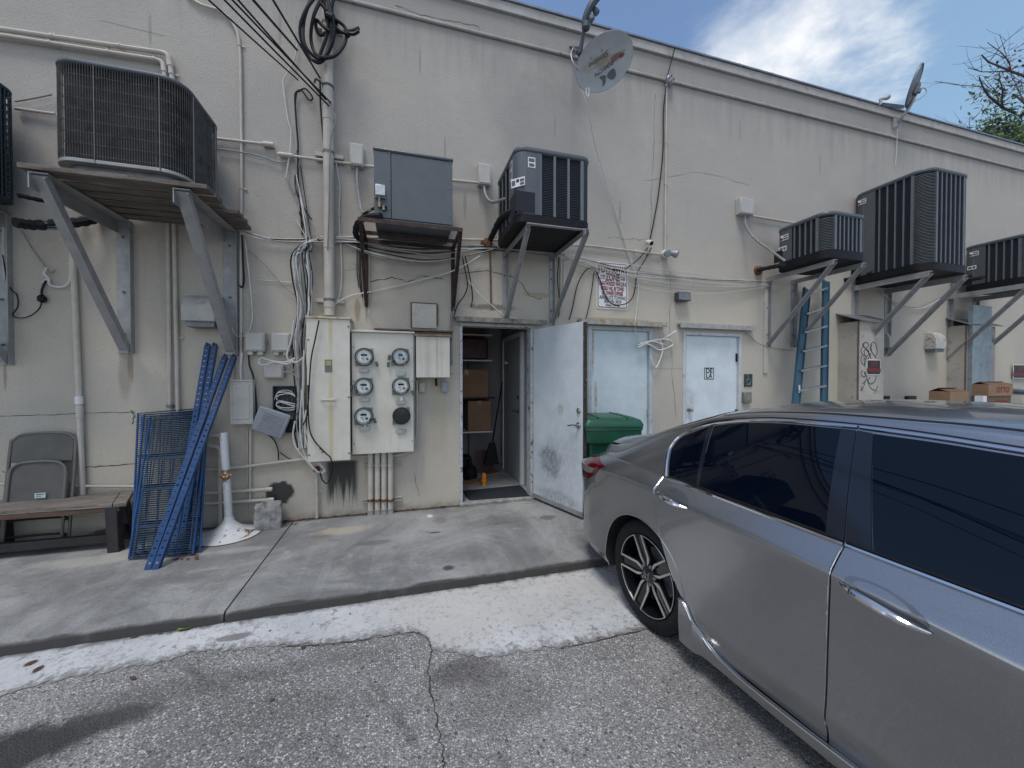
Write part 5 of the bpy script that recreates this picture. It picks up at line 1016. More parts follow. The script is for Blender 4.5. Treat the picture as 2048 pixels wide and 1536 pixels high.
# long horizontal bundle under the condensers
hz = [(480, 462), (540, 478), (600, 482), (640, 478), (720, 482), (800, 492), (870, 497), (950, 492), (1040, 498), (1120, 510), (1200, 528), (1290, 542), (1400, 552), (1500, 562), (1545, 565)]
for i in range(12):
    sag = (rnd.uniform(0, 16), rnd.uniform(-4, 5)); st0 = rnd.randint(0, 4) if i > 2 else 0; e0 = len(hz) - (rnd.randint(5, 8) if i > 2 else 0)
    pts = [(x, y + sag[1] + rnd.uniform(-3, 3) + (sag[0] * (.5 + .5 * math.sin(x / 70. + i)) if x > 680 else 0), .03 + .015 * rnd.random()) for x, y in hz[st0:e0]]
    cable(pts, rnd.choice((.004, .005, .006)), ('wire_w', 'wire_g', 'wire_w', 'wire_g', 'wire_b')[i % 5], 'one of the tangled cables strung along the wall under the condensers', group='horizontal cable bundle')
for i in range(6):
    y = i * 9 + rnd.uniform(-3, 3); pts = [(1130, 508 + y * .1, .06), (1200, 520 + y * .55, .05), (1290, 533 + y * 1.0, .05), (1400, 547 + y * .95, .05), (1480, 560 + y * .5, .05), (1560, 564 + y * .1, .03)]
    cable(pts, .0030, ('wire_w', 'wire_g', 'wire_w')[i % 3], 'one of the loose cables sagging across the tow sign', group='sagging cables right')
for i in range(3): cable([(690, 488), (760, 505 + i * 5), (850, 520 + i * 3), (930, 512), (1000, 495), (1010, 490)], .006, ('wire_b', 'wire_w', 'wire_g')[i], 'one of the slack cables below the rusty frame', group='slack cables', s=.08)
cable([(664, 612), (700, 592), (760, 580), (850, 558), (910, 540), (960, 512)], .007, 'wire_w', 'white cable slanting from riser foot up to the right', .05)
# dense vertical bundle left of the tall cabinet
core = [(640, 480), (612, 486), (600, 510), (602, 560), (606, 620), (600, 680), (602, 740), (603, 800), (604, 850), (607, 900)]
for i in range(20):
    o = rnd.uniform(-13, 15); pts = [(x + o * (1.5 if j in (2, 3) else 1 if j > 1 else .6) + rnd.uniform(-5, 5), y + rnd.uniform(-4, 4), .04 + rnd.random() * .09) for j, (x, y) in enumerate(core)]
    if i % 3 == 0: pts = [(596 + rnd.uniform(-6, 8), 440 - i * 6, .03)] + pts[1:]
    cable(pts[:len(pts) - rnd.choice((0, 0, 2, 3))], rnd.choice((.005, .006, .0075)), ('wire_w', 'wire_g', 'wire_w', 'wire_b', 'wire_w')[i % 5], 'one of the cables in the thick vertical bundle by the tall cabinet', group='vertical cable bundle')
for i, (m, pts) in enumerate((('wire_w', [(604, 780), (600, 850), (606, 900), (622, 930), (640, 945), (648, 938), (636, 920), (622, 890), (610, 850), (612, 820)]), ('wire_w', [(590, 842), (586, 870), (592, 895), (612, 920), (632, 942), (645, 946)]), ('wire_w', [(608, 700), (606, 780), (608, 840), (612, 880), (625, 915), (646, 936), (650, 942), (640, 946), (622, 930)]), ('wire_b', [(616, 770), (618, 850), (628, 880), (650, 905), (662, 918), (664, 945), (655, 966), (645, 960), (640, 945)]), ('wire_b', [(638, 641), (630, 680), (622, 720), (618, 780), (614, 830), (606, 850)]), ('wire_w', [(588, 640), (582, 680), (574, 710), (580, 722), (594, 724), (608, 714)]), ('wire_w', [(520, 716), (518, 726), (528, 730), (548, 724), (572, 728), (588, 720)]), ('wire_w', [(522, 715), (545, 722), (570, 724), (590, 716)]), ('wire_g', [(572, 730), (585, 745), (598, 762)]), ('wire_g', [(600, 640), (596, 700), (600, 730)]), ('wire_g', [(565, 745), (585, 742), (590, 735)]))):
    cable([(x, y, .27 if x > 612 and i in (3, 4) else .13) for x, y in pts], .0075 if m == 'wire_w' else .007, m, ('white cable looping to the bottom of tall cabinet, longest loop', 'white cable curving below the open phone box', 'white cable folded back at the red cap', 'black cable crossing the lower corner of tall cabinet', 'black cable hanging over the left edge of tall cabinet', 'white cable U loop beside right network box', 'white cable kinked under the left network box', 'straight white cable between network boxes and bundle', 'grey cable slanting from landscape box to the bundle', 'grey cable behind the white U loop', 'grey cable from landscape box side')[i], )
cable([(484, 470), (486, 520), (488, 560), (484, 575), (479, 570)], .008, 'wire_b', 'black cable tail with hook on the thin conduit')
cable([(490, 480), (497, 540), (503, 600), (504, 640), (494, 668), (474, 672), (464, 655)], .006, 'wire_w', 'white cable bowing beside the right platform bracket')
cable([(496, 500), (530, 530), (560, 565), (588, 590)], .004, 'wire_g', 'thin grey wire slanting toward the vertical bundle'); cable([(514, 560), (545, 562), (582, 565)], .004, 'wire_w', 'thin straight wire across bare wall left of bundle', .012)
cable([(497, 705), (499, 730), (507, 755), (512, 800), (513, 840)], .008, 'wire_b', 'black cable below the left network box'); cable([(484, 705), (481, 735), (482, 760)], .010, 'wire_w', 'pale conduit tail entering top of tall utility box')
cable([(505, 850), (530, 865), (548, 880), (556, 900), (557, 920)], .006, 'wire_b', 'thin black wire dangling below the ribbed cover'); cable([(560, 905), (580, 918), (600, 920)], .005, 'wire_b', 'small dark wire end near the sloping pipe')
cable([(433, 297), (470, 302), (520, 312), (560, 325), (590, 318)], .006, 'wire_g', 'grey cable sagging right of the old condenser'); cable([(30, 203), (60, 198), (104, 189)], .007, 'wire_g', 'grey wire between the two left condensers')
cable([(240, 428), (330, 440), (400, 438), (470, 452), (490, 468)], .008, 'wire_w', 'white cable running under the plank shelf'); cable([(255, 434), (350, 448), (420, 446), (480, 462)], .007, 'wire_g', 'grey cable beneath the white one under plank shelf')
cable([(40, 455), (60, 490), (85, 525), (100, 545), (110, 540)], .006, 'wire_g', 'thin grey wire slanting at far left')
cable([(94, 535), (88, 548), (96, 556), (84, 566), (97, 556), (100, 570), (125, 574), (140, 560), (141, 520), (140, 480)], .009, 'wire_w', 'white cable knot taped at the left wall'); cable([(92, 560), (84, 580), (84, 592)], .009, 'wire_b', 'short black cable ending in plug'); cable([(84, 602), (78, 618), (60, 632), (40, 636), (26, 630), (36, 612), (34, 590), (24, 580), (14, 560), (6, 510)], .005, 'wire_b', 'thin black wire looping below the plug')
b = MB(); b.lathe([(.012, 0), (.03, .015), (.03, .05), (.012, .07)], W(84, 605, .03), (0, 0, 1), 12); single('plug', b, MT['black'], 'black round plug on the left wall cable', 'plug')
cable([(1164, 180, .45), (1175, 215, .4), (1190, 290, .2), (1205, 340, .1), (1225, 400, .05), (1240, 450), (1255, 500), (1268, 540), (1277, 575), (1272, 630), (1270, 660), (1280, 685)], .007, 'wire_w', 'long white cable dropping from the rusty dish')
for i, pts in enumerate(([(1280, 685), (1300, 690), (1320, 700), (1345, 690), (1338, 680), (1310, 680), (1290, 688), (1276, 695)], [(1276, 690), (1300, 682), (1325, 678), (1352, 662)], [(1320, 680), (1325, 700), (1318, 725), (1310, 735), (1300, 715)], [(1282, 688), (1305, 683), (1330, 690)])): cable(pts, .010, 'wire_w', ('white cable coil looped at the pale door frame', 'white cable tail rising right of the coil', 'white cable end drooping from the coil', 'short white cable inside the coil')[i], .05)
cable([(1333, 172), (1327, 220), (1326, 300), (1318, 380), (1308, 440), (1300, 478)], .008, 'wire_b', 'black cable falling from the ledge to the bullet camera')
cable([(1350, 95, .09), (1342, 125, .06), (1333, 158, .05)], .008, 'wire_b', 'black cable crossing the parapet above round box')
cable([(1296, 495), (1280, 515), (1262, 530), (1240, 540), (1190, 535)], .007, 'wire_b', 'black cable trailing left below the bullet camera'); cable([(1303, 495), (1290, 520), (1275, 545), (1271, 570), (1265, 595), (1250, 608), (1225, 608), (1210, 590), (1200, 560), (1188, 538), (1172, 540), (1155, 570), (1145, 615), (1138, 640)], .007, 'wire_b', 'black cable swinging in a loop over the tow sign'); cable([(1188, 545), (1182, 590), (1175, 625), (1170, 642)], .006, 'wire_b', 'thin black cable left of the tow sign')
for i, pts in enumerate(([(925, 515), (930, 540), (935, 570), (928, 592), (915, 610), (906, 640)], [(918, 510), (915, 560), (908, 610), (904, 680)], [(930, 512), (938, 545), (945, 590), (942, 615)], [(936, 560), (960, 590), (985, 612), (1010, 632), (1040, 640)])): cable(pts, .007, ('wire_b', 'wire_g', 'wire_b', 'wire_w')[i], ('black cable bending down left of the doorway', 'grey cable hugging the wall left of the doorway', 'short black cable tail above the doorway', 'white cable slanting over the doorway')[i], .05)
for i, x in enumerate((715, 719, 722)): cable([(x, 482), (x - 1, 540), (x + 3, 575 + i * 10)], .006, 'wire_b', 'one of the black wires hanging by the left leg of rusty bracket', group='hanging black wires')
cable([(1795, 258), (1793, 300), (1791, 330)], .005, 'wire_w', 'white wire hanging below the far dish'); cable([(1480, 658), (1500, 672), (1520, 688), (1560, 698), (1590, 700)], .005, 'wire_g', 'thin wire sagging right of the DE LA door')
cable([(1755, 580), (1790, 605), (1830, 615), (1870, 600), (1900, 585)], .006, 'wire_g', 'grey cable sagging under the tallest condenser'); cable([(1765, 588), (1800, 612), (1845, 616), (1890, 592)], .006, 'wire_w', 'white cable sagging under the tallest condenser')
cable([(1130, 505), (1128, 560), (1125, 620)], .006, 'wire_w', 'white wire beside the bright bracket leg'); cable([(1118, 510), (1115, 560), (1119, 600), (1117, 635)], .006, 'wire_b', 'black wire beside the bright bracket leg')
# ---------------------------------------------------------------- things standing on the pavement, left
zt = .395
t = thing('bench', (-3.1, -.22, ZS), 'long weathered wooden bench with dark legs against the wall', 'bench')
def bp(f): return None
ed = [(-4.6, -.40, -4.6, -.03), (-2.30, -.425, -2.46, -.045)]
for i in range(3):
    f0, f1 = i / 3 + .004, (i + 1) / 3 - .004; L = lambda k, f: V((ed[k][0] + (ed[k][2] - ed[k][0]) * f, ed[k][1] + (ed[k][3] - ed[k][1]) * f, zt - .035))
    b = MB(); b.prism([L(0, f0), L(1, f0) - V((.10, 0, 0)), L(1, f1) - V((.10, 0, 0)), L(0, f1)], (0, 0, .035 + .001 * i)); part('seat_board', b, MT['benchtop'], t, .004)
b = MB(); b.prism([(-2.396, -.423, zt - .034), (-2.30, -.425, zt - .034), (-2.46, -.045, zt - .034), (-2.556, -.045, zt - .034)], (0, 0, .036)); part('end_board', b, MT['benchtop'], t, .004)
b = MB(); b.box(-4.6, -2.36, -.415, -.385, zt - .075, zt - .036); part('apron', b, wood('reddish worn wood', (.075, .042, .03), (.14, .085, .058), 0), t)
for (x, y, lx, ly) in ((-2.415, -.385, .02, -.01), (-2.52, -.10, .04, .02), (-3.36, -.36, 0, -.01), (-4.4, -.36, 0, -.01), (-3.36, -.10, 0, .02)):
    b = MB(); b.bar((x + lx, y + ly, ZS), (x, y, zt - .036), .085, .075, up=(0, 1, 0)); part('leg', b, MT['benchleg'], t, .006)
b = MB(); b.box(-4.6, -2.46, -.335, -.27, ZS + .055, ZS + .125); part('stretcher', b, MT['benchleg'], t, .005)
b = MB(); b.bar((-2.42, -.37, ZS + .10), (-2.50, -.10, ZS + .12), .05, .06); part('stretcher', b, MT['benchleg'], t, .005)
# folded chair leaning on the wall behind the bench
s = .09; a, q = W(9, 866, s), W(149, 866, s); x0, x1 = a.x, q.x; z1 = W(75, 866, s).z; xm = (x0 + x1) / 2; hw = (x1 - x0) / 2 - .012
t = thing('folding_chair', (xm, -s, ZS), 'folded taupe metal chair leaning on the wall behind the bench', 'chair')
tilt = lambda x, z, o=0: V((x, -.04 - (z1 - z) * .12 - o, z))
pts = [tilt(xm - hw, ZS + .01), tilt(xm - hw, z1 - .16), tilt(xm - hw + .02, z1 - .06), tilt(xm - hw + .10, z1 - .012), tilt(xm + hw - .10, z1 - .012), tilt(xm + hw - .02, z1 - .06), tilt(xm + hw, z1 - .16), tilt(xm + hw, ZS + .01)]
b = MB(); b.tube(cr(pts, 6), .013, 8); part('frame', b, MT['chair'], t)
b = MB(); P = [tilt(xm - hw + .015, z1 - .26, -.006), tilt(xm - hw + .015, z1 - .08, -.006), tilt(xm - hw + .06, z1 - .03, -.006), tilt(xm + hw - .06, z1 - .03, -.006), tilt(xm + hw - .015, z1 - .08, -.006), tilt(xm + hw - .015, z1 - .26, -.006)]; b.prism(P, (0, -.012, 0)); part('backrest', b, MT['chairs'], t, .003)
sw2 = hw - .035; zs1 = z1 - .255; zs0 = z1 - .72
pts = [tilt(xm - sw2, zs0, .035), tilt(xm - sw2, zs1 - .12, .035), tilt(xm - sw2 + .03, zs1 - .03, .035), tilt(xm - sw2 + .11, zs1, .035), tilt(xm + sw2 - .11, zs1, .035), tilt(xm + sw2 - .03, zs1 - .03, .035), tilt(xm + sw2, zs1 - .12, .035), tilt(xm + sw2, zs0, .035)]
P = cr(pts, 5); b = MB(); b.prism([p + V((0, .005, 0)) for p in P], (0, .015, 0)); se = part('seat', b, MT['chairs'], t, .002)
b = MB(); b.tube(P, .012, 8); part('seat_rim', b, MT['chair'], se)
c = tilt(xm + .035, zs1 - .29, .046); b = MB(); b.obox(c, (.075, .003, .045)); st_ = part('label_sticker', b, M('pale sticker', (.50, .62, .60), .5), se)
b = MB(); b.obox(c + V((0, -.002, .01)), (.05, .002, .008)); part('print', b, MT['greyprint'], st_); b = MB(); b.obox(c + V((-.01, -.002, -.008)), (.035, .002, .004)); part('print', b, MT['greyprint'], st_)
for z in (ZS + .12, ZS + .26):
    b = MB(); b.tube(cr([tilt(xm - hw + .02, z - .03, .01), tilt(xm - hw + .05, z, .01), tilt(xm + hw - .05, z, .01), tilt(xm + hw - .02, z - .03, .01)], 5), .010, 8); part('rung', b, MT['benchleg'], t)
for sx in (-1, 1): b = MB(); b.tube([tilt(xm + sx * (hw - .03), ZS + .01, .03), tilt(xm + sx * (hw - .03), zs1 - .1, .03)], .011, 8); part('leg', b, MT['chair'], t)
# blue wire shelves
def wire_shelf(TL, TR, BL_, BR, label, nr=68, nc=6):
    c = (BL_ + BR) / 2; t = thing('wire_shelf', c, label, 'wire shelf', 'blue wire shelves'); F = lambda u, v: TL.lerp(TR, u).lerp(BL_.lerp(BR, u), v)
    b = MB(); b.tube([F(0, 0), F(1, 0), F(1, 1), F(0, 1)], .009, 8, closed=True); part('frame', b, MT['blue'], t)
    b = MB(); b.tube([F(.06, .03), F(.94, .03), F(.94, .97), F(.06, .97)], .006, 6, closed=True); part('inner_frame', b, MT['blue'], t)
    nn = (F(1, 0) - F(0, 0)).cross(F(0, 1) - F(0, 0)).normalized() * .008
    b = MB()
    for i in range(1, nr): v = i / nr; b.tube([F(.02, v), F(.98, v)], .0046, 5)
    part('wire_row', b, MT['blued'], t)
    b = MB()
    for i in range(1, nc): u = i / nc; b.tube([F(u, .02) + nn, F(u, .98) + nn], .0045, 5)
    for v in (.33, .55, .8): b.tube([F(.02, v) + nn * .6, F(.98, v) + nn * .6], .005, 5)
    part('stiffener', b, MT['blue'], t); return t
wire_shelf(W(276, 827, .04), W(411, 816, .04), G(264, 1108, ZS + .012), G(399, 1099, ZS + .012), 'rearmost blue wire shelf leaning on the wall')
wire_shelf(W(288, 829, .07), W(415, 822, .07), G(261, 1113, ZS + .012), G(400, 1103, ZS + .012), 'middle blue wire shelf leaning between two others')
wire_shelf(W(301, 833, .10), W(418, 826, .10), G(258, 1118, ZS + .012), G(386, 1108, ZS + .012), 'front blue wire shelf leaning behind the blue posts')
def slot_post(top, bot, label, w=.042):
    t0 = (top - bot); L = t0.length; d = t0.normalized(); vx = V((1, 0, 0)); x = (vx - d * vx.dot(d)).normalized(); y = d.cross(x)
    Mx = Matrix((x, y, d)).transposed(); o = thing('shelf_post', bot, label, 'shelf post', 'blue shelf posts')
    P = lambda u, v, w_: bot + x * u + y * v + d * w_
    b = MB(); b.obox(P(-w * .36, 0, L / 2), (w * .28, .004, L), Mx); b.obox(P(w * .36, 0, L / 2), (w * .28, .004, L), Mx)
    z = 0; pitch = .055
    while z < L: z2 = min(L, z + pitch - .014); b.obox(P(0, 0, (z + z2) / 2), (w * .44, .004, z2 - z), Mx); z += pitch
    part('face', b, MT['blue'], o)
    b = MB(); b.obox(P(w / 2, .016, L / 2), (.004, .034, L), Mx); part('flange', b, MT['blue'], o)
    b = MB(); b.obox(P(-w * .2, .01, L + .012), (.012, .02, .03), Mx); b.obox(P(w * .25, .012, L + .008), (.014, .02, .022), Mx); part('end_clip', b, MT['blued'], o)
    return o
Z2 = ZS + .002
slot_post(W(414, 690, .06), G(343, 1112, Z2), 'blue slotted shelf post, leftmost at the top'); slot_post(W(428, 690, .05), G(357, 1110, Z2), 'blue slotted shelf post, second from left at the top')
slot_post(W(449, 712, .07), G(294, 1140, Z2), 'blue slotted shelf post reaching furthest onto the pavement'); slot_post(W(467, 712, .06), G(309, 1139, Z2), 'blue slotted shelf post, rightmost at the top')
# white pedestal
c = G(458, 1070, ZS); t = thing('table_pedestal', c, 'white rusting metal table pedestal with a round dished foot', 'table base')
prof = [(.262, .0), (.262, .008), (.25, .012), (.20, .028), (.14, .055), (.09, .09), (.055, .125), (.042, .15), (.036, .18)]
MT['wrust'] = M('chipped white paint', (.56, .57, .57), .45, 0, .08, 5, dirt=(.15, .075, .045), dlo=.585, dhi=.615, dsc=8)
b = MB(); b.lathe(prof, c, (0, 0, 1), 40); part('foot', b, MT['wrust'], t)
b = MB(); b.lathe([(.265, -.0005), (.268, .006), (.258, .009)], c, (0, 0, 1), 40); part('rusty_rim', b, MT['rusto'], t)
zt_ = W(447, 866, .28).z; lean = V((-.035, .0, 0)); b = MB(); P = [c + V((0, 0, .16)), c + lean * .4 + V((0, 0, .5)), c + lean + V((0, 0, zt_ - c.z))]; b.tube(P, .033, 18); po = part('post', b, MT['wrust'], t)
zr = W(450, 952, .28).z - c.z; b = MB(); b.lathe([(.034, -.05), (.037, -.02), (.055, -.004), (.055, .004), (.037, .012), (.035, .06)], c + lean * .55 + V((0, 0, zr)), (0, 0, 1), 16); part('rusty_flange', b, M('rust chips', (.24, .11, .04), .8, 0, .4, 20, dirt=(.6, .6, .58), dlo=.5, dhi=.54, dsc=18), po)
# concrete block
c = G(536, 1056, ZS); rb_ = random.Random(3); b = MB()
b.grid(lambda u, v: (0, 0, 0), 1, 1); b.v = []; b.f = []; b.m = []
bm = bmesh.new(); bmesh.ops.create_cube(bm, size=1); bmesh.ops.subdivide_edges(bm, edges=bm.edges[:], cuts=6, use_grid_fill=True)
for v in bm.verts:
    p = v.co.copy(); k = .86 + .14 * (1 - max(0, (abs(p.x) + abs(p.y) + abs(p.z)) - .9)); n_ = V((rb_.uniform(-1, 1), rb_.uniform(-1, 1), rb_.uniform(-1, 1))) * .018
    if p.z > .45 and abs(p.x) < .18 and p.y < .2: n_.z -= .10
    v.co = V((p.x * .235, p.y * .2, (p.z + .5) * .25)) * k + n_ * .45
    if v.co.z < .012: v.co.z = 0
bm.verts.index_update(); b.add([Matrix.Rotation(R(12), 3, 'Z') @ v.co + c + V((0, .02, .001)) for v in bm.verts], [[v.index for v in f.verts] for f in bm.faces]); bm.free()
single('concrete_block', b, MT['conc'], 'rough broken concrete block at the wall foot beside the white pedestal', 'concrete block', sharp=50)
# ---------------------------------------------------------------- inside the doorway
WI = lambda px, py, y: W(px, py, -y)
P = [G(925, 983, -.01), G(1040, 972, -.01), G(1062, 993, -.01), G(938, 1002, -.01)]
b = MB(); b.prism(P, (0, 0, .012)); m_ = single('door_mat', b, MT['mat'], 'dark ribbed door mat just inside the open doorway', 'door mat')
t = thing('shelf_unit', (.75, 1.6, -.012), 'white wall shelves stacked with boxes inside the dark doorway', 'shelf unit')
zsh = [WI(983, y, 1.3).z for y in (669, 720, 795, 862)]
for i, z in enumerate(zsh):
    b = MB(); b.box(-.1, 1.36 if i != 2 else 1.40, 1.3, 1.85, z - .02, z); part('shelf', b, MT['white'] if i != 2 else MT['benchleg'], t, .002)
for x in (.1, 1.06): b = MB(); b.box(x, x + .025, 1.825, 1.855, 0, 2.3); part('shelf_standard', b, MT['darkmetal'], t)
def carton(x0, x1, y0, y1, z0, z1, label, m, tape=True, bev=.006, cat='cardboard box', name='cardboard_box', rz=0):
    c = V(((x0 + x1) / 2, (y0 + y1) / 2, z0)); t = thing(name, c, label, cat); b = MB(); b.box(x0, x1, y0, y1, z0, z1); part('body', b, m, t, bev)
    if tape: b = MB(); b.box((x0 + x1) / 2 - .03, (x0 + x1) / 2 + .03, y0 - .002, y1, z1 - .0, z1 + .002); b.box((x0 + x1) / 2 - .03, (x0 + x1) / 2 + .03, y0 - .0025, y0 - .0005, z1 - .08, z1); part('tape', b, M('packing tape', (.30, .21, .13), .3), t)
    t.rotation_euler.z = rz; return t
carton(.62, 1.30, 1.33, 1.75, zsh[2], zsh[2] + .43, 'large brown box on the dark middle shelf inside the doorway', MT['card'])
carton(.98, 1.345, 1.34, 1.75, zsh[3], zsh[3] + .47, 'upright brown box on the lowest shelf inside the doorway', MT['card'])
carton(.55, 1.2, 1.36, 1.75, zsh[0], zsh[0] + .16, 'flat brown box on the top shelf inside the doorway', MT['cardd'])
t = thing('suitcase', (.95, 1.5, zsh[1]), 'dark maroon suitcase lying on the second shelf in the doorway', 'suitcase')
b = MB(); b.box(.60, 1.30, 1.34, 1.7, zsh[1] + .001, zsh[1] + .34); part('shell', b, MT['maroon'], t, .03); b = MB(); b.box(.83, .90, 1.333, 1.341, zsh[1] + .14, zsh[1] + .27); part('luggage_tag', b, MT['cardd'], t, .004)
b = MB(); p, q = WI(1004, 766, 1.35), WI(985, 885, 1.1); t = thing('broom', (q.x, 1.1, 0), 'black broom leaning beside the shelves in the doorway', 'broom'); b.tube([p, q], .012, 8); part('handle', b, MT['black'], t)
b = MB(); b.prism([q + V((-.05, -.02, 0)), q + V((.04, -.02, 0)), q + V((.10, -.03, -.33)), q + V((-.13, -.03, -.33))], (0, .06, 0)); part('bristles', b, MT['black'], t, .006)
b = MB(); p = WI(940, 940, 1.05); b.lathe([(.10, 0), (.11, .05), (.10, .14), (.05, .19), (.028, .21), (.028, .27), (0, .27)], (p.x, 1.05, 0), (0, 0, 1), 18); single('black_jug', b, MT['black'], 'black bottle-shaped jug on the floor in the doorway', 'jug')
b = MB(); p = WI(935, 925, 1.2); b.box(p.x - .12, p.x + .06, 1.15, 1.4, -.01, .30); single('black_case', b, MT['black'], 'black tool case on the floor behind the jug in the doorway', 'case', bevel=.02)
b = MB(); p = WI(972, 915, 1.3); b.obox((p.x, 1.38, .17), (.28, .02, .34), Matrix.Rotation(R(-8), 3, 'X')); single('maroon_board', b, MT['maroon'], 'maroon board propped up behind the broom in the doorway', 'board')
P = [G(925, 966, -.008), G(962, 957, -.008), G(963, 968, -.008), G(925, 973, -.008)]; b = MB(); b.prism(P, (0, 0, .02)); single('cardboard_sheet', b, MT['card'], 'flat cardboard piece on the doorway floor left of the orange tool', 'cardboard')
P = [G(972, 945, -.008), G(997, 943, -.008), G(998, 949, -.008), G(973, 953, -.008)]; b = MB(); b.prism(P, (0, 0, .03)); single('cardboard_sheet', b, MT['card'], 'small cardboard piece on the doorway floor behind the orange tool', 'cardboard')
p = G(968, 971, -.012); b = MB()
for z0, z1, w_ in ((0, .035, .028), (.035, .05, .02), (.05, .10, .03), (.10, .115, .02), (.115, .16, .028), (.16, .175, .02)): b.box(p.x - w_ , p.x + w_, p.y - .02, p.y + .02, p.z + z0, p.z + z1)
single('orange_wedge', b, MT['orange'], 'upright orange plastic gadget on the floor of the open doorway', 'door wedge', bevel=.002)
# ---------------------------------------------------------------- right-hand side: bin, ladder, enclosures, cartons, signs
bc = V((2.22, -.62, ZS + .0)); rz = R(-12)
t = thing('wheelie_bin', (0, 0, 0), 'green plastic wheelie bin standing behind the open white door', 'bin')
def ring(hw, hd, r, z, n=6): return rrect(hw, hd, r, n, z)
def loft(rings, cap0=True, cap1=True):
    b = MB(); n = len(rings[0]); vs = [p for rg in rings for p in rg]; fs = []
    for i in range(len(rings) - 1):
        for k in range(n): fs.append((i * n + k, i * n + (k + 1) % n, (i + 1) * n + (k + 1) % n, (i + 1) * n + k))
    if cap0: fs.append(tuple(range(n))[::-1])
    if cap1: fs.append(tuple(range((len(rings) - 1) * n, len(rings) * n)))
    b.add(vs, fs); return b
part('body', loft([ring(.22, .25, .05, .04), ring(.27, .31, .05, .80), ring(.275, .315, .05, .86)]), MT['binlid'], t)
part('rim', loft([ring(.282, .322, .05, .80), ring(.30, .345, .05, .825), ring(.31, .352, .05, .95), ring(.318, .36, .05, .955), ring(.318, .36, .05, .985)], False, True), MT['binlid'], t)
b = loft([ring(.322, .365, .05, .988), ring(.322, .365, .05, 1.015), ring(.30, .34, .05, 1.06), ring(.24, .28, .05, 1.085)]); l = part('lid', b, MT['binlid'], t)
b = MB(); b.box(-.2, .2, -.345, -.30, 1.02, 1.06); b.box(-.17, -.15, -.30, .3, 1.078, 1.094); b.box(.15, .17, -.30, .3, 1.078, 1.094); part('lid_rib', b, MT['binlid'], l, .005)
b = MB(); b.tube([(-.24, .39, .93), (.24, .39, .93)], .018, 8); part('handle', b, MT['binlid'], t)
for sx in (-1, 1): b = MB(); b.lathe([(.10, -.03), (.10, .03)], (sx * .27, .27, .10), (1, 0, 0), 18); part('wheel', b, MT['black'], t)
finish(t, bc, rz)
# ladder
def ladder():
    tl, tr = W(1614, 578, .10), W(1652, 562, .10); bl, br = W(1592, 805, .36), W(1648, 805, .36)
    el = lambda a, c: a + (c - a) * ((ZS - a.z) / (c.z - a.z)); bl, br = el(tl, bl), el(tr, br)
    t = thing('ladder', (bl + br) / 2, 'blue fibreglass ladder leaning under the small low condenser', 'ladder')
    for p, q, w_ in ((bl, tl, .135), (br, tr, .12)):
        b = MB(); b.bar(p, q, w_, .008, up=(0, 1, .2)); b.bar(p, q, .01, .035, up=(0, 1, .2), off=(w_ / 2, .0)); b.bar(p, q, .01, .035, up=(0, 1, .2), off=(-w_ / 2, 0)); part('rail', b, MT['fibre'], t)
    n = 10
    for i in range(n):
        f = (i + .6) / n; b = MB(); b.bar(bl.lerp(tl, f), br.lerp(tr, f), .075, .03); part('rung', b, MT['alu'], t, .004)
    b = MB(); p = bl.lerp(tl, .47); b.obox(p + V((0, -.03, 0)), (.025, .006, .11)); part('label_sticker', b, MT['white'], t)
    return t
ladder()
# lean-to enclosures on the wall
def s_at(px, X):
    u = (px - 1024) / FPX; c, s_ = math.cos(YAW), math.sin(YAW); Dd = (X * c - u * X * s_) / (s_ + u * c); return CAMD - Dd
def enclosure(pxw, pxc, pxr, pyt, label, lidover=.06):
    X0 = W(pxw, 700).x; dp = s_at(pxc, X0); X1 = W(pxr, 700, dp).x; zt = W(pxc, pyt, dp).z
    t = thing('wall_enclosure', ((X0 + X1) / 2, -dp / 2, ZS), label, 'pipe enclosure')
    b = MB(); b.box(X0, X1, -dp, -.001, ZS, zt); part('casing', b, M('enclosure paint', (.40, .37, .325), .8, 0, .1, 2.5, dirt=(.24, .22, .2)), t)
    b = MB(); b.prism([(X0 - lidover, -.001, zt + .16), (X0 - lidover, -dp - lidover, zt + .012), (X0 - lidover, -dp - lidover, zt + .0), (X0 - lidover, -.001, zt + .148)], (X1 - X0 + lidover * 2.5, 0, 0)); part('lid', b, MT['galvd'], t)
    b = MB(); b.box(X0 - .006, X0 + .012, -dp - .006, -dp + .012, ZS, zt - .002); part('corner_trim', b, MT['brown'], t); return t, X0, X1, dp, zt
tA, X0, X1, dp, zt = enclosure(1676, 1716, 1768, 642, 'boxed pipe enclosure with sloping lid and black scribbled graffiti')
scr = [[(1727, 692), (1722, 700), (1725, 708), (1734, 712), (1738, 704), (1732, 698), (1728, 704), (1734, 718), (1738, 714), (1742, 706)], [(1744, 690), (1740, 696), (1744, 704), (1750, 712), (1754, 704), (1752, 690), (1747, 684), (1742, 690), (1744, 704), (1752, 716)], [(1730, 684), (1725, 690), (1732, 696), (1737, 690), (1732, 684), (1727, 690), (1735, 702), (1740, 710), (1742, 718)], [(1724, 710), (1722, 722), (1728, 730), (1732, 722), (1728, 716), (1730, 734)], [(1725, 740), (1722, 748), (1728, 754), (1732, 748), (1728, 744), (1734, 756), (1728, 764)], [(1740, 754), (1736, 762), (1742, 768), (1750, 762), (1752, 752)], [(1734, 758), (1738, 770), (1744, 778), (1752, 780), (1755, 772)], [(1724, 768), (1730, 764), (1726, 776), (1722, 782)], [(1736, 700), (1739, 712), (1734, 722), (1740, 724)], [(1722, 772), (1723, 778), (1721, 780)]]
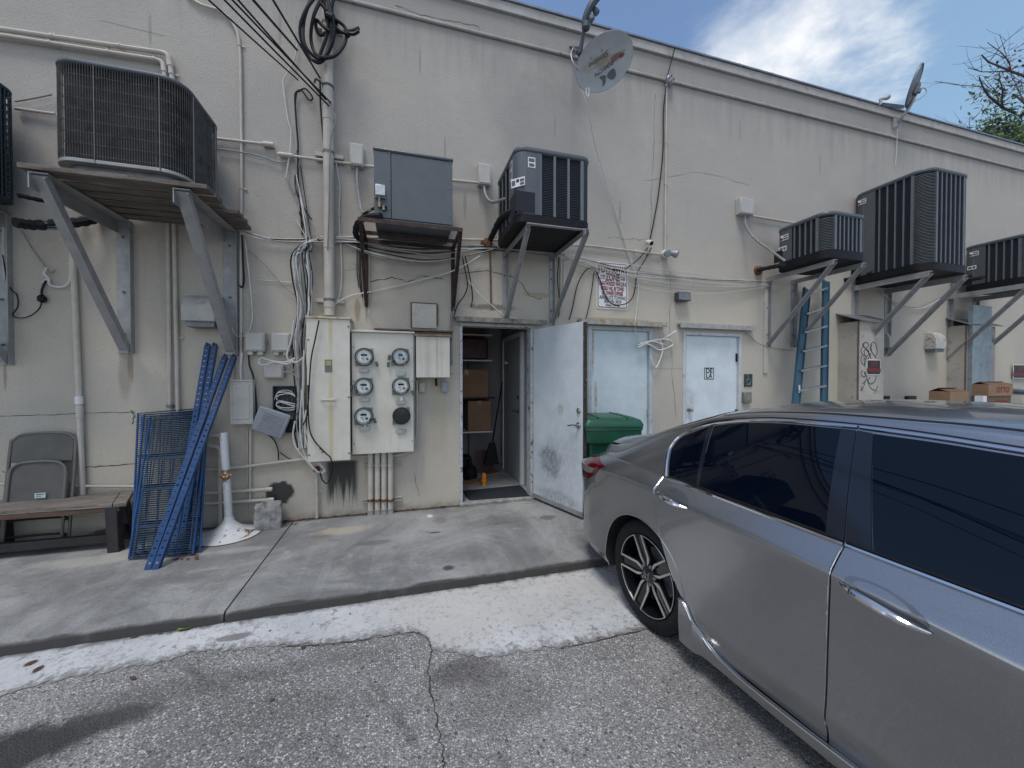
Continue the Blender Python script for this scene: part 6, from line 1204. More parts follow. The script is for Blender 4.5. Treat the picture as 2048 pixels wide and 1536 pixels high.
for pts in scr:
    b = MB(); P = cr([W(x, y, dp + .0015) for x, y in pts], 6); b.tube([p + V((rnd.uniform(-.002, .002), 0, rnd.uniform(-.002, .002))) for p in P], .0045, 5); part('graffiti', b, MT['ink'], tA)
def nopark(px0, py0, px1, py1, s, label):
    a, q = W(px0, py0, s), W(px1, py1, s); cx, cz = (a.x + q.x) / 2, (a.z + q.z) / 2; w_, h_ = (q.x - a.x), (a.z - q.z)
    t = thing('parking_sign', (cx, -s, cz), label, 'sign', 'no parking signs'); b = MB(); b.box(a.x, q.x, -s - .006, -s - .001, q.z, a.z); part('plate', b, MT['paper'], t)
    b = MB(); b.box(a.x + .012, q.x - .012, -s - .0085, -s - .0062, q.z + .012, a.z - .012); part('sign_face', b, MT['ink'], t)
    text('NO', h_ * .42, MT['redsign'], t, (cx, -s - .0095, cz + h_ * .2), sx=.9, bold=.004); text('PARKING', h_ * .34, MT['redsign'], t, (cx, -s - .0095, cz - h_ * .2), sx=w_ / h_ * .72, bold=.004)
nopark(1733, 719, 1760, 750, dp, 'black and red NO PARKING sign on the graffiti enclosure')
tB, X0b, X1b, dpb, ztb = enclosure(1894, 1931, 1990, 650, 'plain boxed pipe enclosure with sloping lid at the far right')
nopark(2026, 729, 2054, 757, .03, 'black and red NO PARKING sign cut by the right edge')
b = MB(); p = W(1945, 700, dpb + .06); q = W(1976, 700, dpb + .06); b.box(p.x, q.x, -dpb - .06, -dpb - .002, ZS, 2.75); b.box(q.x + .002, q.x + .10, -dpb - .03, -.3, ZS, 2.75)
single('steel_post', b, M('grey blue post', (.25, .30, .33), .5, .1, .12, 6, dirt=(.14, .15, .16)), 'grey-blue painted steel post in front of the far right enclosure', 'post')
b = MB(); X = W(1532, 600).x; b.box(X - .05, X + .02, -.02, -.001, 1.55, 2.95); single('wall_batten', b, MT['stuccop'], 'beige batten on the wall behind the arm of the small condenser bracket', 'batten')
for px, m_, lab in ((1771, 'binlid', 'small dark green box on the wall low right of the graffiti enclosure'), (1824, 'black', 'small black box on the wall left of the cartons')):
    a, q = W(px - 8, 792, .05), W(px + 8, 806, .05); b = MB(); b.box(a.x, q.x, -.06, -.001, q.z, a.z); single('wall_box', b, M('dark box paint', (.02, .035, .03) if m_ == 'binlid' else (.015, .015, .018), .4), lab, 'wall box', bevel=.006)
c = W(1706, 776, dp * .6); b = MB(); b.lathe([(.02, -.05), (.03, 0), (.02, .05)], c, (.3, -1, 0), 10); b.tube([c, c + V((0, .1, -.02))], .015, 6); b.tube(cr([c + V((.03, 0, .02)), c + V((.09, 0, .03)), c + V((.05, 0, -.07)), c + V((-.06, 0, -.05)), c + V((.02, 0, .03))], 5), .012, 6)
single('hose_tap', b, MT['darkmetal'], 'dark tap with coiled fittings on the side of the graffiti enclosure', 'tap')
b = MB(); b.tube(cr([c + V((.05, -.02, -.03)), c + V((.15, -.1, -.2)), c + V((.3, -.15, -.5)), c + V((.45, -.2, -.95))], 6), .008, 6); single('cable', b, MT['wire_g'], 'grey line trailing from the tap down behind the car', 'cable')
# cartons behind the car
def open_carton(x0, x1, y0, y1, z0, z1, label, m, word=None):
    t = thing('cardboard_box', ((x0 + x1) / 2, (y0 + y1) / 2, z0), label, 'cardboard box'); b = MB(); k = .006
    b.box(x0, x1, y0, y0 + k, z0, z1); b.box(x0, x1, y1 - k, y1, z0, z1); b.box(x0, x0 + k, y0 + k, y1 - k, z0, z1); b.box(x1 - k, x1, y0 + k, y1 - k, z0, z1); b.box(x0 + k, x1 - k, y0 + k, y1 - k, z0, z0 + k); part('body', b, m, t)
    b = MB(); w_ = (y1 - y0) * .5; b.obox(((x0 + x1) / 2, y0 + w_ * .48, z1 + w_ * .13), (x1 - x0 - .01, w_, .006), Matrix.Rotation(R(15), 3, 'X')); b.obox(((x0 + x1) / 2, y1 - w_ * .48, z1 + w_ * .22), (x1 - x0 - .01, w_, .006), Matrix.Rotation(R(-26), 3, 'X')); part('flap', b, MT['cardd'], t)
    if word: text(word, .12, MT['redsign'], t, ((x0 + x1) / 2 + .06, y0 - .002, (z0 + z1) / 2), bold=.004)
    return t
za, zb = W(1900, 805, .75).z, W(1900, 783, .75).z; xa, xb = W(1900, 790, .75).x, W(1938, 790, .75).x; ya = -s_at(1858, xa)
carton(xa + .03, xb - .05, -.70, ya - .05, ZS, za - .05, 'brown carton at the bottom of the left stack behind the car', MT['cardd']); open_carton(xa, xb, -.75, ya, za - .045, zb, 'brown open carton with a raised flap seen over the car roof', MT['card'])
xa, xb = W(1975, 790, .80).x, W(2022, 790, .80).x; yb = -s_at(1942, xa); z_ = W(1985, 790, .8).z
carton(xa + .02, xb, -.76, yb - .03, ZS, z_ - .25, 'brown carton at the bottom of the right stack behind the car', MT['cardd'])
open_carton(xa, xb, -.80, yb, z_ - .245, z_ - .02, 'lower brown carton printed OTTO under another at right', MT['cardd'], 'OTTO'); open_carton(xa, xb + .02, -.81, yb - .01, z_ - .015, z_ + .17, 'upper brown carton printed OTTO at the far right', MT['card'], 'OTTO')
p = W(1970, 800, .95); b = MB(); b.box(p.x - .045, p.x + .045, -.95, -.86, ZS, p.z + .06); single('white_post', b, MT['white'], 'short white post between the two carton stacks behind the car', 'post')
b = MB(); P = WL([(1975, 775, .1), (2000, 780, .1), (2060, 786, .1)]); b.tube(P, .05, 8); single('hose', b, MT['teal'], 'dark blue hose along the wall above the OTTO cartons', 'hose')
# fallen leaves
def leaf(p, L, ang, m, label, group=None, curl=.25, nm='fallen_leaf', cat='leaf'):
    b = MB(); d = V((math.cos(ang), math.sin(ang), 0)); n_ = V((-d.y, d.x, 0)); N = 7; vs = []
    for i in range(N + 1):
        t_ = i / N; w_ = L * .24 * math.sin(math.pi * min(1, t_ * 1.05 + .02)) ** .8; h_ = L * curl * (t_ - .5) ** 2
        vs += [p + d * (t_ - .5) * L + n_ * w_ + V((0, 0, h_ + w_ * .35 + .002)), p + d * (t_ - .5) * L + V((0, 0, h_ + .002)), p + d * (t_ - .5) * L - n_ * w_ + V((0, 0, h_ + w_ * .35 + .002))]
    b.add(vs, [(3 * i + j, 3 * i + j + 1, 3 * i + 4 + j, 3 * i + 3 + j) for i in range(N) for j in (0, 1)]); return single(nm, b, m, label, cat, group)
leaf(G(378, 1255, ZA + .006), .115, R(24), MT['leafy'], 'single fresh green leaf lying by the kerb')
for x, y, L in ((268, 1275, .04), (265, 1357, .045), (607, 1295, .04), (545, 1400, .03), (320, 1268, .03), (60, 1328, .06), (75, 1340, .06), (395, 1115, .03), (540, 1262, .02), (700, 1228, .02), (20, 1262, .03)):
    z = ZA + .006 if y > 1225 else ZS + .002; leaf(G(x, y, z), L, rnd.uniform(0, 6), MT['deadleaf'], 'small brown dry leaf lying loose on the ground', 'dry leaves')
b = MB(); rl = random.Random(5)
for i in range(170):
    if i < 60: p = V((rl.uniform(-1.2, .5), -.012 - abs(rl.gauss(0, .012)), ZS + .003))
    elif i < 110: p = V((rl.gauss(-1.48, .22), -.05 - abs(rl.gauss(0, .10)), ZS + .004))
    else: q = G(rl.uniform(262, 400), rl.uniform(1092, 1122), ZS); p = V((q.x, q.y, ZS + .004 + rl.random() * .01))
    a, L = rl.uniform(0, 6.3), rl.uniform(.012, .03); d = V((math.cos(a), math.sin(a), rl.uniform(-.2, .2))); n_ = V((-d.y, d.x, .2))
    b.add([p + d * L, p + n_ * L * .4 + V((0, 0, .006)), p - d * L, p - n_ * L * .4 + V((0, 0, .002))], [(0, 1, 2, 3)])
tag(mesh_obj('leaf_litter', b, MT['deadleaf'], fixn=False), 'scattered red-brown leaf litter along the wall foot', 'leaf litter', kind='stuff')
# ---------------------------------------------------------------- tree beyond the far end of the building
def tree():
    r = random.Random(11); base = V((20.6, 3.2, ZA)); t = thing('tree', base, 'leafy tree with many bare twigs rising beyond the far roof', 'tree')
    b = MB(); tw = MB(); ends = []
    def branch(p, d, L, rad, lev, target):
        n = 5; P = [p]; q = p; dd = d.copy()
        for i in range(n):
            dd = (dd + V((r.gauss(0, .13), r.gauss(0, .13), r.gauss(.03, .1)))).normalized(); q = q + dd * L / n; P.append(q)
        rr = [rad * (1 - .6 * i / n) for i in range(n + 1)]; target.tube(P, rr, 7 if lev < 2 else 5, cap=False)
        if lev >= 4: ends.append((q, dd, lev)); return
        k = 3 if lev < 3 else 4
        for j in range(k):
            f = r.uniform(.35, 1); i = min(n, int(f * n)); az = r.uniform(0, 6.28); s = V((math.cos(az), math.sin(az), r.uniform(-.1, .5)))
            branch(P[i], (dd * r.uniform(.4, .9) + s * .85).normalized(), L * r.uniform(.55, .8), rr[i] * .62, lev + 1, tw if lev + 1 >= 3 else b)
        ends.append((q, dd, lev))
    b.tube([base, base + V((.1, 0, 3.2)), base + V((-.1, .1, 7.2))], [.30, .24, .2], 10, cap=False)
    for k in range(6):
        az = k * 1.05 + r.uniform(-.3, .3); branch(base + V((-.1, .1, 5.6 + .36 * k)), V((math.cos(az) * .8, math.sin(az) * .8, .8)).normalized(), 3.3, .13, 1, b)
    for z, yy in ((8.0, 0), (8.8, -.6), (9.6, .3), (10.6, -.3), (11.6, .4), (12.4, -.2)): branch(base + V((-.5, yy * .6, z - 1.0)), V((-1, yy * .5, .30)).normalized(), 2.1, .045, 2, tw)
    part('trunk', b, M('tree bark', (.10, .085, .075), .9, 0, .3, 8), t); part('twig', tw, M('twig bark', (.085, .075, .075), .9, 0, .2, 8), t)
    def leaves(sel, n, spread, L0):
        c = MB()
        for (q, dd, lev) in sel:
            for _ in range(n):
                p = q + V((r.gauss(0, spread), r.gauss(0, spread), r.gauss(-.05, spread))); a = V((r.gauss(0, 1), r.gauss(0, 1), r.gauss(-.4, .6))).normalized(); s = a.orthogonal().normalized(); L = L0 * r.uniform(.7, 1.3)
                c.add([p, p + a * L * .5 + s * L * .28, p + a * L, p + a * L * .5 - s * L * .28], [(0, 1, 2, 3)])
        return c
    def lm(name, c1, c2):
        m, nt, bs, co = newmat(name); nt.links.new(mix(nt, ss(nt, noise(nt, co, 2.2, 4), .35, .65), c1, c2), bs.inputs['Base Color']); bs.inputs['Roughness'].default_value = .5; bs.inputs['Transmission Weight'].default_value = .0; return m
    g = [e for e in ends if e[0].x > base.x - 1.9 and e[0].z < 9.4 or e[0].x > base.x - .45]; m = [e for e in ends if base.x - 1.5 < e[0].x < base.x and e[0].z > 9.0]
    part('crown', leaves(g, 90, .30, .19), lm('foliage', (.045, .11, .015), (.13, .23, .04)), t, fixn=False); part('red_leaves', leaves([e for i, e in enumerate(m) if i % 2 == 0], 26, .20, .15), lm('maroon foliage', (.035, .012, .020), (.09, .03, .035)), t, fixn=False)
    return t
tree()
# ---------------------------------------------------------------- the silver sedan
def T(tab):
    xs=[a for a,b in tab]; ys=[b for a,b in tab]; n=len(xs)
    d=[(ys[i+1]-ys[i])/(xs[i+1]-xs[i]) for i in range(n-1)]
    m=[d[0]]+[0 if d[i-1]*d[i]<=0 else 2*d[i-1]*d[i]/(d[i-1]+d[i]) for i in range(1,n-1)]+[d[-1]]
    def f(x):
        if x<=xs[0]: return ys[0]
        if x>=xs[-1]: return ys[-1]
        i=0
        while x>xs[i+1]: i+=1
        h=xs[i+1]-xs[i]; t=(x-xs[i])/h
        return ys[i]*(1+2*t)*(1-t)**2+m[i]*h*t*(1-t)**2+ys[i+1]*t*t*(3-2*t)+m[i+1]*h*t*t*(t-1)
    return f
cH=T([(-1.12,.87),(-1.05,.94),(-.95,.995),(-.8,1.03),(-.6,1.05),(-.3,1.165),(0,1.30),(.3,1.40),(.6,1.448),(.9,1.465),(1.2,1.465),(1.5,1.45),(1.8,1.405),(2.1,1.3),(2.4,1.17),(2.62,1.07),(2.9,1.02),(3.3,.94),(3.6,.82),(3.77,.66)])
cB=T([(-1.12,.86),(-1,.915),(-.8,.955),(-.6,.98),(-.2,.995),(.1,.985),(1,.953),(1.5,.933),(2.4,.908),(3,.86),(3.6,.73),(3.77,.62)])
cWB=T([(-1.12,.36),(-1.05,.44),(-.95,.51),(-.8,.615),(-.6,.735),(-.3,.815),(0,.845),(1,.85),(2,.85),(2.8,.83),(3.5,.72),(3.77,.48)])
cWM=T([(-1.12,.50),(-1.06,.64),(-.96,.75),(-.8,.835),(-.6,.887),(-.35,.916),(0,.925),(2.5,.925),(3.2,.9),(3.6,.8),(3.77,.56)])
cZC=T([(-1.12,.84),(-.8,.875),(-.5,.905),(0,.915),(.45,.90),(1.05,.857),(1.5,.815),(2.5,.74),(3.77,.58)])
cWR=T([(-1.12,.30),(-1.0,.42),(-.9,.50),(-.75,.58),(-.6,.63),(-.3,.64),(0,.61),(.5,.605),(1,.61),(1.8,.61),(2.2,.65),(2.6,.74),(3,.72),(3.77,.4)])
def cR(x):
    return cB(x)+(cH(x)-cB(x))*cK(x)
cK=T([(-.9,.8),(-.5,.82),(0,.82),(.5,.84),(1.5,.84),(2.5,.8)])
prof=T([(0,-.05),(.1,-.045),(.17,-.022),(.3,-.026),(.6,-.02),(.85,-.007),(1,0)])
def carY(x,z):
    zc=cZC(x);zb=cB(x)
    if z<=zc: return cWM(x)+prof(max(0,(z-.17)/(zc-.17)))
    if z<=zb:
        t=(z-zc)/(zb-zc); return cWM(x)+(cWB(x)-cWM(x))*(t**1.08)
    R=cR(x)
    s=(z-zb)/(R-zb)
    if s<=1: return cWB(x)+(cWR(x)-cWB(x))*s+.05*s*(1-s)*min(1,(R-zb)/.3)
    q=min(1,(z-R)/max(1e-6,cH(x)-R)); return cWR(x)*math.sqrt(1-q*q)

def carpaint():
    m, nt, bs, co = newmat('silver metallic paint'); bs.inputs['Metallic'].default_value = .93; bs.inputs['Roughness'].default_value = .31
    v = nt.nodes.new('ShaderNodeTexVoronoi'); v.inputs['Scale'].default_value = 900; nt.links.new(co, v.inputs['Vector'])
    c = mix(nt, sep(nt, v.outputs['Color'])[0], (.275, .28, .29), (.375, .38, .392)); nt.links.new(c, bs.inputs['Base Color'])
    bs.inputs['Coat Weight'].default_value = 1; bs.inputs['Coat Roughness'].default_value = .035
    bump(nt, bs, noise(nt, co, 5, 3, .5), .03, .02); return m
MT['paintc'] = carpaint()
MT['chrome'] = glassy('chrome', (.62, .63, .65), .08, 1.); MT['carglass'] = glassy('tinted glass', (.001, .003, .008), .02); MT['carglass'].node_tree.nodes['Principled BSDF'].inputs['IOR'].default_value = 1.40; MT['gloss'] = glassy('gloss black pillar', (.010, .013, .022), .10)
MT['dark'] = M('underbody black', (.006, .006, .007), .8, 0, .2, 5); MT['tyre'] = M('tyre rubber', (.009, .009, .011), .7, 0, .25, 30, bmp=.2, bsc=60, spec=.25)
MT['rimface'] = M('machined rim', (.52, .505, .48), .35, .8, .06, 20); MT['rimblack'] = glassy('gloss black rim', (.008, .009, .012), .16); MT['lampred'] = glassy('red lamp lens', (.085, .004, .007), .08); MT['lampclear'] = glassy('clear lamp lens', (.30, .27, .27), .10, .3)
CAR = thing('parked_car', (0, 0, 0), 'silver four-door sedan parked nose out at right, rear toward the building', 'car'); ORG[CAR] = V((0, 0, 0))
g1 = T([(.13, .47), (.297, .405), (.40, .297), (.556, .205), (.74, .142), (.884, .133), (1.024, .125)]); g2 = T([(.13, 1.024), (.56, 1.036), (.83, 1.052), (.97, 1.058)]); g3 = T([(.13, 2.13), (.6, 2.15), (.97, 2.12)])
def z0(v): return .13 + .86 * v
AX, AZ, AR = -.025, .325, .372
FX = 2.776
def arch(x, cx): d = AR * AR - (x - cx) ** 2; return AZ + math.sqrt(d) if d > 0 else 0
def sillz(x): return .19
def bot_q(x): return max(arch(x, AX), .235 if x < 0 else .19)
def bot_f(x): return max(arch(x, FX), .21 if x > FX else .19)
GAP = .005
VK = .62
def ulist(n): return [i / n for i in range(n + 1)]
def panel(fa, fb, bot, us, rows, side, cx=None):
    """outer skin between two shut lines, with its edges folded in; rows crowd round the shoulder crease so that it stays crisp, a wheel arch is cut out round cx"""
    b = MB(); n1, n2 = rows; vr = [(0, i / n1) for i in range(n1 + 1)] + [(1, i / n2) for i in range(n2 + 1)]; P = []; inn = []
    for u in us:
        row = []; ri = []
        for k, t in vr:
            v = VK * t if k == 0 else VK + (1 - VK) * t; x = fa(z0(v)) + (fb(z0(v)) - fa(z0(v))) * u; lo = bot(x); zc = cZC(x)
            for _ in range(3):
                z = lo + (zc - .003 - lo) * t if k == 0 else zc + .003 + (cB(x) - zc - .003) * t
                x = fa(z) + (fb(z) - fa(z)) * u; lo = bot(x); zc = cZC(x)
            hit = False
            if cx is not None:
                dx_, dz_ = x - cx, z - AZ
                if z < AZ: hit = abs(dx_) < AR; 
                else: hit = dx_ * dx_ + dz_ * dz_ < AR * AR
                if hit:
                    if z < AZ: x2, z2 = cx + math.copysign(AR, dx_), z
                    else: L_ = math.hypot(dx_, dz_) or 1e-6; x2, z2 = cx + dx_ / L_ * AR, AZ + dz_ / L_ * AR
                    ri.append(True); row.append(V((x2, side * -carY(x2, z2), z2))); continue
            ri.append(False); row.append(V((x, side * -carY(x, z), z)))
        P.append(row); inn.append(ri)
    n, m = len(us), len(vr); flat = [p for row in P for p in row]; I = [q for ri in inn for q in ri]
    q = [(i * m + j, (i + 1) * m + j, (i + 1) * m + j + 1, i * m + j + 1) for i in range(n - 1) for j in range(m - 1)]
    b.add(flat, [f for f in q if not all(I[w] for w in f)])
    idx = [(i * m, 0) for i in range(n)] + [((n - 1) * m + j, 1) for j in range(1, m)] + [(i * m + m - 1, 0) for i in range(n - 2, -1, -1)] + [(j, -1) for j in range(m - 2, 0, -1)]
    k = len(idx); o = len(b.v); b.v += [flat[w] + V((e * .0025, side * .0035, 0)) for w, e in idx] + [flat[w] + V((e * .0025, side * .03, 0)) for w, e in idx]
    for i in range(k):
        i2 = (i + 1) % k
        if I[idx[i][0]] and I[idx[i2][0]]: continue
        b.f.append([o + i, o + i2, o + k + i2, o + k + i]); b.m.append(0); b.f.append([idx[i][0], idx[i2][0], o + i2, o + i]); b.m.append(0)
    return b
NV = (20, 11)
for side in (1, -1):
    qb = panel(lambda z: -1.115, lambda z: g1(z) - GAP, lambda x: .235 if x < 0 else .19, ulist(90), (46, 11), side, AX)
    qp = part('quarter_panel', qb, MT['paintc'], CAR, sharp=40)
    for cxx in (AX, FX):
        b = MB(); b.tube([V((cxx + AR * math.cos(a), side * -(carY(cxx + AR * math.cos(a), AZ + AR * math.sin(a)) - .001), AZ + AR * math.sin(a))) for a in [-.28 + (math.pi + .56) * i / 48 for i in range(49)]], .0045, 6); part('arch_lip', b, MT['paintc'], qp)
    dr = part('rear_door', panel(lambda z: g1(z) + GAP, lambda z: g2(z) - GAP * .8, lambda x: sillz(x), ulist(22), NV, side), MT['paintc'], CAR, sharp=40)
    df = part('front_door', panel(lambda z: g2(z) + GAP * .8, lambda z: g3(z) - GAP, lambda x: sillz(x), ulist(22), NV, side), MT['paintc'], CAR, sharp=40)
    part('front_wing', panel(lambda z: g3(z) + GAP, lambda z: 3.765, lambda x: .21 if x > FX else .19, ulist(80), (40, 11), side, FX), MT['paintc'], CAR, sharp=40)
    # side skirt with its bright edge
    strip = T([(.315, .364), (.345, .358), (.375, .336), (.41, .293), (.45, .247), (.50, .212), (.57, .190), (.71, .178), (.924, .180), (1.126, .187), (2.0, .20), (2.38, .21)])
    b = MB(); xs = [.315 + i * .0125 for i in range(30)] + [.70 + i * .08 for i in range(22)]
    rows = []
    for x in xs:
        if x > 2.38: continue
        st = strip(x); zl = .13; y0 = carY(x, max(st, .19)); out = .010 + .008 * min(1, max(0, (x - .4) / .4))
        rows.append([V((x, -side * (y0 + .002), st + .004)), V((x, -side * (y0 + out), st)), V((x, -side * (y0 + out + .002), (st + zl) / 2)), V((x, -side * (y0 + out - .008), zl)), V((x, -side * (y0 - .12), zl - .005))])
    b.add([p for r_ in rows for p in r_], [(5 * i + j, 5 * i + 5 + j, 5 * i + 6 + j, 5 * i + 1 + j) for i in range(len(rows) - 1) for j in range(4)]); sk = part('side_skirt', b, MT['paintc'], CAR, sharp=60)
    b = MB(); b.tube([r_[1] + V((0, -side * .001, .001)) for r_ in rows], .0045, 6); part('skirt_strip', b, MT['chrome'], sk)
    # glass, pillars, chrome on the greenhouse
    def sk_pt(x, z, o): 
        y = carY(x, z); e = .004; ny = 1.; dz = (carY(x, z + e) - carY(x, z - e)) / (2 * e); nn = V((0, 1, -dz)).normalized(); return V((x, -side * (y + nn.y * o), z + nn.z * o))
    def patch(B, Tp, o, nu=16, nv=8, th=.004):
        Bc, Tc = cr([V((x, 0, z)) for x, z in B], 8), cr([V((x, 0, z)) for x, z in Tp], 8)
        def at(c, u): f = u * (len(c) - 1); i = min(len(c) - 2, int(f)); return c[i].lerp(c[i + 1], f - i)
        b = MB(); P = [[at(Bc, i / nu).lerp(at(Tc, i / nu), j / nv) for j in range(nv + 1)] for i in range(nu + 1)]; Q = [[sk_pt(p.x, p.z, o) for p in r_] for r_ in P]; m = nv + 1
        b.add([p for r_ in Q for p in r_], [(i * m + j, i * m + m + j, i * m + m + j + 1, i * m + j + 1) for i in range(nu) for j in range(nv)])
        rim = [Q[i][0] for i in range(nu + 1)] + [Q[nu][j] for j in range(1, m)] + [Q[i][nv] for i in range(nu - 1, -1, -1)] + [Q[0][j] for j in range(nv - 1, 0, -1)]; k = len(rim)
        b.add(rim + [p + V((0, side * .006, 0)) for p in rim], [(i, (i + 1) % k, k + (i + 1) % k, k + i) for i in range(k)]); return b
    def ribbon(pts, o, w_, h_=.004, k=8):
        P = cr([V((x, 0, z)) for x, z in pts], k); b = MB(); rows = []
        for i, p in enumerate(P):
            t_ = (P[min(i + 1, len(P) - 1)] - P[max(i - 1, 0)]).normalized(); n_ = V((-t_.z, 0, t_.x)); ww = w_(i / (len(P) - 1)) if callable(w_) else w_
            a, c = p + n_ * ww / 2, p - n_ * ww / 2; rows.append([sk_pt(a.x, a.z, o - .004), sk_pt((a.x * .75 + c.x * .25), (a.z * .75 + c.z * .25), o + h_), sk_pt((a.x * .25 + c.x * .75), (a.z * .25 + c.z * .75), o + h_), sk_pt(c.x, c.z, o - .004)])
        b.add([p for r_ in rows for p in r_], [(4 * i + j, 4 * i + 4 + j, 4 * i + 5 + j, 4 * i + 1 + j) for i in range(len(rows) - 1) for j in range(3)]); return b
    zb_ = lambda x: cB(x) + .012
    part('quarter_window', patch([(.165, zb_(.165)), (.27, zb_(.27) + .002), (.372, zb_(.37))], [(.075, 1.135), (.10, 1.205), (.262, 1.288)], .003), MT['carglass'], CAR)
    part('rear_window', patch([(.392, zb_(.39)), (.7, zb_(.7)), (.992, zb_(.99))], [(.290, 1.294), (.45, 1.328), (.66, 1.35), (.922, 1.356)], .003), MT['carglass'], dr)
    part('window_divider', patch([(.372, zb_(.37) - .004), (.392, zb_(.39) - .004)], [(.262, 1.290), (.290, 1.298)], .006, 3, 8), MT['gloss'], CAR)
    part('rear_pillar_trim', patch([(.994, zb_(.99) - .002), (1.056, zb_(1.05) - .002)], [(.924, 1.356), (.978, 1.355)], .006, 4, 10), MT['gloss'], dr)
    part('front_pillar_trim', patch([(1.0605, zb_(1.06) - .002), (1.140, zb_(1.14) - .002)], [(.982, 1.355), (1.036, 1.350)], .006, 4, 10), MT['gloss'], df)
    part('front_window', patch([(1.143, zb_(1.14)), (1.5, zb_(1.5)), (2.0, zb_(2.0)), (2.30, zb_(2.3))], [(1.038, 1.350), (1.3, 1.338), (1.6, 1.302), (1.95, 1.17), (2.28, .985)], .003, 30), MT['carglass'], df)
    part('chrome_trim', ribbon([(.142, cB(.14) + .002), (.4, cB(.4) + .004), (.7, cB(.7) + .003), (1.054, cB(1.05) + .002)], .004, .016), MT['chrome'], dr)
    part('chrome_trim', ribbon([(1.062, cB(1.06) + .002), (1.4, cB(1.4) + .003), (1.8, cB(1.8) + .003), (2.32, cB(2.32) + .004)], .004, .016), MT['chrome'], df)
    part('window_rubber', ribbon([(.20, cB(.2) + .014), (.7, cB(.7) + .015), (1.054, cB(1.05) + .014)], .005, .010, .002), MT['black'], dr); part('window_rubber', ribbon([(1.062, cB(1.06) + .014), (1.5, cB(1.5) + .015), (2.3, cB(2.3) + .014)], .005, .010, .002), MT['black'], df)
    part('chrome_trim', ribbon([(.142, cB(.14) + .002), (.085, 1.075), (.052, 1.14), (.062, 1.20), (.13, 1.25), (.262, 1.304), (.45, 1.341), (.66, 1.364), (.978, 1.369)], .005, lambda f: .026 - .012 * min(1, f * 1.5)), MT['chrome'], CAR)
    part('chrome_trim', ribbon([(.986, 1.369), (1.3, 1.353), (1.6, 1.315), (1.95, 1.185), (2.30, .99)], .005, .014), MT['chrome'], df)
    part('door_seal', ribbon([(.12, 1.262), (.262, 1.318), (.45, 1.354), (.66, 1.377), (.98, 1.382), (1.3, 1.366), (1.6, 1.328), (1.95, 1.2)], .001, .008, .001), MT['black'], CAR)
    for gp, dp_, z1_, z2_ in ((g1, dr, .44, .985), (g2, df, .22, .93)):
        b = MB(); pts = [sk_pt(gp(z_) + (GAP if gp is g1 else -GAP * .6), z_, .0015) for z_ in [z1_ + (z2_ - z1_) * i / 24 for i in range(25)]]; b.tube(pts, [.0012 + .002 * i / 24 for i in range(25)], 6); part('edge_guard', b, MT['chrome'], dp_)
    # door handles
    def handle(xa, za, xb, zb2, dpar):
        c = V(((xa + xb) / 2, 0, (za + zb2) / 2)); d = V((xb - xa, 0, zb2 - za)); L = d.length; d.normalize(); y = carY(c.x, c.z); n_ = V((0, -side, 0)); up = V((-d.z, 0, d.x))
        b = MB(); vs = []; N = 28
        for i in range(N): a = 2 * math.pi * i / N; q = c + d * (L * .47 * math.cos(a)) + up * (.036 * math.sin(a) + .004); vs.append(sk2(q.x, q.z, .0015))
        cc = sk2(c.x, c.z, .0012); b.add([cc] + vs, [(0, 1 + i, 1 + (i + 1) % N) for i in range(N)]); part('handle_cup', b, MT['cup'], dpar, fixn=True)
        b = MB(); pts = []; rr = []
        for i in range(17):
            f = i / 16 * 2 - 1; q = c + d * (L / 2 * f) - up * .010; o_ = .006 + .030 * (1 - abs(f) ** 3.0); p = sk2(q.x, q.z, o_); pts.append(p); rr.append(.004 + .0105 * (1 - abs(f) ** 2.6))
        b.tube(pts, rr, 10); h = part('handle', b, MT['chrome'], dpar)
        b = MB(); i0 = 3; b.tube([pts[3] + V((-.0015, 0, 0)), pts[3] + V((.0015, 0, 0))], rr[3] + .0012, 10); part('handle_seam', b, MT['black'], dpar)
    def sk2(x, z, o): return V((x, -side * (carY(x, z) + o), z))
    if 'cup' not in MT: MT['cup'] = M('handle recess paint', (.20, .21, .225), .3, .8, .05, 5, coat=.6)
    handle(.175, .928, .395, .897, dr); handle(1.088, .856, 1.325, .815, df)
    # tail light wrapping the rear corner
    tl = part('tail_light', patch([(-.80, .765), (-.66, .785), (-.53, .845)], [(-.84, .925), (-.66, .945), (-.425, .93)], .006, 14, 8), MT['lampred'], CAR)
    part('reverse_lens', patch([(-.79, .835), (-.66, .835), (-.565, .855)], [(-.80, .875), (-.66, .885), (-.52, .895)], .010, 10, 5), MT['lampclear'], tl)
    part('headlight', patch([(3.15, .62), (3.45, .60), (3.70, .585)], [(3.1, .70), (3.45, .68), (3.70, .63)], .006, 10, 5), MT['lampclear'], CAR)
    # mirror
    b = MB(); b.lathe([(0, -.02), (.06, 0), (.085, .05), (.08, .10), (.05, .12), (0, .125)], (1.98, -side * .90, 1.0), (1, -side * .25, .1), 16, sy=1.0); b.tube([(2.05, -side * .86, .96), (2.03, -side * .93, .99)], .03, 8); part('wing_mirror', b, MT['paintc'], CAR)
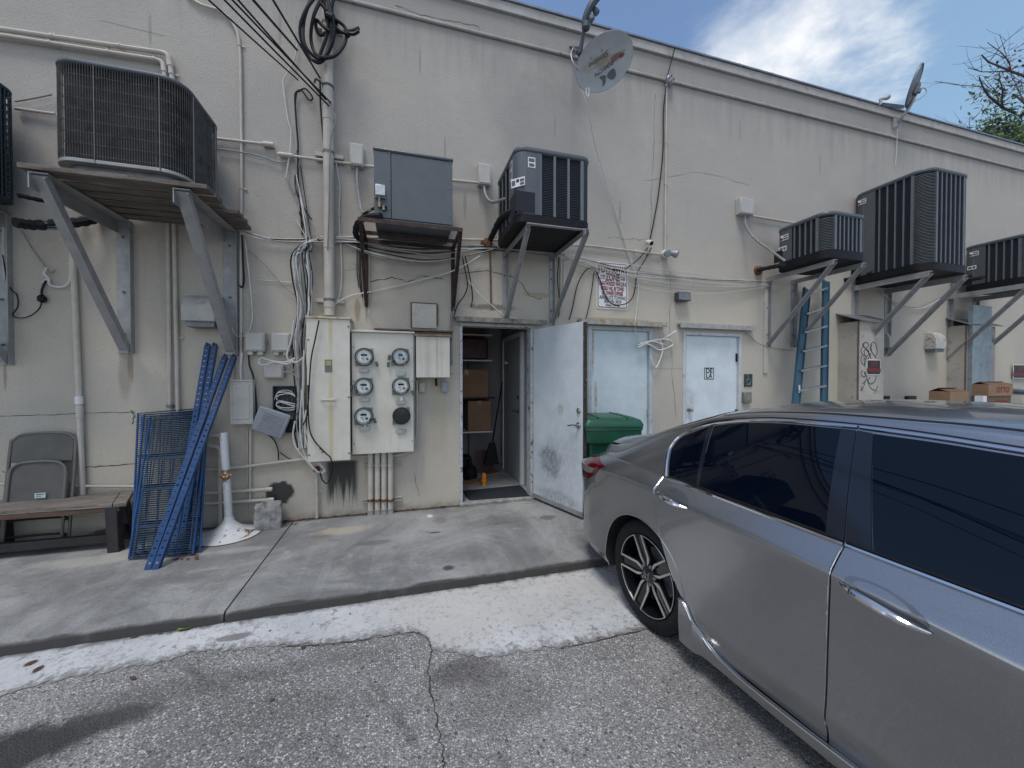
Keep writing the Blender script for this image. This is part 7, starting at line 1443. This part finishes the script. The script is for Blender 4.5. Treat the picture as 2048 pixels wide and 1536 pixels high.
# upper shell: deck, roof, bonnet in one sweep
b = MB(); NX, NS, NA = 110, 12, 14
def topsec(x):
    out = []
    for i in range(NS): z = cB(x) + (cR(x) - cB(x)) * i / NS; out.append((carY(x, z), z))
    for i in range(NA + 1):
        a = math.pi / 2 * i / NA; out.append((cWR(x) * math.cos(a) , cR(x) + (cH(x) - cR(x)) * math.sin(a)))
    return out
rows = []
for i in range(NX + 1):
    x = -1.115 + (3.765 + 1.115) * i / NX; s_ = topsec(x); rows.append([V((x, -y, z)) for y, z in s_] + [V((x, y, z)) for y, z in s_[-2::-1]])
m = len(rows[0]); b.add([p for r_ in rows for p in r_], [(i * m + j, i * m + m + j, i * m + m + j + 1, i * m + j + 1) for i in range(NX) for j in range(m - 1)])
sh = part('roof_shell', b, MT['paintc'], CAR, sharp=60)
# roof ditch strips, rear and front screens, spoiler lip
def roofpt(x, a, o=.0): y, z = cWR(x) * math.cos(a), cR(x) + (cH(x) - cR(x)) * math.sin(a); n_ = V((0, math.cos(a) * (cH(x) - cR(x)), math.sin(a) * cWR(x))).normalized(); return V((x, y, z)) + n_ * o
for sgn in (1, -1):
    b = MB(); rows = []
    for i in range(60):
        x = .30 + i * .022; r_ = [roofpt(x, R(a), .0022) for a in (20.0, 22.5)]; rows.append([V((p.x, -sgn * p.y, p.z)) for p in r_])
    b.add([p for r_ in rows for p in r_], [(2 * i, 2 * i + 2, 2 * i + 3, 2 * i + 1) for i in range(len(rows) - 1)]); part('roof_strip', b, MT['black'], sh)
def screen(xa, xb, name, a0):
    b = MB(); b.grid(lambda u, v: (lambda p: V((p.x, p.y, p.z)))(roofpt(xa + (xb - xa) * u, a0 + (math.pi - 2 * a0) * v, .004)), 16, 20); return part(name, b, MT['carglass'], sh)
screen(-.55, .22, 'rear_screen', R(24)); screen(1.66, 2.52, 'windscreen', R(20))
b = MB(); rows = []
for i in range(41):
    y = -.56 + 1.12 * i / 40; k = 1 - (abs(y) / .56) ** 6; bx = -.68 - .16 * (1 - (y / .66) ** 2); zt = cH(bx) + .004 - .04 * (abs(y) / .66) ** 3
    rows.append([V((bx + .16, y, zt + .004)), V((bx + .06, y, zt + .020 + .014 * k)), V((bx - .03, y, zt + .022 + .020 * k)), V((bx - .06, y, zt + .014 + .016 * k)), V((bx - .05, y, zt - .04))])
b.add([p for r_ in rows for p in r_], [(5 * i + j, 5 * i + 5 + j, 5 * i + 6 + j, 5 * i + 1 + j) for i in range(40) for j in range(4)]); part('spoiler', b, MT['paintc'], CAR, sharp=70)
# closed ends and dark inner shell
b = MB()
for xe in (-1.115, 3.765):
    lo_ = .24; P = [V((xe, -carY(xe, lo_ + (cB(xe) - lo_) * i / 12), lo_ + (cB(xe) - lo_) * i / 12)) for i in range(13)] + [V((xe, -y, z)) for y, z in topsec(xe)]
    P = P + [V((p.x, -p.y, p.z)) for p in P[::-1]]; b.add([V((xe, 0, .6))] + P, [(0, 1 + i, 1 + (i + 1) % len(P)) for i in range(len(P))])
part('bumper_end', b, MT['paintc'], CAR)
b = MB()
for sgn in (1, -1):
    b.grid(lambda u, v: (lambda x, z: V((x, -sgn * (carY(x, z) - .04), z)))(-1.0 + u * 4.65, max(.20, bot_q(-1.0 + u * 4.65) + .012 if u < .4 else bot_f(-1.0 + u * 4.65) + .012) * (1 - v) + v * (cB(-1.0 + u * 4.65))), 120, 8)
part('inner_shell', b, MT['dark'], CAR)
b = MB(); b.box(-.9, 3.45, -.55, .55, .17, .34); b.box(.42, 2.3, -.84, .84, .135, .19); b.box(-.95, -.42, -.58, .58, .235, .5); b.box(3.2, 3.5, -.5, .5, .2, .5)
for cx in (0, FX):
    for sgn in (1, -1):
        vs = []; n = 24
        for k in range(n + 1): a = -.28 + (math.pi + .56) * k / n; x, z = cx + (AX if cx == 0 else 0) + AR * math.cos(a), AZ + AR * math.sin(a); vs += [V((x, -sgn * (carY(x, max(.2, z)) - .003), z)), V((x, -sgn * .60, z))]
        b.add(vs, [(2 * k, 2 * k + 2, 2 * k + 3, 2 * k + 1) for k in range(n)])
part('underbody', b, MT['dark'], CAR, fixn=False)
# wheels
def wheel(cx, side):
    yo = side * -.868; ax = V((0, -side, 0)); c = V((cx, yo, .334)); w = bpy.data.objects.new('wheel', None)
    b = MB(); b.lathe([(.245, -.19), (.30, -.20), (.325, -.195), (.334, -.17), (.334, -.035), (.328, -.012), (.308, .004), (.285, .008), (.262, .004), (.247, -.004), (.243, -.02)], c, ax, 72, cap=False); tyre = part('wheel', b, MT['tyre'], CAR)
    b = MB()
    for k in range(72):
        a = 2 * math.pi * k / 72; d = V((math.cos(a), 0, math.sin(a))); t_ = V((-math.sin(a), 0, math.cos(a)))
        b.obox(c + d * .3325 - ax * .04, (.006, .06, .0035), Matrix((t_, ax, d)).transposed())
    part('tread', b, MT['tyre'], tyre)
    b = MB(); b.lathe([(.246, -.004), (.243, .002), (.236, .003), (.233, -.003), (.231, -.02), (.225, -.12), (.20, -.13), (0, -.13)], c, ax, 72, cap=False); rim = part('rim', b, MT['rimblack'], tyre)
    b = MB(); b.lathe([(.150, -.118), (.150, -.10), (.075, -.10), (.07, -.09), (0, -.09)], c, ax, 48); part('brake_disc', b, MT['galvd'], tyre)
    P = lambda r_, a, o: c + V((math.cos(a), 0, math.sin(a))) * r_ + ax * o
    bl, fc = MB(), MB()
    for k in range(5):
        a0 = R(36 + 72 * k)
        bl.prism([P(.04, a0 - R(38), -.036), P(.085, a0 - R(25), -.036), P(.236, a0 - R(9), -.010), P(.236, a0 + R(9), -.010), P(.085, a0 + R(25), -.036), P(.04, a0 + R(38), -.036)], ax * -.03)
        for sgn in (1, -1):
            q = lambda r_, d_, o: P(r_, a0 + sgn * R(d_), o)
            fc.prism([q(.052, 12, -.024), q(.080, 24, -.026), q(.105, 23.5, -.024), q(.242, 9.6, -.002), q(.242, 7.2, -.002), q(.112, 14.5, -.022)], ax * .006)
        arc0, arc1 = a0 + R(9.5), a0 + R(72 - 9.5); pts = [P(.2395, arc0 + (arc1 - arc0) * i / 14, .003) for i in range(15)]; fc.tube(pts, .0028, 6)
    part('spoke', bl, MT['rimblack'], tyre); part('spoke_face', fc, MT['rimface'], tyre)
    b = MB(); b.lathe([(.058, -.04), (.058, -.022), (.034, -.014), (0, -.012)], c, ax, 32); part('hub_cap', b, MT['rimblack'], tyre)
    for k in range(5): a = R(72 + 72 * k); b = MB(); b.lathe([(.010, -.03), (.010, -.018), (0, -.016)], P(.057, a, 0), ax, 8); part('lug_nut', b, MT['galvd'], tyre)
    b = MB(); X = V((side * 1., 0, 0)) * (1 if side > 0 else 1); ux = V((1, 0, 0)); uz = V((0, 0, 1)); o = ax * -.0105
    e = lambda u, v: c + ux * u + uz * v + o
    b.tube([e(-.014, .019), e(-.010, -.019)], .0026, 6); b.tube([e(.014, .019), e(.010, -.019)], .0026, 6); b.tube([e(-.012, .001), e(.012, .001)], .0026, 6); 
    P4 = [e(-.022, .025), e(.022, .025), e(.016, -.024), e(-.016, -.024)]; b.tube(round_corners(P4 + [P4[0], P4[1]], .01, 4)[3:-2], .0018, 6); part('emblem', b, MT['chrome'], tyre)
for cx in (0, FX):
    for side in (1, -1): wheel(cx, side)
b = MB(); b.box(3.766, 3.772, -.36, .36, .44, .60); part('grille', b, MT['gloss'], CAR, .002); b = MB(); b.box(3.766, 3.772, -.40, .40, .27, .36); part('air_intake', b, MT['dark'], CAR, .002)
CAR.rotation_euler = (0, 0, R(-85)); CAR.location = (2.3314, -2.3894, ZA)
